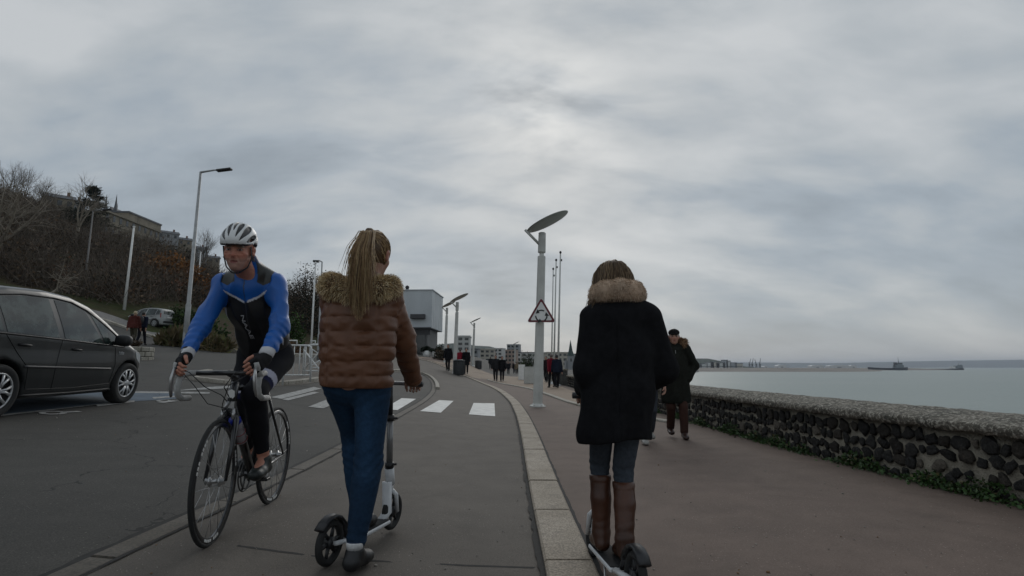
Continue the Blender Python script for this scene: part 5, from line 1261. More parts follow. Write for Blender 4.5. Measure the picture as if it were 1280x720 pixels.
# ================================================================== KICK SCOOTERS (local: forward = +y, ground z = 0)
M_sw = pm('scooter_white', (.60, .61, .62), .35, .08, 6); M_grip = pm('grip_tape', (.02, .02, .021), .9, .3, 40); M_sgrey = pm('stem_grey', (.22, .22, .22), .35, .1, 8, metal=.5)
def scooter(label, loc, rz, wb=.70, hh=.90, steer=0, lean=0, bw=.21):
    t = empty('kick_scooter', label, 'kick scooter', loc, 0, None, rot=(0, lean, rz)); wr_ = .112
    def wheel(y, rz_=0):
        mb = MB(); mb.lathe([(.03, -.02), (.03, .02)], ax=(1,0,0), seg=12); w0 = mb.build('wheel', M_dark, t); w0.location = (0, y, wr_); w0.rotation_euler = (0, 0, rz_)
        mb = MB(); mb.ring((0,0,0), (1,0,0), wr_-.019, .019, 44, 10); mb.build('tyre', M_tyre, w0)
        mb = MB()
        for k in range(6): a = k*math.pi/3; mb.tube([(0, .02*math.cos(a), .02*math.sin(a)), (0, .085*math.cos(a+.2), .085*math.sin(a+.2))], [.012, .009], 6)
        mb.ring((0,0,0), (1,0,0), .082, .008, 36, 6); mb.build('rim', M_dark, w0)
    wheel(0); wheel(wb, steer)
    mb = MB(); mb.box((0, .36, .082), (.118, .37, .022), bev=.006); mb.tube([(.03, .18, .085), (.034, .0, wr_)], .012, 6, flat=1.8); mb.tube([(-.03, .18, .085), (-.034, .0, wr_)], .012, 6, flat=1.8); dk = mb.build('deck', M_sw, t)
    mb = MB(); mb.box((0, .36, .0955), (.105, .35, .005)); mb.build('grip_tape', M_grip, dk)
    mb = MB(); P = []; 
    for k in range(7): a = R(40+k*20); P.append((0, -.128*math.cos(a)*1.0, wr_+.128*math.sin(a)))
    mb.tube(P, .012, 8, flat=2.6); mb.tube([(0, .15, .10), P[-1]], .01, 6, flat=2.5); mb.build('rear_brake', M_dark, t)
    ytop = wb-.06-.05; hx = Vector((0, wb-.06, .33)); top = Vector((0, wb-.105, hh))
    mb = MB(); mb.tube([(0, .53, .085), (0, .60, .12), (0, wb-.085, .30)], [.022, .026, .026], 8, flat=1.25); mb.tube([hx-Vector((0,-.02,.05)), hx+Vector((0,-.006,.05))], .029, 12); mb.build('neck', M_sw, t)
    mb = MB(); mb.tube([hx+Vector((0, .015, -.05)), (0, wb-.045, .25)], .022, 10)
    for sg in (1, -1): mb.tube([(sg*.012, wb-.045, .25), (sg*.038, wb-.03, .22), (sg*.036, wb, wr_)], [.013, .013, .011], 8)
    mb.build('fork', M_sw, t)
    d = (top-hx).normalized()
    mb = MB(); mb.tube([hx+d*.05, hx+d*.36], .0195, 12); mb.build('lower_stem', M_sgrey, t)
    mb = MB(); mb.tube([hx+d*.35, top], .016, 12); mb.build('upper_stem', M_dark, t)
    mb = MB(); mb.tube([hx+d*.34, hx+d*.375], .026, 12); mb.tube([hx+d*.357+Vector((-.055,0,0)), hx+d*.357+Vector((.05,0,0))], .008, 6); mb.build('clamp', M_dark, t)
    mb = MB(); mb.tube([hx+d*.05, hx+d*.085], .027, 12); mb.tube([hx+d*.07, hx+d*.07+Vector((.05, -.01, .01))], .008, 6); mb.build('folding_lever', M_dark, t)
    mb = MB(); mb.tube([top+Vector((-bw, 0, 0)), top+Vector((bw, 0, 0))], .0125, 10); hbx = mb.build('handlebar', M_sgrey, t)
    for sg in (1, -1):
        mb = MB(); mb.tube([top+Vector((sg*(bw-.11), 0, 0)), top+Vector((sg*(bw+.005), 0, 0))], .0175, 10); mb.build('grip', M_dark, hbx)
    mb = MB(); mb.tube([(-.045, .30, .07), (-.075, .18, .025)], .006, 6); mb.build('kickstand', M_met, t)
    return t, top
S1, S1F = gp(410, 711), gp(489, 667)
rz1 = -math.atan2(S1F[0]-S1[0], S1F[1]-S1[1]); LEAN1, LEAN2 = R(1.5), R(4.0)
sc1, top1 = scooter('white and black kick scooter under the woman in the brown puffer jacket', (S1[0], S1[1], gz(*S1)+.014), rz1, .665, .90, lean=LEAN1)
S2, S2F = (.525, 2.56), (.437, 3.20); rz2 = -math.atan2(S2F[0]-S2[0], S2F[1]-S2[1])
sc2, top2 = scooter('white and black kick scooter under the woman in the long black coat', (S2[0], S2[1], gz(*S2)+.034), rz2, .65, .85, lean=LEAN2, bw=.178)
# ================================================================== PEOPLE
M_skin = pm('skin', rough=.5, var=.10, scale=26, vcol=True, spec=.35, bmp=.15, bscale=220, bdist=.001)
M_cloth = pm('woven_cloth', rough=.85, var=.10, scale=18, vcol=True, spec=.2, bmp=.25, bscale=420, bdist=.001)
M_wool = pm('wool_cloth', rough=.95, var=.22, scale=30, vcol=True, spec=.12, bmp=.5, bscale=300, bdist=.002)
M_lycra = pm('shiny_sport_cloth', rough=.42, var=.06, scale=14, vcol=True, spec=.45)
M_puff = pm('quilted_nylon', rough=.50, var=.12, scale=9, vcol=True, spec=.4, bmp=.3, bscale=60, bdist=.003)
M_leather = pm('leather', rough=.42, var=.22, scale=12, vcol=True, spec=.45, bmp=.25, bscale=160, bdist=.001)
M_hairm = pm('hair', rough=.5, var=.1, scale=40, vcol=True, spec=.4)
M_furm = pm('fur', rough=.9, var=.15, scale=30, vcol=True, spec=.15)
SKIN = np.array([.36, .20, .145]); SKINR = np.array([.40, .165, .115])
def unit(v): v = np.array(v, float); return v/np.linalg.norm(v)
def hand(W, d, n, s, curl=(40, 70, 50), sc_=1., thumb=1., only=None):
    """palm, four fingers of three bones, thumb.  d: towards knuckles, n: palm side, s: towards thumb"""
    W, d, n, s = np.array(W, float), unit(d), unit(n), unit(s); pr = []; fi = []
    K = W+d*.088*sc_
    pr.append(C(W-d*.01, W+d*.03, .026*sc_, .030*sc_, n, .72, .02)); 
    for o_, L_ in ((.028, 1), (.010, 1), (-.009, .97), (-.027, .92)): pr.append(C(W+d*.02+s*o_*.7, W+d*.088*L_*sc_+s*o_*sc_, .0145*sc_, .0125*sc_, None, 1, .012))
    for i, (o_, L_) in enumerate(((.031, .94), (.0105, 1.04), (-.0105, .98), (-.030, .80))):
        p = W+d*.088*sc_+s*o_*sc_; a = 0
        for j, (bl, br) in enumerate(((.043, .0092), (.027, .0084), (.021, .0076))):
            a += R(curl[j]); q = p+(d*math.cos(a)+n*math.sin(a))*bl*L_*sc_; fi.append((j, C(p, q, br*sc_, br*.93*sc_, None, 1, .004))); p = q
    t0 = W+d*.022+s*.024; t1 = t0+(s*.62+d*.6+n*.35)*.042*sc_; t2 = t1+(d*.75+n*.55+s*.1)*.034*sc_; t3 = t2+(d*.65+n*.8-s*.2)*.026*sc_
    th = [C(t0, t1, .0145*sc_, .0115*sc_, None, 1, .012), C(t1, t2, .0112*sc_, .010*sc_, None, 1, .004), C(t2, t3, .0098*sc_, .008*sc_, None, 1, .004)]
    return pr, fi, th
def head_prims(Cn, f, u, k=.02, male=True):
    f = unit(f); r_ = unit(np.cross(f, u)); u = unit(np.cross(r_, f)); Rm = np.stack([r_, f, u], 1); L = lambda x, y, z: Cn+Rm@np.array([x, y, z], float)
    Ee = lambda c, rr, kk=.02: E(L(*c), rr, Rm, kk)
    jw = 1. if male else .92
    pr = [Ee((0, -.012, .028), (.076, .096, .100), .03), Ee((0, .026, -.045), (.054*jw, .064, .080), .03), Ee((0, .070, -.092), (.028, .024, .022), .03), Ee((0, .062, -.03), (.052*jw, .040, .05), .03),
          C(L(-.034, .078, .030), L(.034, .078, .030), .0125, .0125, None, 1, .018), C(L(0, .088, .022), L(0, .108, -.022), .0085, .0135, None, 1, .012), C(L(-.012, .096, -.028), L(.012, .096, -.028), .0095, .0095, None, 1, .010),
          C(L(-.040, .066, -.012), L(-.044, .055, -.02), .02, .02, None, 1, .02), C(L(.040, .066, -.012), L(.044, .055, -.02), .02, .02, None, 1, .02),
          SUB(Ee((-.032, .097, .010), (.017, .016, .011)), .012), SUB(Ee((.032, .097, .010), (.017, .016, .011)), .012),
          Ee((-.032, .0765, .010), (.0125, .0125, .0115), .003), Ee((.032, .0765, .010), (.0125, .0125, .0115), .003),
          C(L(-.020, .088, -.056), L(.020, .088, -.056), .0075, .0075, None, 1, .008), C(L(-.017, .087, -.066), L(.017, .087, -.066), .0085, .0085, None, 1, .008), SUB(C(L(-.024, .098, -.061), L(.024, .098, -.061), .0028, .0028), .006),
          SUB(C(L(-.020, .104, -.024), L(-.034, .092, -.062), .0045, .004), .007), SUB(C(L(.020, .104, -.024), L(.034, .092, -.062), .0045, .004), .007), SUB(C(L(-.020, .101, -.008), L(-.048, .088, -.014), .004, .003), .007), SUB(C(L(.020, .101, -.008), L(.048, .088, -.014), .004, .003), .007)]
    for s_ in (1, -1):
        pr += [Ee((s_*.079, -.012, -.004), (.011, .020, .032), .008), Ee((s_*.084, -.016, .008), (.009, .022, .024), .006), SUB(Ee((s_*.091, -.008, .002), (.007, .010, .016)), .006)]
    def loc(P): return (P-Cn)@Rm
    return pr, loc, L
def face_color(P, loc, c, brow=(.12, .10, .09), lip=(.24, .085, .075), skin=None):
    q = loc(P); m = (np.linalg.norm(q, axis=1) < .16)
    x, y, z = np.abs(q[:, 0]), q[:, 1], q[:, 2]; fr = m & (y > .05)
    red = np.exp(-((x-.045)/.022)**2-((z+.02)/.022)**2)+1.2*np.exp(-(x/.016)**2-((z+.022)/.02)**2); red = np.where(fr, red, 0)+np.where(m & (x > .07), .8, 0)
    c = c*(1-.0*red[:, None])+(np.array([.42, .13, .09])-c)*np.clip(red*.45, 0, .6)[:, None]
    st = .40*np.clip((-.030-z)/.025, 0, 1)*fr*(1 if brow[0] > .15 else 0); c = c*(1-st[:, None])+np.array([.30, .25, .23])*st[:, None]
    d = lambda cx_, cz, ax_, az: ((x-cx_)/ax_)**2+((z-cz)/az)**2
    c[fr & (d(0, -.061, .022, .0085) < 1) & (y > .075)] = lip
    c[fr & (d(.033, .028, .021, .0065) < 1)] = brow
    e = fr & (d(.032, .010, .0165, .0095) < 1); c[e] = np.array([.19, .085, .065]); e = fr & (d(.032, .010, .0125, .0045) < 1); c[e] = (.30, .27, .25); c[fr & (d(.032, .010, .0055, .0050) < 1)] = (.03, .025, .02)
    return c

# ------------------------------------------------------------------ THE CYCLIST (same local frame as the bicycle)
cy = empty('person', 'cyclist in a blue and black jacket and white helmet riding a road bicycle', 'person', BK, BROT)
SHL, SHR = np.array([-.165, .165, 1.470]), np.array([.165, .165, 1.470]); HIPL, HIPR = np.array([-.09, -.20, 1.02]), np.array([.09, -.20, 1.02])
WRL, WRR = np.array([-.222, .455, 1.005]), np.array([.222, .455, 1.005])
ELL = ik(SHL, WRL, .300, .265, (-.55, -.75, -.2)); ELR = ik(SHR, WRR, .300, .265, (.55, -.75, -.2))
ANL, ANR = np.array([-.105, .035, .385]), np.array([.105, -.29, .40])
KNL = ik(HIPL, ANL, .455, .44, (.06, 1, .2)); KNR = ik(HIPR, ANR, .455, .44, (-.06, 1, .1))
HC = np.array([.010, .345, 1.655]); hf = unit((-.10, 1, -.20))
hp_, hloc, HL = head_prims(HC, hf, (0, 0, 1))
neck = [C((0, .150, 1.50), HC+np.array([0, -.03, -.05]), .062, .058)]
core = chain([(0, -.20, 1.03), (0, -.12, 1.18), (0, .02, 1.34), (0, .13, 1.46)], [.105, .098, .108, .09], (1,0,0), 1.16, .05)
hl = hand(WRL, (.06, .70, -.25), (.75, .15, -.55), (.35, .35, .75), (35, 60, 45)); hr = hand(WRR, (-.06, .70, -.25), (-.75, .15, -.55), (-.35, .35, .75), (35, 60, 45))
arms_b = chain([SHL, ELL, WRL], [.038, .032, .024], k=.03)+chain([SHR, ELR, WRR], [.038, .032, .024], k=.03)
legs_b = chain([HIPL, KNL, ANL], [.078, .05, .036], k=.03)+chain([HIPR, KNR, ANR], [.078, .05, .036], k=.03)
feet_b = [C(ANL, ANL+np.array([0, .13, -.07]), .034, .026), C(ANR, ANR+np.array([0, .12, -.09]), .034, .026)]
hands = []
for h_ in (hl, hr): hands += h_[0]+[p for _, p in h_[1]]+h_[2]
me = sdf_mesh('body', hp_+neck+core+arms_b+legs_b+feet_b+hands, .0046, .02, disp=lambda P: np.where(P[:, 2] > 1.54, .0011*wrinkle(P, 75, (1,1,2.2)), 0), color=lambda P: face_color(P, hloc, paint(len(P), (.43, .195, .135)), brow=(.20, .16, .13)))
link('body', me, M_skin, cy)
# gloves: fingerless, black, with a pale cuff line
def glove(h_, W, E_):
    w_ = unit(np.array(E_)-np.array(W)); pr = []
    for p in h_[0]: pr.append((*p[:3], p[3]+.0042, p[4]+.0042, *p[5:]))
    for j, p in h_[1]:
        if j == 0: q = p[1]+(p[2]-p[1])*.75; pr.append(C(p[1], q, p[3]+.0035, p[3]+.003, None, 1, .004))
    p = h_[2][0]; pr.append((*p[:3], p[3]+.003, p[4]+.003, *p[5:]))
    pr.append(C(W-w_*.0, W+w_*.055, .034, .037, None, 1, .015)); return pr
for h_, W, E_ in ((hl, WRL, ELL), (hr, WRR, ELR)):
    w_ = unit(E_-W)
    link('glove', sdf_mesh('glove', glove(h_, W, E_), .005, .012, color=lambda P: np.where((np.abs(((P-W)@w_)-.044) < .006)[:, None], (.45, .45, .46), (.016, .016, .018))), M_cloth, cy)
# jacket
cap = [C(SHL+np.array([.03, -.01, 0]), SHR+np.array([-.03, -.01, 0]), .074, .074, (0,0,1), .9, .05), C((-.02, .165, 1.575), SHL+np.array([.02, -.01, .02]), .055, .05, None, 1, .05), C((.02, .165, 1.575), SHR+np.array([-.02, -.01, .02]), .055, .05, None, 1, .05)]
torso = chain([(0, -.215, 1.00), (0, -.11, 1.17), (0, .05, 1.34), (0, .145, 1.46)], [.138, .128, .138, .112], (1,0,0), 1.14, .06)+cap
CU = lambda S_, E_, W_: chain([S_, E_, W_+(E_-W_)*.16], [.064, .052, .039], k=.04)
sl_l, sl_r = CU(SHL, ELL, WRL), CU(SHR, ELR, WRR)
collar = [C((0, .165, 1.53), (0, .245, 1.610), .076, .066, None, 1, .035)]
def jdisp(P):
    x = np.abs(P[:, 0]); arm = np.minimum(field(sl_l, P), field(sl_r, P)); inarm = arm < field(torso, P)
    q = np.where(P[:, 0:1] > 0, P-WRR, P-WRL); t = np.linalg.norm(q, axis=1)
    rip = np.sin(t*120+7*wrinkle(P, 9))*np.clip((.34-t)/.25, 0, 1)*.0040+np.abs(wrinkle(P, 30, (1,1,.55)))*.013-.005
    return np.where(inarm, rip, np.abs(wrinkle(P, 20, (1,.8,.45)))*.012-.005)
def jcol(P):
    n = len(P); c = paint(n, (.006, .098, .39)); arm = np.minimum(field(sl_l, P), field(sl_r, P)); tor = field(torso, P); isarm = (arm < tor-.010) | (np.abs(P[:, 0]) > .185)
    x, y, z = np.abs(P[:, 0]), P[:, 1], P[:, 2]
    zb = 1.355+.075*np.clip(x/.14, 0, 1.3)
    black = ~isarm & (z < zb) & (x < .162); back = (y < .02+.5*(z-1.3)) & ~isarm
    c[black] = (.009, .009, .011); c[back & (z < 1.42)] = (.009, .009, .011)
    pipe = ~isarm & (np.abs(z-zb) < .0068) & (x < .160) & (x > .010) & ~back; c[pipe] = (.60, .60, .63)
    side = ~isarm & (np.abs(x-.152) < .0045) & (z < zb+.01) & (z > 1.10) & ~back; c[side] = (.5, .5, .54)
    d_ = (x > .065) & (x < .150) & (z > 1.46+.55*np.abs(x-.11)) & (y < .30); c[d_] = (.026, .028, .025)
    zip_ = (x < .004) & (y > .1) & ~back; c[zip_ & (z > zb)] = (.03, .05, .10); c[zip_ & (z < zb)] = (.05, .05, .055)
    c[(field(collar, P) < .012) & (z > 1.605)] = (.010, .035, .12)
    for W_, E_ in ((WRL, ELL), (WRR, ELR)):
        t = (P-W_)@unit(E_-W_); m_ = (np.linalg.norm(P-W_, axis=1) < .10) & (t < .063); c[m_] = (.56, .56, .58)
    return c
me = sdf_mesh('jacket', torso+sl_l+sl_r+collar, .0050, .03, disp=jdisp, color=jcol); jk = link('jacket', me, M_lycra, cy)
# small upright white lettering beside the zip, following the chest
from mathutils.bvhtree import BVHTree
bvh = BVHTree.FromPolygons([v.co[:] for v in me.vertices], [tuple(p.vertices) for p in me.polygons])
def on_chest(x, z):
    h = bvh.ray_cast(Vector((x, .8, z)), Vector((0, -1, 0))); return h[0].y if h[0] else .2
cu = bpy.data.curves.new('t', 'FONT'); cu.body = 'NAAE'; cu.size = .036; cu.extrude = .0012; cu.space_character = .9
to = bpy.data.objects.new('t', cu); COL.objects.link(to); bpy.context.view_layer.update()
tm = bpy.data.meshes.new_from_object(to.evaluated_get(bpy.context.evaluated_depsgraph_get())); bpy.data.objects.remove(to)
wdt = max(v.co.x for v in tm.vertices)
for v in tm.vertices:
    a, b_ = v.co.x/wdt, v.co.y; z = 1.285-a*.145; x = -(.010+.01*a)-b_*.7+.052-.02*(1-a); x = .030-b_*.75-.028*a*0-.0
    x = .038-b_*.8-a*.022
    v.co = (x, on_chest(x, z)+.0025+v.co.z, z)
link('jacket_lettering', tm, pm('print_white', (.5, .5, .52), .6), jk)
# shorts/tights with pale bands above the knee, leg warmers below
def leg_pr(e): 
    return chain([HIPL, KNL, ANL+(KNL-ANL)*.17], [.098+e, .064+e, .043+e], k=.05)+chain([HIPR, KNR, ANR+(KNR-ANR)*.17], [.098+e, .064+e, .043+e], k=.05)
calf = [C(KNL*.75+ANL*.25+np.array([0, -.022, 0]), KNL*.45+ANL*.55+np.array([0, -.012, 0]), .055, .045, None, 1, .04), C(KNR*.75+ANR*.25+np.array([0, -.022, 0]), KNR*.45+ANR*.55+np.array([0, -.012, 0]), .055, .045, None, 1, .04)]
def tcol(P):
    c = paint(len(P), (.010, .010, .013))
    for H_, K_, A_ in ((HIPL, KNL, ANL), (HIPR, KNR, ANR)):
        L_ = np.linalg.norm(K_-H_); t = ((P-H_)@unit(K_-H_))/L_; near = (np.linalg.norm(P-(H_+np.outer(np.clip(t, 0, 1)*L_, unit(K_-H_))), axis=1) < .11)
        c[near & (t > .60) & (t < .73) & (P[:, 0]*H_[0] > 0)] = (.42, .42, .50); c[near & (t >= .73) & (t < .82) & (P[:, 0]*H_[0] > 0)] = (.012, .014, .05)
    return c
me = sdf_mesh('cycling_tights', leg_pr(0)+calf+chain([(0, -.17, 1.08), (0, -.24, .99)], [.128, .115], (1,0,0), 1.2, .06), .0065, .03, disp=lambda P: wrinkle(P, 26)*.003, color=tcol); link('cycling_tights', me, M_cloth, cy)
def shoe(an, toe, name, colr, parent, mat=None, sole=(.02, .02, .022), vox=.0055, fat=1.):
    an, toe = np.array(an, float), np.array(toe, float); d = toe-an; up = np.array([0, 0, 1.]); fd = unit(toe-an-up*(d@up)); heel = an+np.array([0, 0, toe[2]-an[2]])-fd*.035
    pr = [C(heel+up*.012, toe-fd*.03+up*.004, .036*fat, .036*fat, up, .80, .03), C(toe-fd*.07+up*.008, toe-fd*.028, .043*fat, .034*fat, up, .75, .03), C(heel+up*.03, an+up*.0, .038*fat, .042*fat, None, 1, .03), C(an, toe-fd*.10+up*.02, .036*fat, .034*fat, None, 1, .03)]
    zs = toe[2]-.027
    me_ = sdf_mesh(name, pr, vox, .02, clip=lambda P: (zs-.004)-P[:, 2], color=lambda P: np.where((P[:, 2] < zs+.012)[:, None], sole, colr)); return link(name, me_, mat or M_leather, parent)
shoe(ANL, ANL+np.array([-.005, .165, -.075]), 'shoe', (.012, .016, .015), cy, M_lycra); shoe(ANR, ANR+np.array([.005, .150, -.085]), 'shoe', (.012, .012, .013), cy, M_lycra)
# helmet
HR = np.stack([unit(np.cross(hf, (0,0,1))), hf, unit(np.cross(np.cross(hf, (0,0,1)), hf))], 1); hq = lambda P: (P-HC)@HR
shell = [E(HL(0, -.020, .068), (.098, .142, .110), HR, .02), E(HL(0, .075, .060), (.072, .055, .040), HR, .05)]
def hvent(P):
    """how far inside a vent a point on the helmet is (vents: long slots running front to back between white ribs)"""
    q = hq(P); x, y, z = q[:, 0], q[:, 1]+.02, q[:, 2]; ph = np.abs(np.arctan2(x/.097, np.maximum(z-.005, .001)/.15)); d = np.full(len(P), -1.)
    for (c_, w_, y0_, y1_, dr_) in [(.0, .10, -.02, .125, 0), (.32, .135, .030, .150, .3), (.27, .11, -.125, .012, -.2), (.70, .150, .010, .150, 1.2), (.64, .12, -.13, -.010, -.8), (1.08, .115, .00, .120, 1.0), (1.0, .10, -.125, -.015, -.6)]:
        cc = c_+dr_*(y-(y0_+y1_)/2); t = np.clip((y-y0_)/(y1_-y0_), 0, 1); wv = w_*np.sqrt(np.clip(4*t*(1-t), 0, 1)+1e-6)
        d = np.maximum(d, np.where((y > y0_) & (y < y1_), wv-np.abs(ph-cc), -1.))
    return d
inner = E(HL(0, -.020, .036), (.084, .124, .088), HR)
me = sdf_mesh('helmet', shell+[SUB(inner, .004)], .0042, .02, disp=lambda P: .010*np.clip(hvent(P)/.045, 0, 1), clip=lambda P: (.040+.05*np.clip(hq(P)[:, 1], -.2, .2)+.012*np.cos(hq(P)[:, 1]*30))-hq(P)[:, 2],
    color=lambda P: np.where(((hvent(P) > .012) | (hq(P)[:, 2] < .044) | (field([inner], P) < .004))[:, None], (.020, .020, .022), (.66, .67, .67)))
he = link('helmet', me, pm('helmet_shell', rough=.35, var=.06, scale=20, vcol=True), cy)
mb = MB()
for s_ in (1, -1): mb.tube([HL(s_*.078, .03, .03), HL(s_*.078, .012, -.04), HL(s_*.060, .03, -.095), HL(s_*.02, .058, -.128), HL(0, .06, -.13)], .0042, 6, flat=1.6); mb.tube([HL(s_*.082, -.05, .03), HL(s_*.079, .012, -.04)], .004, 6, flat=1.6)
mb.build('chin_strap', M_dark, he)
gh = np.random.default_rng(2); mb = MB()   # short grey hair under the rim
pts, nr = [], []
for k in range(500):
    a = gh.uniform(-2.4, 2.4); zq = gh.uniform(-.055, .02); pts.append(HL(.074*math.sin(a), -.012-.092*math.cos(a)*(1 if abs(a) < 1.7 else .2), zq)); nr.append(HR@np.array([math.sin(a), -math.cos(a), -.6]))
sel = [i for i in range(500) if hq(np.array([pts[i]]))[0][1] < -.03]
fur(mb, np.array(pts)[sel], np.array(nr)[sel], 420, .016, .0016, [(.28, .27, .25), (.20, .19, .18)], .4, 3); mb.build('hair', M_hairm, cy, cols=True)

# ------------------------------------------------------------------ WOMAN IN THE BROWN PUFFER (seen from behind; local forward = +y)
W1 = (-.815, 2.985); w1 = empty('person', 'woman with a blonde ponytail in a brown puffer jacket and blue jeans on a scooter', 'person', (W1[0], W1[1], gz(*W1)+.012))
def toloc(p, o): return np.array(p, float)-np.array([o[0], o[1], gz(*o)+.012])
from mathutils import Euler
M1 = Matrix.Translation(sc1.location) @ Euler((0, LEAN1, rz1)).to_matrix().to_4x4()
gripR = toloc(M1 @ (top1+Vector((.155, 0, 0))), W1); gripL = toloc(M1 @ (top1+Vector((-.155, 0, 0))), W1); deck1 = toloc(M1 @ Vector((0, .27, .10)), W1)
H1L, H1R = np.array([-.085, 0, .93]), np.array([.085, 0, .93]); A1R = np.array([.035, -.05, .095]); A1L = deck1+np.array([0, .0, .085])
K1R = ik(H1R, A1R, .43, .425, (0, 1, 0)); K1L = ik(H1L, A1L, .43, .425, (-.1, 1, 0))
S1L, S1R = np.array([-.148, .0, 1.395]), np.array([.148, .0, 1.395]); Wr1R = gripR+np.array([.012, -.085, .035]); Wr1L = gripL+np.array([-.005, -.085, .035])
E1R = ik(S1R, Wr1R, .31, .285, (.8, -.5, -.8)); E1L = ik(S1L, Wr1L, .30, .28, (-.8, -.5, -.8))
HC1 = np.array([.058, .040, 1.612]); f1 = unit((.17, 1, -.16)); hp1, hl1, HL1 = head_prims(HC1, f1, (.06, 0, 1), male=False)
hd1r = hand(Wr1R, (0, .8, -.3), (0, -.3, -.9), (-1, 0, 0), (45, 75, 60), .92); hd1l = hand(Wr1L, (0, .8, -.3), (0, -.3, -.9), (1, 0, 0), (45, 75, 60), .92)
pr = hp1+[C((.02, 0, 1.42), HC1+np.array([-.005, -.02, -.05]), .055, .05)]+chain([(0, 0, .95), (0, 0, 1.15), (0, 0, 1.38)], [.12, .10, .11], (1,0,0), 1.2, .05)
pr += chain([S1L, E1L, Wr1L], [.04, .034, .024])+chain([S1R, E1R, Wr1R], [.04, .034, .024])+chain([H1L, K1L, A1L], [.075, .045, .034])+chain([H1R, K1R, A1R], [.075, .045, .034])
pr += [C(A1R, A1R+np.array([.01, .13, -.06]), .032, .022), C(A1L, A1L+np.array([.02, .13, -.06]), .032, .022)]
for h_ in (hd1r, hd1l): pr += h_[0]+[p for _, p in h_[1]]+h_[2]
link('body', sdf_mesh('body', pr, .0062, .02, color=lambda P: face_color(P, hl1, paint(len(P), SKIN*1.05))), M_skin, w1)
# jeans
jn = chain([H1L, K1L, A1L+(K1L-A1L)*.10], [.097, .066, .047], k=.04)+chain([H1R, K1R, A1R+(K1R-A1R)*.13], [.100, .068, .049], k=.04)+[E((0, .0, .92), (.145, .105, .10), None, .04)]
jn += [C(K1R*.8+A1R*.2+np.array([0, -.02, 0]), K1R*.4+A1R*.6, .062, .046, None, 1, .04), C(K1L*.8+A1L*.2+np.array([0, -.02, 0]), K1L*.4+A1L*.6, .06, .046, None, 1, .04)]
def jd(P):
    kz = np.exp(-((P[:, 2]-.50)/.09)**2)+.8*np.exp(-((P[:, 2]-.86)/.06)**2)+1.1*np.exp(-((P[:, 2]-.17)/.05)**2)
    return wrinkle(P, 24, (1,1,.6))*.0022+kz*np.sin(P[:, 2]*130+5*wrinkle(P, 12))*.0026
def jc(P):
    c = paint(len(P), (.012, .032, .066)); f = wrinkle(P, 8); c = c*(1+.20*f[:, None])
    x = P[:, 0]; fade = np.exp(-((P[:, 2]-.62)/.22)**2)*np.exp(-((np.abs(x)-.07)/.04)**2); c = c*(1+.5*fade[:, None])
    c[np.abs(P[:, 2]-(A1R[2]+.055)) < .002] = (.03, .05, .10); return c
link('jeans', sdf_mesh('jeans', jn, .0065, .03, disp=jd, color=jc), pm('denim', rough=.9, var=.18, scale=60, vcol=True, spec=.2, bmp=.35, bscale=500, bdist=.001), w1)
# puffer jacket
pt = chain([(0, -.005, .945), (0, -.01, 1.12), (0, -.005, 1.26), (0, -.005, 1.38)], [.156, .148, .148, .122], (1,0,0), 1.24, .06)+[C((-.122, -.005, 1.400), (.122, -.005, 1.400), .070, .070, None, 1, .06), C((0, 0, 1.42), (.015, .005, 1.50), .085, .075, None, 1, .04)]
sr = chain([S1R, E1R, Wr1R+(E1R-Wr1R)*.02], [.077, .070, .056], k=.05); sL = chain([S1L, E1L, Wr1L+(E1L-Wr1L)*.02], [.077, .070, .056], k=.05)
def armt(P, S_, E_, W_):
    a = (P-S_)@unit(E_-S_); b_ = (P-E_)@unit(W_-E_); La = np.linalg.norm(E_-S_); return np.where(a < La, a, La+np.maximum(b_, 0))
def pdisp(P):
    dr, dl, dt = field(sr, P), field(sL, P), field(pt, P); inr = dr < dt-.006; inl = dl < dt-.006
    q = P[:, 2]/.076+.04*wrinkle(P, 8)+.35
    q = np.where(inr, armt(P, S1R, E1R, Wr1R)/.088, np.where(inl, armt(P, S1L, E1L, Wr1L)/.088, q)); s_ = np.abs(np.sin(math.pi*q))
    pd = .0105*(1-s_**.28)*(1+.25*wrinkle(P, 6))
    pd = np.where((P[:, 2] > 1.37) & ~inr & ~inl, .3*pd, pd)
    pk = np.cos(P[:, 0]*70+4*wrinkle(P, 7))*np.exp(-(s_/.35)**2)*.0045
    seam = .005*np.exp(-((np.abs(P[:, 0])-.125)/.006)**2)*(~inr & ~inl)
    return pd+pk+seam+np.abs(wrinkle(P, 34, (1,1,1.6)))*.0045-.002
def pc(P): 
    c = paint(len(P), (.128, .054, .027)); return c*(1+.05*wrinkle(P, 14)[:, None])
PJ = sdf_mesh('puffer_jacket', pt+sr+sL, .0068, .02, disp=pdisp, color=pc, clip=lambda P: np.where((np.abs(P[:, 0]) < .26) & (P[:, 1] < .22), (.905+.03*P[:, 1]-.04*P[:, 0])-P[:, 2], -1)); pj = link('puffer_jacket', PJ, M_puff, w1)
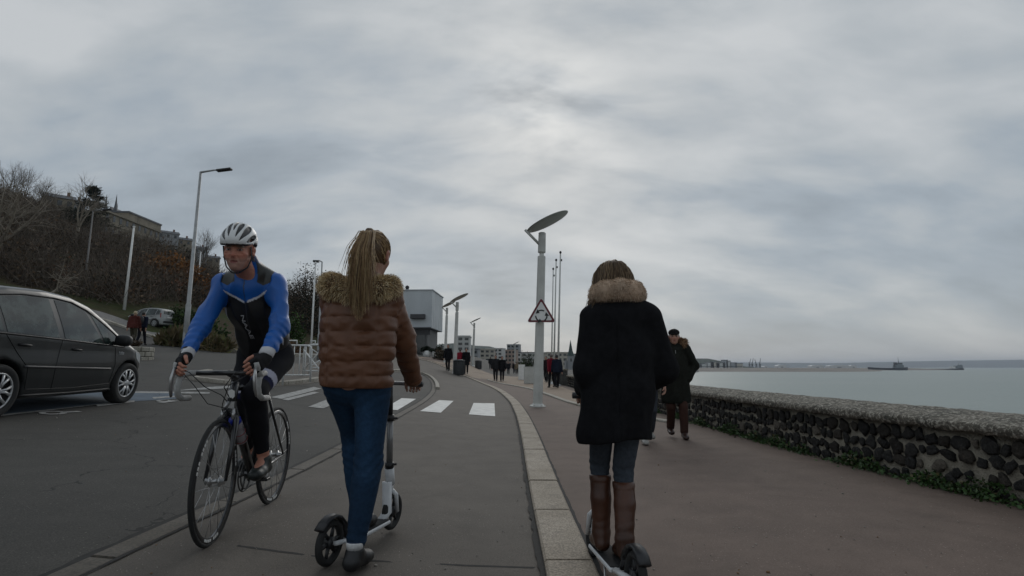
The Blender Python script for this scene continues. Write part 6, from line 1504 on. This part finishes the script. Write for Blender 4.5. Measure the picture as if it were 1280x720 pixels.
# fur trimmed hood lying on the shoulders
hoodp = [(-.142, .055, 1.452), (-.158, -.03, 1.442), (-.118, -.100, 1.425), (0, -.132, 1.390), (.122, -.105, 1.410), (.166, -.03, 1.425), (.155, .05, 1.438)]
fr_ = sdf_mesh('f', chain(hoodp, [.032, .040, .044, .044, .044, .042, .032], (0,0,1), 1.15), .012, .03); fp, fn = normals(fr_)
hd_ = link('hood', sdf_mesh('hood', chain(hoodp, [.027, .034, .038, .038, .038, .036, .027], (0,0,1), 1.15)+[C((-.06, -.075, 1.395), (.06, -.075, 1.395), .065, .065, None, 1, .04)], .010, .03, color=lambda P: paint(len(P), (.10, .05, .022))), M_puff, pj)
mb = MB(); fur(mb, fp, fn, 11000, .034, .0013, [(.74, .60, .37), (.62, .47, .27), (.40, .29, .17), (.80, .68, .46), (.22, .15, .08)], .15, 5, .8); mb.build('fur_trim', M_furm, hd_, cols=True)
# hair: pulled back, high ponytail down the back
rh = np.random.default_rng(8); HCOL = [(.14, .08, .038), (.26, .16, .075), (.40, .27, .14), (.52, .38, .21), (.09, .052, .026)]
capm = sdf_mesh('hair', [E(HL1(0, -.018, .030), (.083, .102, .106), None, .02), C(HL1(0, -.09, .075), HL1(.005, -.115, .095), .026, .022, None, 1, .02)], .007, .02, clip=lambda P: np.maximum(hl1(P)[:, 1]-.045-.4*np.clip(hl1(P)[:, 2], 0, 1), (-.065-.25*hl1(P)[:, 1]-0)-hl1(P)[:, 2]),
     disp=lambda P: .0022*np.sin(np.arctan2(P[:, 0]-HC1[0], P[:, 2]-1.68)*46), color=lambda P: paint(len(P), (.10, .058, .028))*(1+.35*np.sin(np.arctan2(P[:, 0]-HC1[0], P[:, 2]-1.68)*46)[:, None]))
hro = link('hair', capm, M_hairm, w1)
mb = MB(); tie = HL1(.005, -.118, .097)
for k in range(1350):                                       # strands of the tail
    a = rh.normal(); b_ = rh.normal(); L_ = rh.uniform(.30, .50)-.03*abs(a); wv = rh.uniform(-1, 1)*.016; lk = math.floor(a*3+rh.uniform(-.4, .4)); P = []
    n_ = 9
    for j in range(n_):
        s_ = j/(n_-1); P.append(tie+np.array([a*(.008+.023*s_**.7)+wv*math.sin(s_*5+lk)*s_+.006*s_, -.034*math.sin(min(s_*2.5, 1)*math.pi/2)+b_*.009*(1+.5*s_)-.135*min(1, s_*1.9)**1.1+.02*max(0, s_-.6), .018*math.sin(min(s_*5, 1)*math.pi)-L_*s_**1.05]))
    mb.cur = HCOL[int(rh.integers(0, 5)*.5+(lk % 5)*.5)]; mb.tube(P, [.0012, .0014, .0014, .0014, .0014, .0012, .0010, .0007, .0003], 3, cap=False)
for k in range(260):                                       # strands combed back over the skull
    a = rh.uniform(-1.75, 1.75); z0_ = rh.uniform(-.05, .07); q0 = np.array([.083*math.sin(a), -.018+.095*math.cos(a)*(.55 if math.cos(a) > 0 else 1), z0_]); P = []
    for j in range(6):
        s_ = j/5; q = q0*(1-s_)+np.array([.004, -.118, .095])*s_; dd = q-np.array([0, -.018, .03]); nn = np.linalg.norm(dd/np.array([.087, .106, .11])); q = np.array([0, -.018, .03])+dd/max(nn, .3)*(1 if s_ < .95 else min(1, nn)); P.append(HL1(*q))
    mb.cur = HCOL[rh.integers(0, 5)]; mb.tube(P, .0022, 3, cap=False)
for k in range(26):                                        # loose wisps at the nape
    a = rh.uniform(-.9, .9); q = HL1(.06*a, -.088, -.03); mb.cur = HCOL[rh.integers(0, 4)]; mb.tube([q, q+np.array([.01*rh.normal(), -.015, -.05]), q+np.array([.02*rh.normal(), -.02, -.10])], [.0014, .0012, .0005], 3, cap=False)
mb.build('ponytail', M_hairm, hro, cols=True)
mb = MB(); mb.ring(tie, (0, -.8, .5), .018, .006, 20, 6); mb.build('hair_tie', pm('hair_tie_tan', (.35, .25, .15), .7), hro)
shoe(A1R, A1R+np.array([.025, .16, -.058]), 'shoe', (.012, .012, .013), w1, None, (.015, .015, .016)); shoe(A1L, A1L+np.array([.04, .155, -.062]), 'shoe', (.012, .012, .013), w1, None, (.015, .015, .016))
mb = MB(); mb.lathe([(.040, 0), (.043, .028), (.041, .032)], A1R+np.array([0, -.004, .018]), (0, .05, 1), 18); mb.build('sock', pm('sock_white', (.55, .55, .55), .9, .15, 60), w1)

# ------------------------------------------------------------------ WOMAN IN THE LONG BLACK COAT
W2 = (.522, 2.83); w2 = empty('person', 'woman with loose hair in a long black coat and brown boots on a scooter', 'person', (W2[0], W2[1], gz(*W2)+.032))
toloc2 = lambda p: np.array(p, float)-np.array([W2[0], W2[1], gz(*W2)+.032])
M2 = Matrix.Translation(sc2.location) @ Euler((0, LEAN2, rz2)).to_matrix().to_4x4()
g2R = toloc2(M2 @ (top2+Vector((.145, 0, 0)))); g2L = toloc2(M2 @ (top2+Vector((-.125, 0, 0)))); 
A2L = toloc2(M2 @ Vector((-.030, .40, .10)))+np.array([0, 0, .085]); A2R = toloc2(M2 @ Vector((.028, .25, .10)))+np.array([.012, 0, .085])
H2L, H2R = np.array([-.07, -.01, .85]), np.array([.07, -.01, .85]); K2L = ik(H2L, A2L, .36, .345, (.02, 1, 0)); K2R = ik(H2R, A2R, .36, .345, (-.02, 1, 0))
S2L, S2R = np.array([-.105, .0, 1.262]), np.array([.166, .0, 1.258]); Wr2L = g2L+np.array([-.002, -.085, .04]); Wr2R = g2R+np.array([.002, -.085, .04])
E2L = ik(S2L, Wr2L, .265, .235, (-.16, -.3, -1)); E2R = ik(S2R, Wr2R, .27, .24, (.75, -.3, -1))
HC2 = np.array([.01, .090, 1.422]); f2 = unit((-.02, 1, -.40)); hp2, hl2, HL2 = head_prims(HC2, f2, (0, 0, 1), male=False)
hd2l = hand(Wr2L, (0, .8, -.35), (0, -.35, -.9), (1, 0, 0), (45, 75, 60), .92); hd2r = hand(Wr2R, (0, .8, -.35), (0, -.35, -.9), (-1, 0, 0), (45, 75, 60), .92)
pr = hp2+[C((.015, 0, 1.28), HC2+np.array([0, -.02, -.05]), .052, .05)]+chain([(0, 0, .86), (0, 0, 1.05), (0, 0, 1.27)], [.12, .10, .10], (1,0,0), 1.2, .05)
pr += chain([S2L, E2L, Wr2L], [.04, .034, .024])+chain([S2R, E2R, Wr2R], [.04, .034, .024])+chain([H2L, K2L, A2L], [.072, .044, .034])+chain([H2R, K2R, A2R], [.072, .044, .034])
pr += [C(A2R, A2R+np.array([-.01, .12, -.06]), .03, .022), C(A2L, A2L+np.array([-.01, .12, -.06]), .03, .022)]
for h_ in (hd2r, hd2l): pr += h_[0]+[p for _, p in h_[1]]+h_[2]
link('body', sdf_mesh('body', pr, .0062, .02, color=lambda P: face_color(P, hl2, paint(len(P), SKIN*1.05))), M_skin, w2)
lg = chain([H2L, K2L, K2L*.4+A2L*.6], [.072, .052, .042], k=.006)+chain([H2R, K2R, K2R*.4+A2R*.6], [.072, .052, .042], k=.006)
link('jeans', sdf_mesh('jeans', lg, .0065, .03, disp=lambda P: wrinkle(P, 26, (1,1,.6))*.002+np.sin(P[:, 2]*150+5*wrinkle(P, 12))*.0020*np.exp(-((P[:, 2]-.50)/.06)**2), color=lambda P: paint(len(P), (.038, .046, .058))*(1+.3*wrinkle(P, 10)[:, None])), pm('denim', rough=.9, var=.18, scale=60, vcol=True), w2)
for (K_, A_, dx) in ((K2L, A2L, -.01), (K2R, A2R, -.01)):
    top_ = K_+(A_-K_)*.17; toe = A_+np.array([dx, .15, -.062])
    bp_ = chain([top_, top_*.6+A_*.4+np.array([0, -.012, 0]), A_+np.array([0, 0, .02])], [.0535, .051, .045], k=.012)+[C(A_+np.array([0, -.025, -.045]), toe+np.array([0, -.03, -.002]), .033, .034, (0,0,1), .85, .03), C(A_, toe+np.array([0, -.08, .02]), .038, .034, None, 1, .02), C(A_+np.array([0, -.026, -.04]), A_+np.array([0, -.004, .01]), .034, .040, None, 1, .02)]
    zs = toe[2]-.026; tz = top_[2]
    link('boot', sdf_mesh('boot', bp_, .0055, .02, clip=lambda P: np.maximum((zs-.003)-P[:, 2], P[:, 2]-(tz-.002-.15*np.abs(P[:, 0]-top_[0])*0)), disp=lambda P: wrinkle(P, 22, (1,1,1.3))*.0018+.0012*np.sin(P[:, 2]*105+6*wrinkle(P, 10))*np.exp(-((P[:, 2]-(A_[2]+.05))/.05)**2)-.0025*(np.abs(P[:, 2]-(tz-.02)) < .012),
        color=lambda P: np.where((P[:, 2] < zs+.016)[:, None], (.015, .012, .010), paint(len(P), (.062, .024, .013))*(1+.3*wrinkle(P, 13)[:, None]))), M_leather, w2)
ct = chain([(-.02, -.01, .70), (.005, -.01, .90), (.022, -.005, 1.08), (.03, 0, 1.26)], [.150, .132, .124, .104], (1,0,0), 1.22, .06)+[C((-.066, 0, 1.280), (.126, 0, 1.276), .056, .056, None, 1, .06), C((.028, 0, 1.27), (.016, .02, 1.375), .105, .068, None, 1, .07)]
s2r = chain([S2R, E2R, Wr2R+(E2R-Wr2R)*.0], [.070, .064, .056], k=.05); s2l = chain([S2L, E2L, Wr2L+(E2L-Wr2L)*.0], [.070, .064, .056], k=.05)
def cdisp(P):
    fold = np.cos(np.arctan2(P[:, 0], P[:, 1]+.01)*9+2*wrinkle(P, 4))*np.clip((1.0-P[:, 2])/.3, 0, 1)*.0055
    vent = .010*np.exp(-((P[:, 0]+.015)/.004)**2)*((P[:, 1] < 0) & (P[:, 2] < 1.25))*.6
    return fold+vent+np.abs(wrinkle(P, 15, (1,1,.6)))*.013-.005
link('coat', sdf_mesh('coat', ct+s2r+s2l, .0068, .03, disp=cdisp, color=lambda P: paint(len(P), (.0105, .0108, .0125)), clip=lambda P: np.where((P[:, 2] < .8), (.655+.01*wrinkle(P, 8))-P[:, 2], -1)), M_wool, w2)
cf = [(-.075, .080, 1.352), (-.086, .0, 1.380), (-.058, -.066, 1.388), (.014, -.086, 1.394), (.086, -.066, 1.388), (.114, .0, 1.380), (.102, .080, 1.352)]
fm = sdf_mesh('fur_collar', chain(cf, [.030, .037, .040, .041, .040, .037, .030], (0,0,1), 1.12, .03), .009, .03, color=lambda P: paint(len(P), (.50, .38, .285))*(1+.2*wrinkle(P, 40)[:, None])); fo = link('fur_collar', fm, M_furm, w2); fp, fn = normals(fm)
mb = MB(); fur(mb, fp, fn, 9000, .013, .0010, [(.58, .45, .34), (.50, .38, .28), (.66, .53, .41), (.40, .30, .22)], .2, 6, .6); mb.build('fur_pile', M_furm, fo, cols=True)
hc2 = sdf_mesh('hair', [E(HL2(0, -.014, .032), (.080, .098, .099), None, .03), E(HL2(0, -.045, -.02), (.080, .06, .085), None, .04)], .0075, .02, clip=lambda P: np.maximum(hl2(P)[:, 1]-.06, -.11-hl2(P)[:, 2]), color=lambda P: paint(len(P), (.07, .040, .021)))
hr2 = link('hair', hc2, M_hairm, w2); mb = MB()
H2C = [(.075, .046, .026), (.12, .075, .040), (.23, .155, .088), (.34, .245, .150), (.09, .055, .030)]
for k in range(2600):
    a = rh.uniform(-math.pi, math.pi) if k % 3 else rh.normal()*1.2; start = np.array([.02*math.sin(a), -.03-.02*math.cos(a), .140]); P = []; w_ = 1+.06*math.sin(round(a*5)*2.3+1)+rh.normal()*.055; L_ = rh.uniform(.17, .29) if abs(math.sin(a)) < .75 else rh.uniform(.24, .36); ph = rh.uniform(0, 6)
    if math.cos(a) < -.55: continue
    for j in range(9):
        s_ = j/8; th = min(s_*1.9, 1)*math.pi/2; q = np.array([math.sin(a)*.092*w_*math.sin(th), -.014-math.cos(a)*.110*w_*math.sin(th)*(1 if math.cos(a) > 0 else .6), .034+.112*math.cos(th)])
        if s_ > .5: q = q+np.array([math.sin(a)*.050*((s_-.5)*2)**1.3, -.018*(s_-.5)*math.cos(a), -L_*(s_-.5)*1.35])+np.array([math.sin(ph+s_*11), math.cos(ph+s_*9), 0])*.012*(s_-.4)*2
        p_ = HL2(*q)
        if s_ > .6: p_ = p_+np.array([0, .02*(s_-.6), 0])
        P.append(p_+np.array([math.sin(s_*9+ph), 0, math.cos(s_*7+ph)])*.0045*s_)
    hl = .5+.5*math.sin(a*3+ph*.2); mb.cur = H2C[int(round(a*7+rh.normal()*.6)*3+rh.integers(0, 3)) % 5]
    mb.tube(P, [.0014, .0017, .0019, .0019, .0018, .0016, .0014, .0010, .0003], 3, cap=False)
mb.build('hair_strands', M_hairm, hr2, cols=True)
# ------------------------------------------------------------------ PEOPLE ON FOOT
def walker(label, loc, rz, h, coat, trous, hairc, vox=.02, stride=.22, phase=1, coat_len=.50, shoes=(.02, .018, .016), hat=None, longhair=False, arms='hang', hood=False, bag=None, slim=1., headturn=0., furhood=False, lean=0.):
    """adult on foot; local forward = +y; heights are fractions of the standing height h"""
    k = h; t = empty('person', label, 'person', loc, rz)
    P_ = lambda x, y, z: np.array([x, y, z], float)*k
    hip = [P_(-.052, 0, .52), P_(.052, 0, .52)]; sgn = (phase, -phase); an = [P_(-.05, sgn[0]*stride*.5, .05+(.025 if sgn[0] < 0 else 0)), P_(.05, sgn[1]*stride*.5, .05+(.025 if sgn[1] < 0 else 0))]
    kn = [ik(hip[i], an[i], .245*k, .235*k, (0, 1, 0)) for i in (0, 1)]
    sh = [P_(-.105, .01+lean, .81), P_(.105, .01+lean, .81)]
    if arms == 'pocket': wr = [P_(-.112, .030, .535), P_(.112, .030, .535)]; pole = [(-1, -.5, 0), (1, -.5, 0)]
    elif arms == 'front': wr = [P_(-.04, .15, .66), P_(.04, .15, .66)]; pole = [(-1, -.3, -.4), (1, -.3, -.4)]
    else: wr = [P_(-.135, -sgn[0]*.08+.02, .49), P_(.135, -sgn[1]*.08+.02, .49)]; pole = [(-.6, -1, 0), (.6, -1, 0)]
    el = [ik(sh[i], wr[i], .172*k, .150*k, pole[i]) for i in (0, 1)]
    hc = P_(0, .035+lean*1.3, .925); f = unit((math.sin(headturn), math.cos(headturn), -.08)); sc_ = k/1.75
    hpz, hloc_, HLz = head_prims(np.zeros(3), f, (0,0,1)); hpz = [scale_prim(p, sc_, hc) for p in hpz]
    hl_ = lambda P: hloc_((P-hc)/sc_)
    b = hpz+[C(P_(0, .01+lean, .83), hc-np.array([0, .015, .04]), .034*k, .032*k)]+chain([P_(0, 0, .54), P_(0, .005, .66), P_(0, .01+lean, .79)], [.062*k, .058*k, .062*k], (1,0,0), 1.2)
    for i in (0, 1):
        b += chain([sh[i], el[i], wr[i]], [.024*k, .02*k, .015*k])+chain([hip[i], kn[i], an[i]], [.04*k, .026*k, .02*k])+[C(an[i], an[i]+P_(0, .07, -.03), .02*k, .014*k)]
        d_ = unit(wr[i]-el[i]); s_ = 1 if i == 0 else -1
        if arms == 'pocket': d_ = unit((s_*.75, .05, -.65))
        hh_ = hand(np.zeros(3), d_, (s_*.9, 0, -.1), (0, 1, 0), (20, 30, 25)); hp_ = hh_[0]+[p for _, p in hh_[1]]+hh_[2]
        if vox < .015: b += [scale_prim(p, sc_, wr[i]) for p in hp_]
        else: b += [C(wr[i], wr[i]+d_*.085*k, .02*k, .012*k)]
    link('body', sdf_mesh('body', b, vox if vox > .012 else .008, .02, color=lambda P: face_color(P, hl_, paint(len(P), SKIN*1.1)) if vox < .015 else paint(len(P), SKIN)), M_skin, t)
    wv = 1.18/slim
    tp = []
    for i in (0, 1): tp += chain([hip[i], kn[i], an[i]+(kn[i]-an[i])*.08], [.057*k*slim, .041*k*slim, .034*k*slim], k=.012)
    link('trousers', sdf_mesh('trousers', tp, vox, .03, disp=(lambda P: wrinkle(P, 22, (1,1,.6))*.005) if vox < .015 else None, color=lambda P: paint(len(P), trous)*(1+.15*wrinkle(P, 9)[:, None])), M_cloth, t)
    zl = (1-coat_len)*k*.92
    cp_ = chain([P_(0, 0, max(.35, (1-coat_len)*.92)), P_(0, 0, .60), P_(0, .005, .70), P_(0, .01+lean, .79)], [.104*k*slim, .092*k*slim, .084*k*slim, .070*k*slim], (1,0,0), 1.25, .04)+[C(sh[0]*.85+sh[1]*.15, sh[1]*.85+sh[0]*.15, .040*k, .040*k, None, 1, .04), C(P_(0, .01+lean, .82), P_(0, .02+lean, .855), .044*k, .038*k, None, 1, .03)]
    sp_ = []
    for i in (0, 1): sp_ += chain([sh[i], el[i], wr[i]+(el[i]-wr[i])*.05], [.046*k, .042*k, .034*k], k=.03)
    link('coat', sdf_mesh('coat', cp_+sp_, vox, .03, disp=(lambda P: np.abs(wrinkle(P, 14, (1,1,.6)))*.012-.005) if vox < .015 else None, color=lambda P: paint(len(P), coat)*(1+.15*wrinkle(P, 9)[:, None]), clip=lambda P: np.where((np.abs(P[:, 0]) < .16*k) & (P[:, 2] < .52*k), zl-P[:, 2], -1)), M_wool, t)
    for i in (0, 1): shoe(an[i], an[i]+np.array([0, .105*k, -.045*k*.75]), 'shoe', shoes, t, None, (.02, .02, .02), min(vox, .012), k/1.75)
    if hat is not None:
        hp2_ = [scale_prim(p, sc_, hc) for p in [E(HLz(0, -.012, .070), (.090, .112, .062), None, .02), C(HLz(-.04, .095, .045), HLz(.04, .095, .045), .022, .022, (0,0,1), .5, .03)]]
        link('hat', sdf_mesh('hat', hp2_, min(vox, .012), .02, clip=lambda P: .036-hl_(P)[:, 2]*1.0, color=lambda P: paint(len(P), hat)), M_wool, t)
    hr_ = [scale_prim(p, sc_, hc) for p in [E(HLz(0, -.022, .034), (.084, .098, .106), None, .02)]+([E(HLz(0, -.06, -.06), (.082, .05, .12), None, .04)] if longhair else [])]
    link('hair', sdf_mesh('hair', hr_, min(vox, .012), .02, clip=lambda P: np.maximum(hl_(P)[:, 1]-.05+.4*np.minimum(hl_(P)[:, 2]-.06, 0), (-.055 if not longhair else -.2)-hl_(P)[:, 2]), color=lambda P: paint(len(P), hairc)), M_hairm, t)
    return t, dict(sh=sh, wr=wr, el=el, hc=hc, k=k)
def scale_prim(p, s, o):
    o = np.array(o, np.float32)
    if p[0] == 's': return ('s', scale_prim(p[1], s, o), p[2]*s)
    if p[0] == 'c': return ('c', (p[1]*s+o).astype(np.float32), (p[2]*s+o).astype(np.float32), p[3]*s, p[4]*s, p[5], p[6], None if p[7] is None else p[7]*s)
    return ('e', (p[1]*s+o).astype(np.float32), p[2]*s, p[3], None if p[4] is None else p[4]*s)
def at(u, v, dz=.034): x, y = gp(u, v); return (x, y, gz(x, y)+dz)
# elderly man by the wall
mloc = at(847, 550); mt_, mi = walker('elderly man in a flat cap and dark fur hooded parka beside the sea wall', mloc, math.pi-.12, 1.575, (.016, .017, .014), (.050, .024, .018), (.35, .34, .32), vox=.0095, stride=.16, phase=1, coat_len=.66, shoes=(.035, .016, .012), hat=(.012, .011, .012), arms='pocket', slim=1.04, headturn=.1)
k = mi['k']; hpn = [(-.085*k, .075, .850*k), (-.098*k, .0, .872*k), (-.06*k, -.07, .885*k), (0, -.085, .89*k), (.06*k, -.07, .885*k), (.098*k, .0, .872*k), (.085*k, .075, .850*k)]
fm = sdf_mesh('fur_hood', chain(hpn, [.032, .042, .044, .044, .044, .042, .032], (0,0,1), 1.2, .03), .010, .03, color=lambda P: paint(len(P), (.20, .12, .07))); fo = link('fur_hood', fm, M_furm, mt_); fp, fn = normals(fm)
mb = MB(); fur(mb, fp, fn, 2600, .032, .0022, [(.30, .19, .11), (.22, .13, .075), (.38, .26, .16), (.12, .07, .04)], .1, 9, .8); mb.build('fur_trim', M_furm, fo, cols=True)
mb = MB()
mb.tube([(0, .145, .60*k), (0, .140, .70*k), (0, .128, .80*k)], .004, 5); 
mb.build('coat_zip', pm('zip_grey', (.25, .25, .24), .5), mt_)
walker('person in a pale grey jacket mostly hidden behind the long black coat', at(809, 556), math.pi, 1.60, (.30, .32, .35), (.04, .045, .055), (.10, .07, .05), vox=.012, stride=.2, phase=-1, coat_len=.48, shoes=(.30, .29, .27))
# walking couple on the left
walker('blond walker in a maroon jacket, left one of the couple by the raised bed', at(165, 432), R(8), 1.68, (.075, .022, .018), (.055, .05, .035), (.42, .34, .22), stride=.2, phase=1, coat_len=.46, longhair=False)
tb, ti = walker('walker in dark navy with a backpack, right one of the couple by the raised bed', at(175.5, 432), R(8), 1.68, (.012, .016, .032), (.010, .011, .016), (.02, .018, .016), stride=.3, phase=-1, coat_len=.44)
tb2 = empty('backpack', 'dark backpack on the back of the navy walker on the left', 'backpack', tb.location, R(8))
link('bag', sdf_mesh('bag', [E((0, -.19, 1.24), (.15, .10, .23))], .02, .02), M_dark, tb2); mb = MB()
for s_ in (1, -1): mb.tube([(s_*.10, -.14, 1.42), (s_*.11, .0, 1.44), (s_*.11, .13, 1.30), (s_*.12, .05, 1.1), (s_*.10, -.13, 1.08)], .022, 6)
mb.build('strap', M_dark, tb2)
# people along the far promenade
BKc, NV = (.010, .010, .012), (.012, .016, .028)
for (u, v, h, rz, coat, tr, hair, st, ph, cl, ar, lb) in [
    (560, 464.5, 1.72, 170, BKc, BKc, (.02, .015, .012), .1, 1, .55, 'hang', 'person in black standing beside the brownish shrub near the clad hall'),
    (575, 466, 1.62, 10, (.20, .012, .025), (.02, .02, .025), (.05, .03, .02), .15, 1, .5, 'hang', 'person in a bright red coat behind the slatted litter bin'),
    (582.5, 468.5, 1.80, 185, BKc, BKc, (.02, .018, .016), .12, -1, .62, 'hang', 'tall person in a long black coat right of the slatted litter bin'),
    (613, 462, 1.70, 0, BKc, (.015, .015, .018), (.02, .018, .016), .2, 1, .5, 'hang', 'lone walker in black right of the small far litter bin'),
    (619.5, 477, 1.74, 175, (.022, .022, .024), (.014, .014, .016), (.03, .025, .02), .12, 1, .5, 'hang', 'person in dark grey, left one of the standing pair on the plaza'),
    (627.5, 477.5, 1.70, 185, BKc, (.012, .012, .016), (.02, .018, .016), .2, -1, .55, 'hang', 'person in black, right one of the standing pair on the plaza'),
    (635.5, 468.5, 1.66, 180, (.012, .012, .015), (.015, .015, .02), (.03, .02, .015), .2, 1, .5, 'hang', 'walker in black between the standing pair and the small group'),
    (642.5, 467, 1.70, 190, BKc, (.02, .02, .025), (.02, .02, .02), .15, -1, .5, 'hang', 'dark clothed walker at the left of the far small group'),
    (645.5, 468, 1.66, 180, (.20, .15, .10), (.03, .03, .035), (.10, .07, .045), .15, 1, .55, 'hang', 'walker in a pale tan coat in the far small group'),
    (648, 467, 1.70, 175, (.014, .014, .018), (.012, .012, .016), (.02, .02, .02), .15, 1, .5, 'hang', 'walker in dark blue at the right of the far small group'),
    (683, 478.5, 1.70, 160, (.018, .010, .012), (.012, .012, .014), (.02, .018, .016), .15, 1, .5, 'hang', 'dark clothed person just right of the sign post, left of the red coat'),
    (690, 485.5, 1.64, 20, (.15, .012, .022), (.012, .012, .014), (.12, .10, .09), .18, 1, .5, 'hang', 'person in a dark red coat standing right of the sign post'),
    (696.5, 485.8, 1.60, 10, NV, (.010, .010, .014), (.02, .018, .02), .2, -1, .5, 'hang', 'person in a navy coat standing by the flagpoles beside the red coat')]:
    walker(lb, at(u, v), R(rz), h, coat, tr, hair, .02, st, ph, cl, arms=ar)
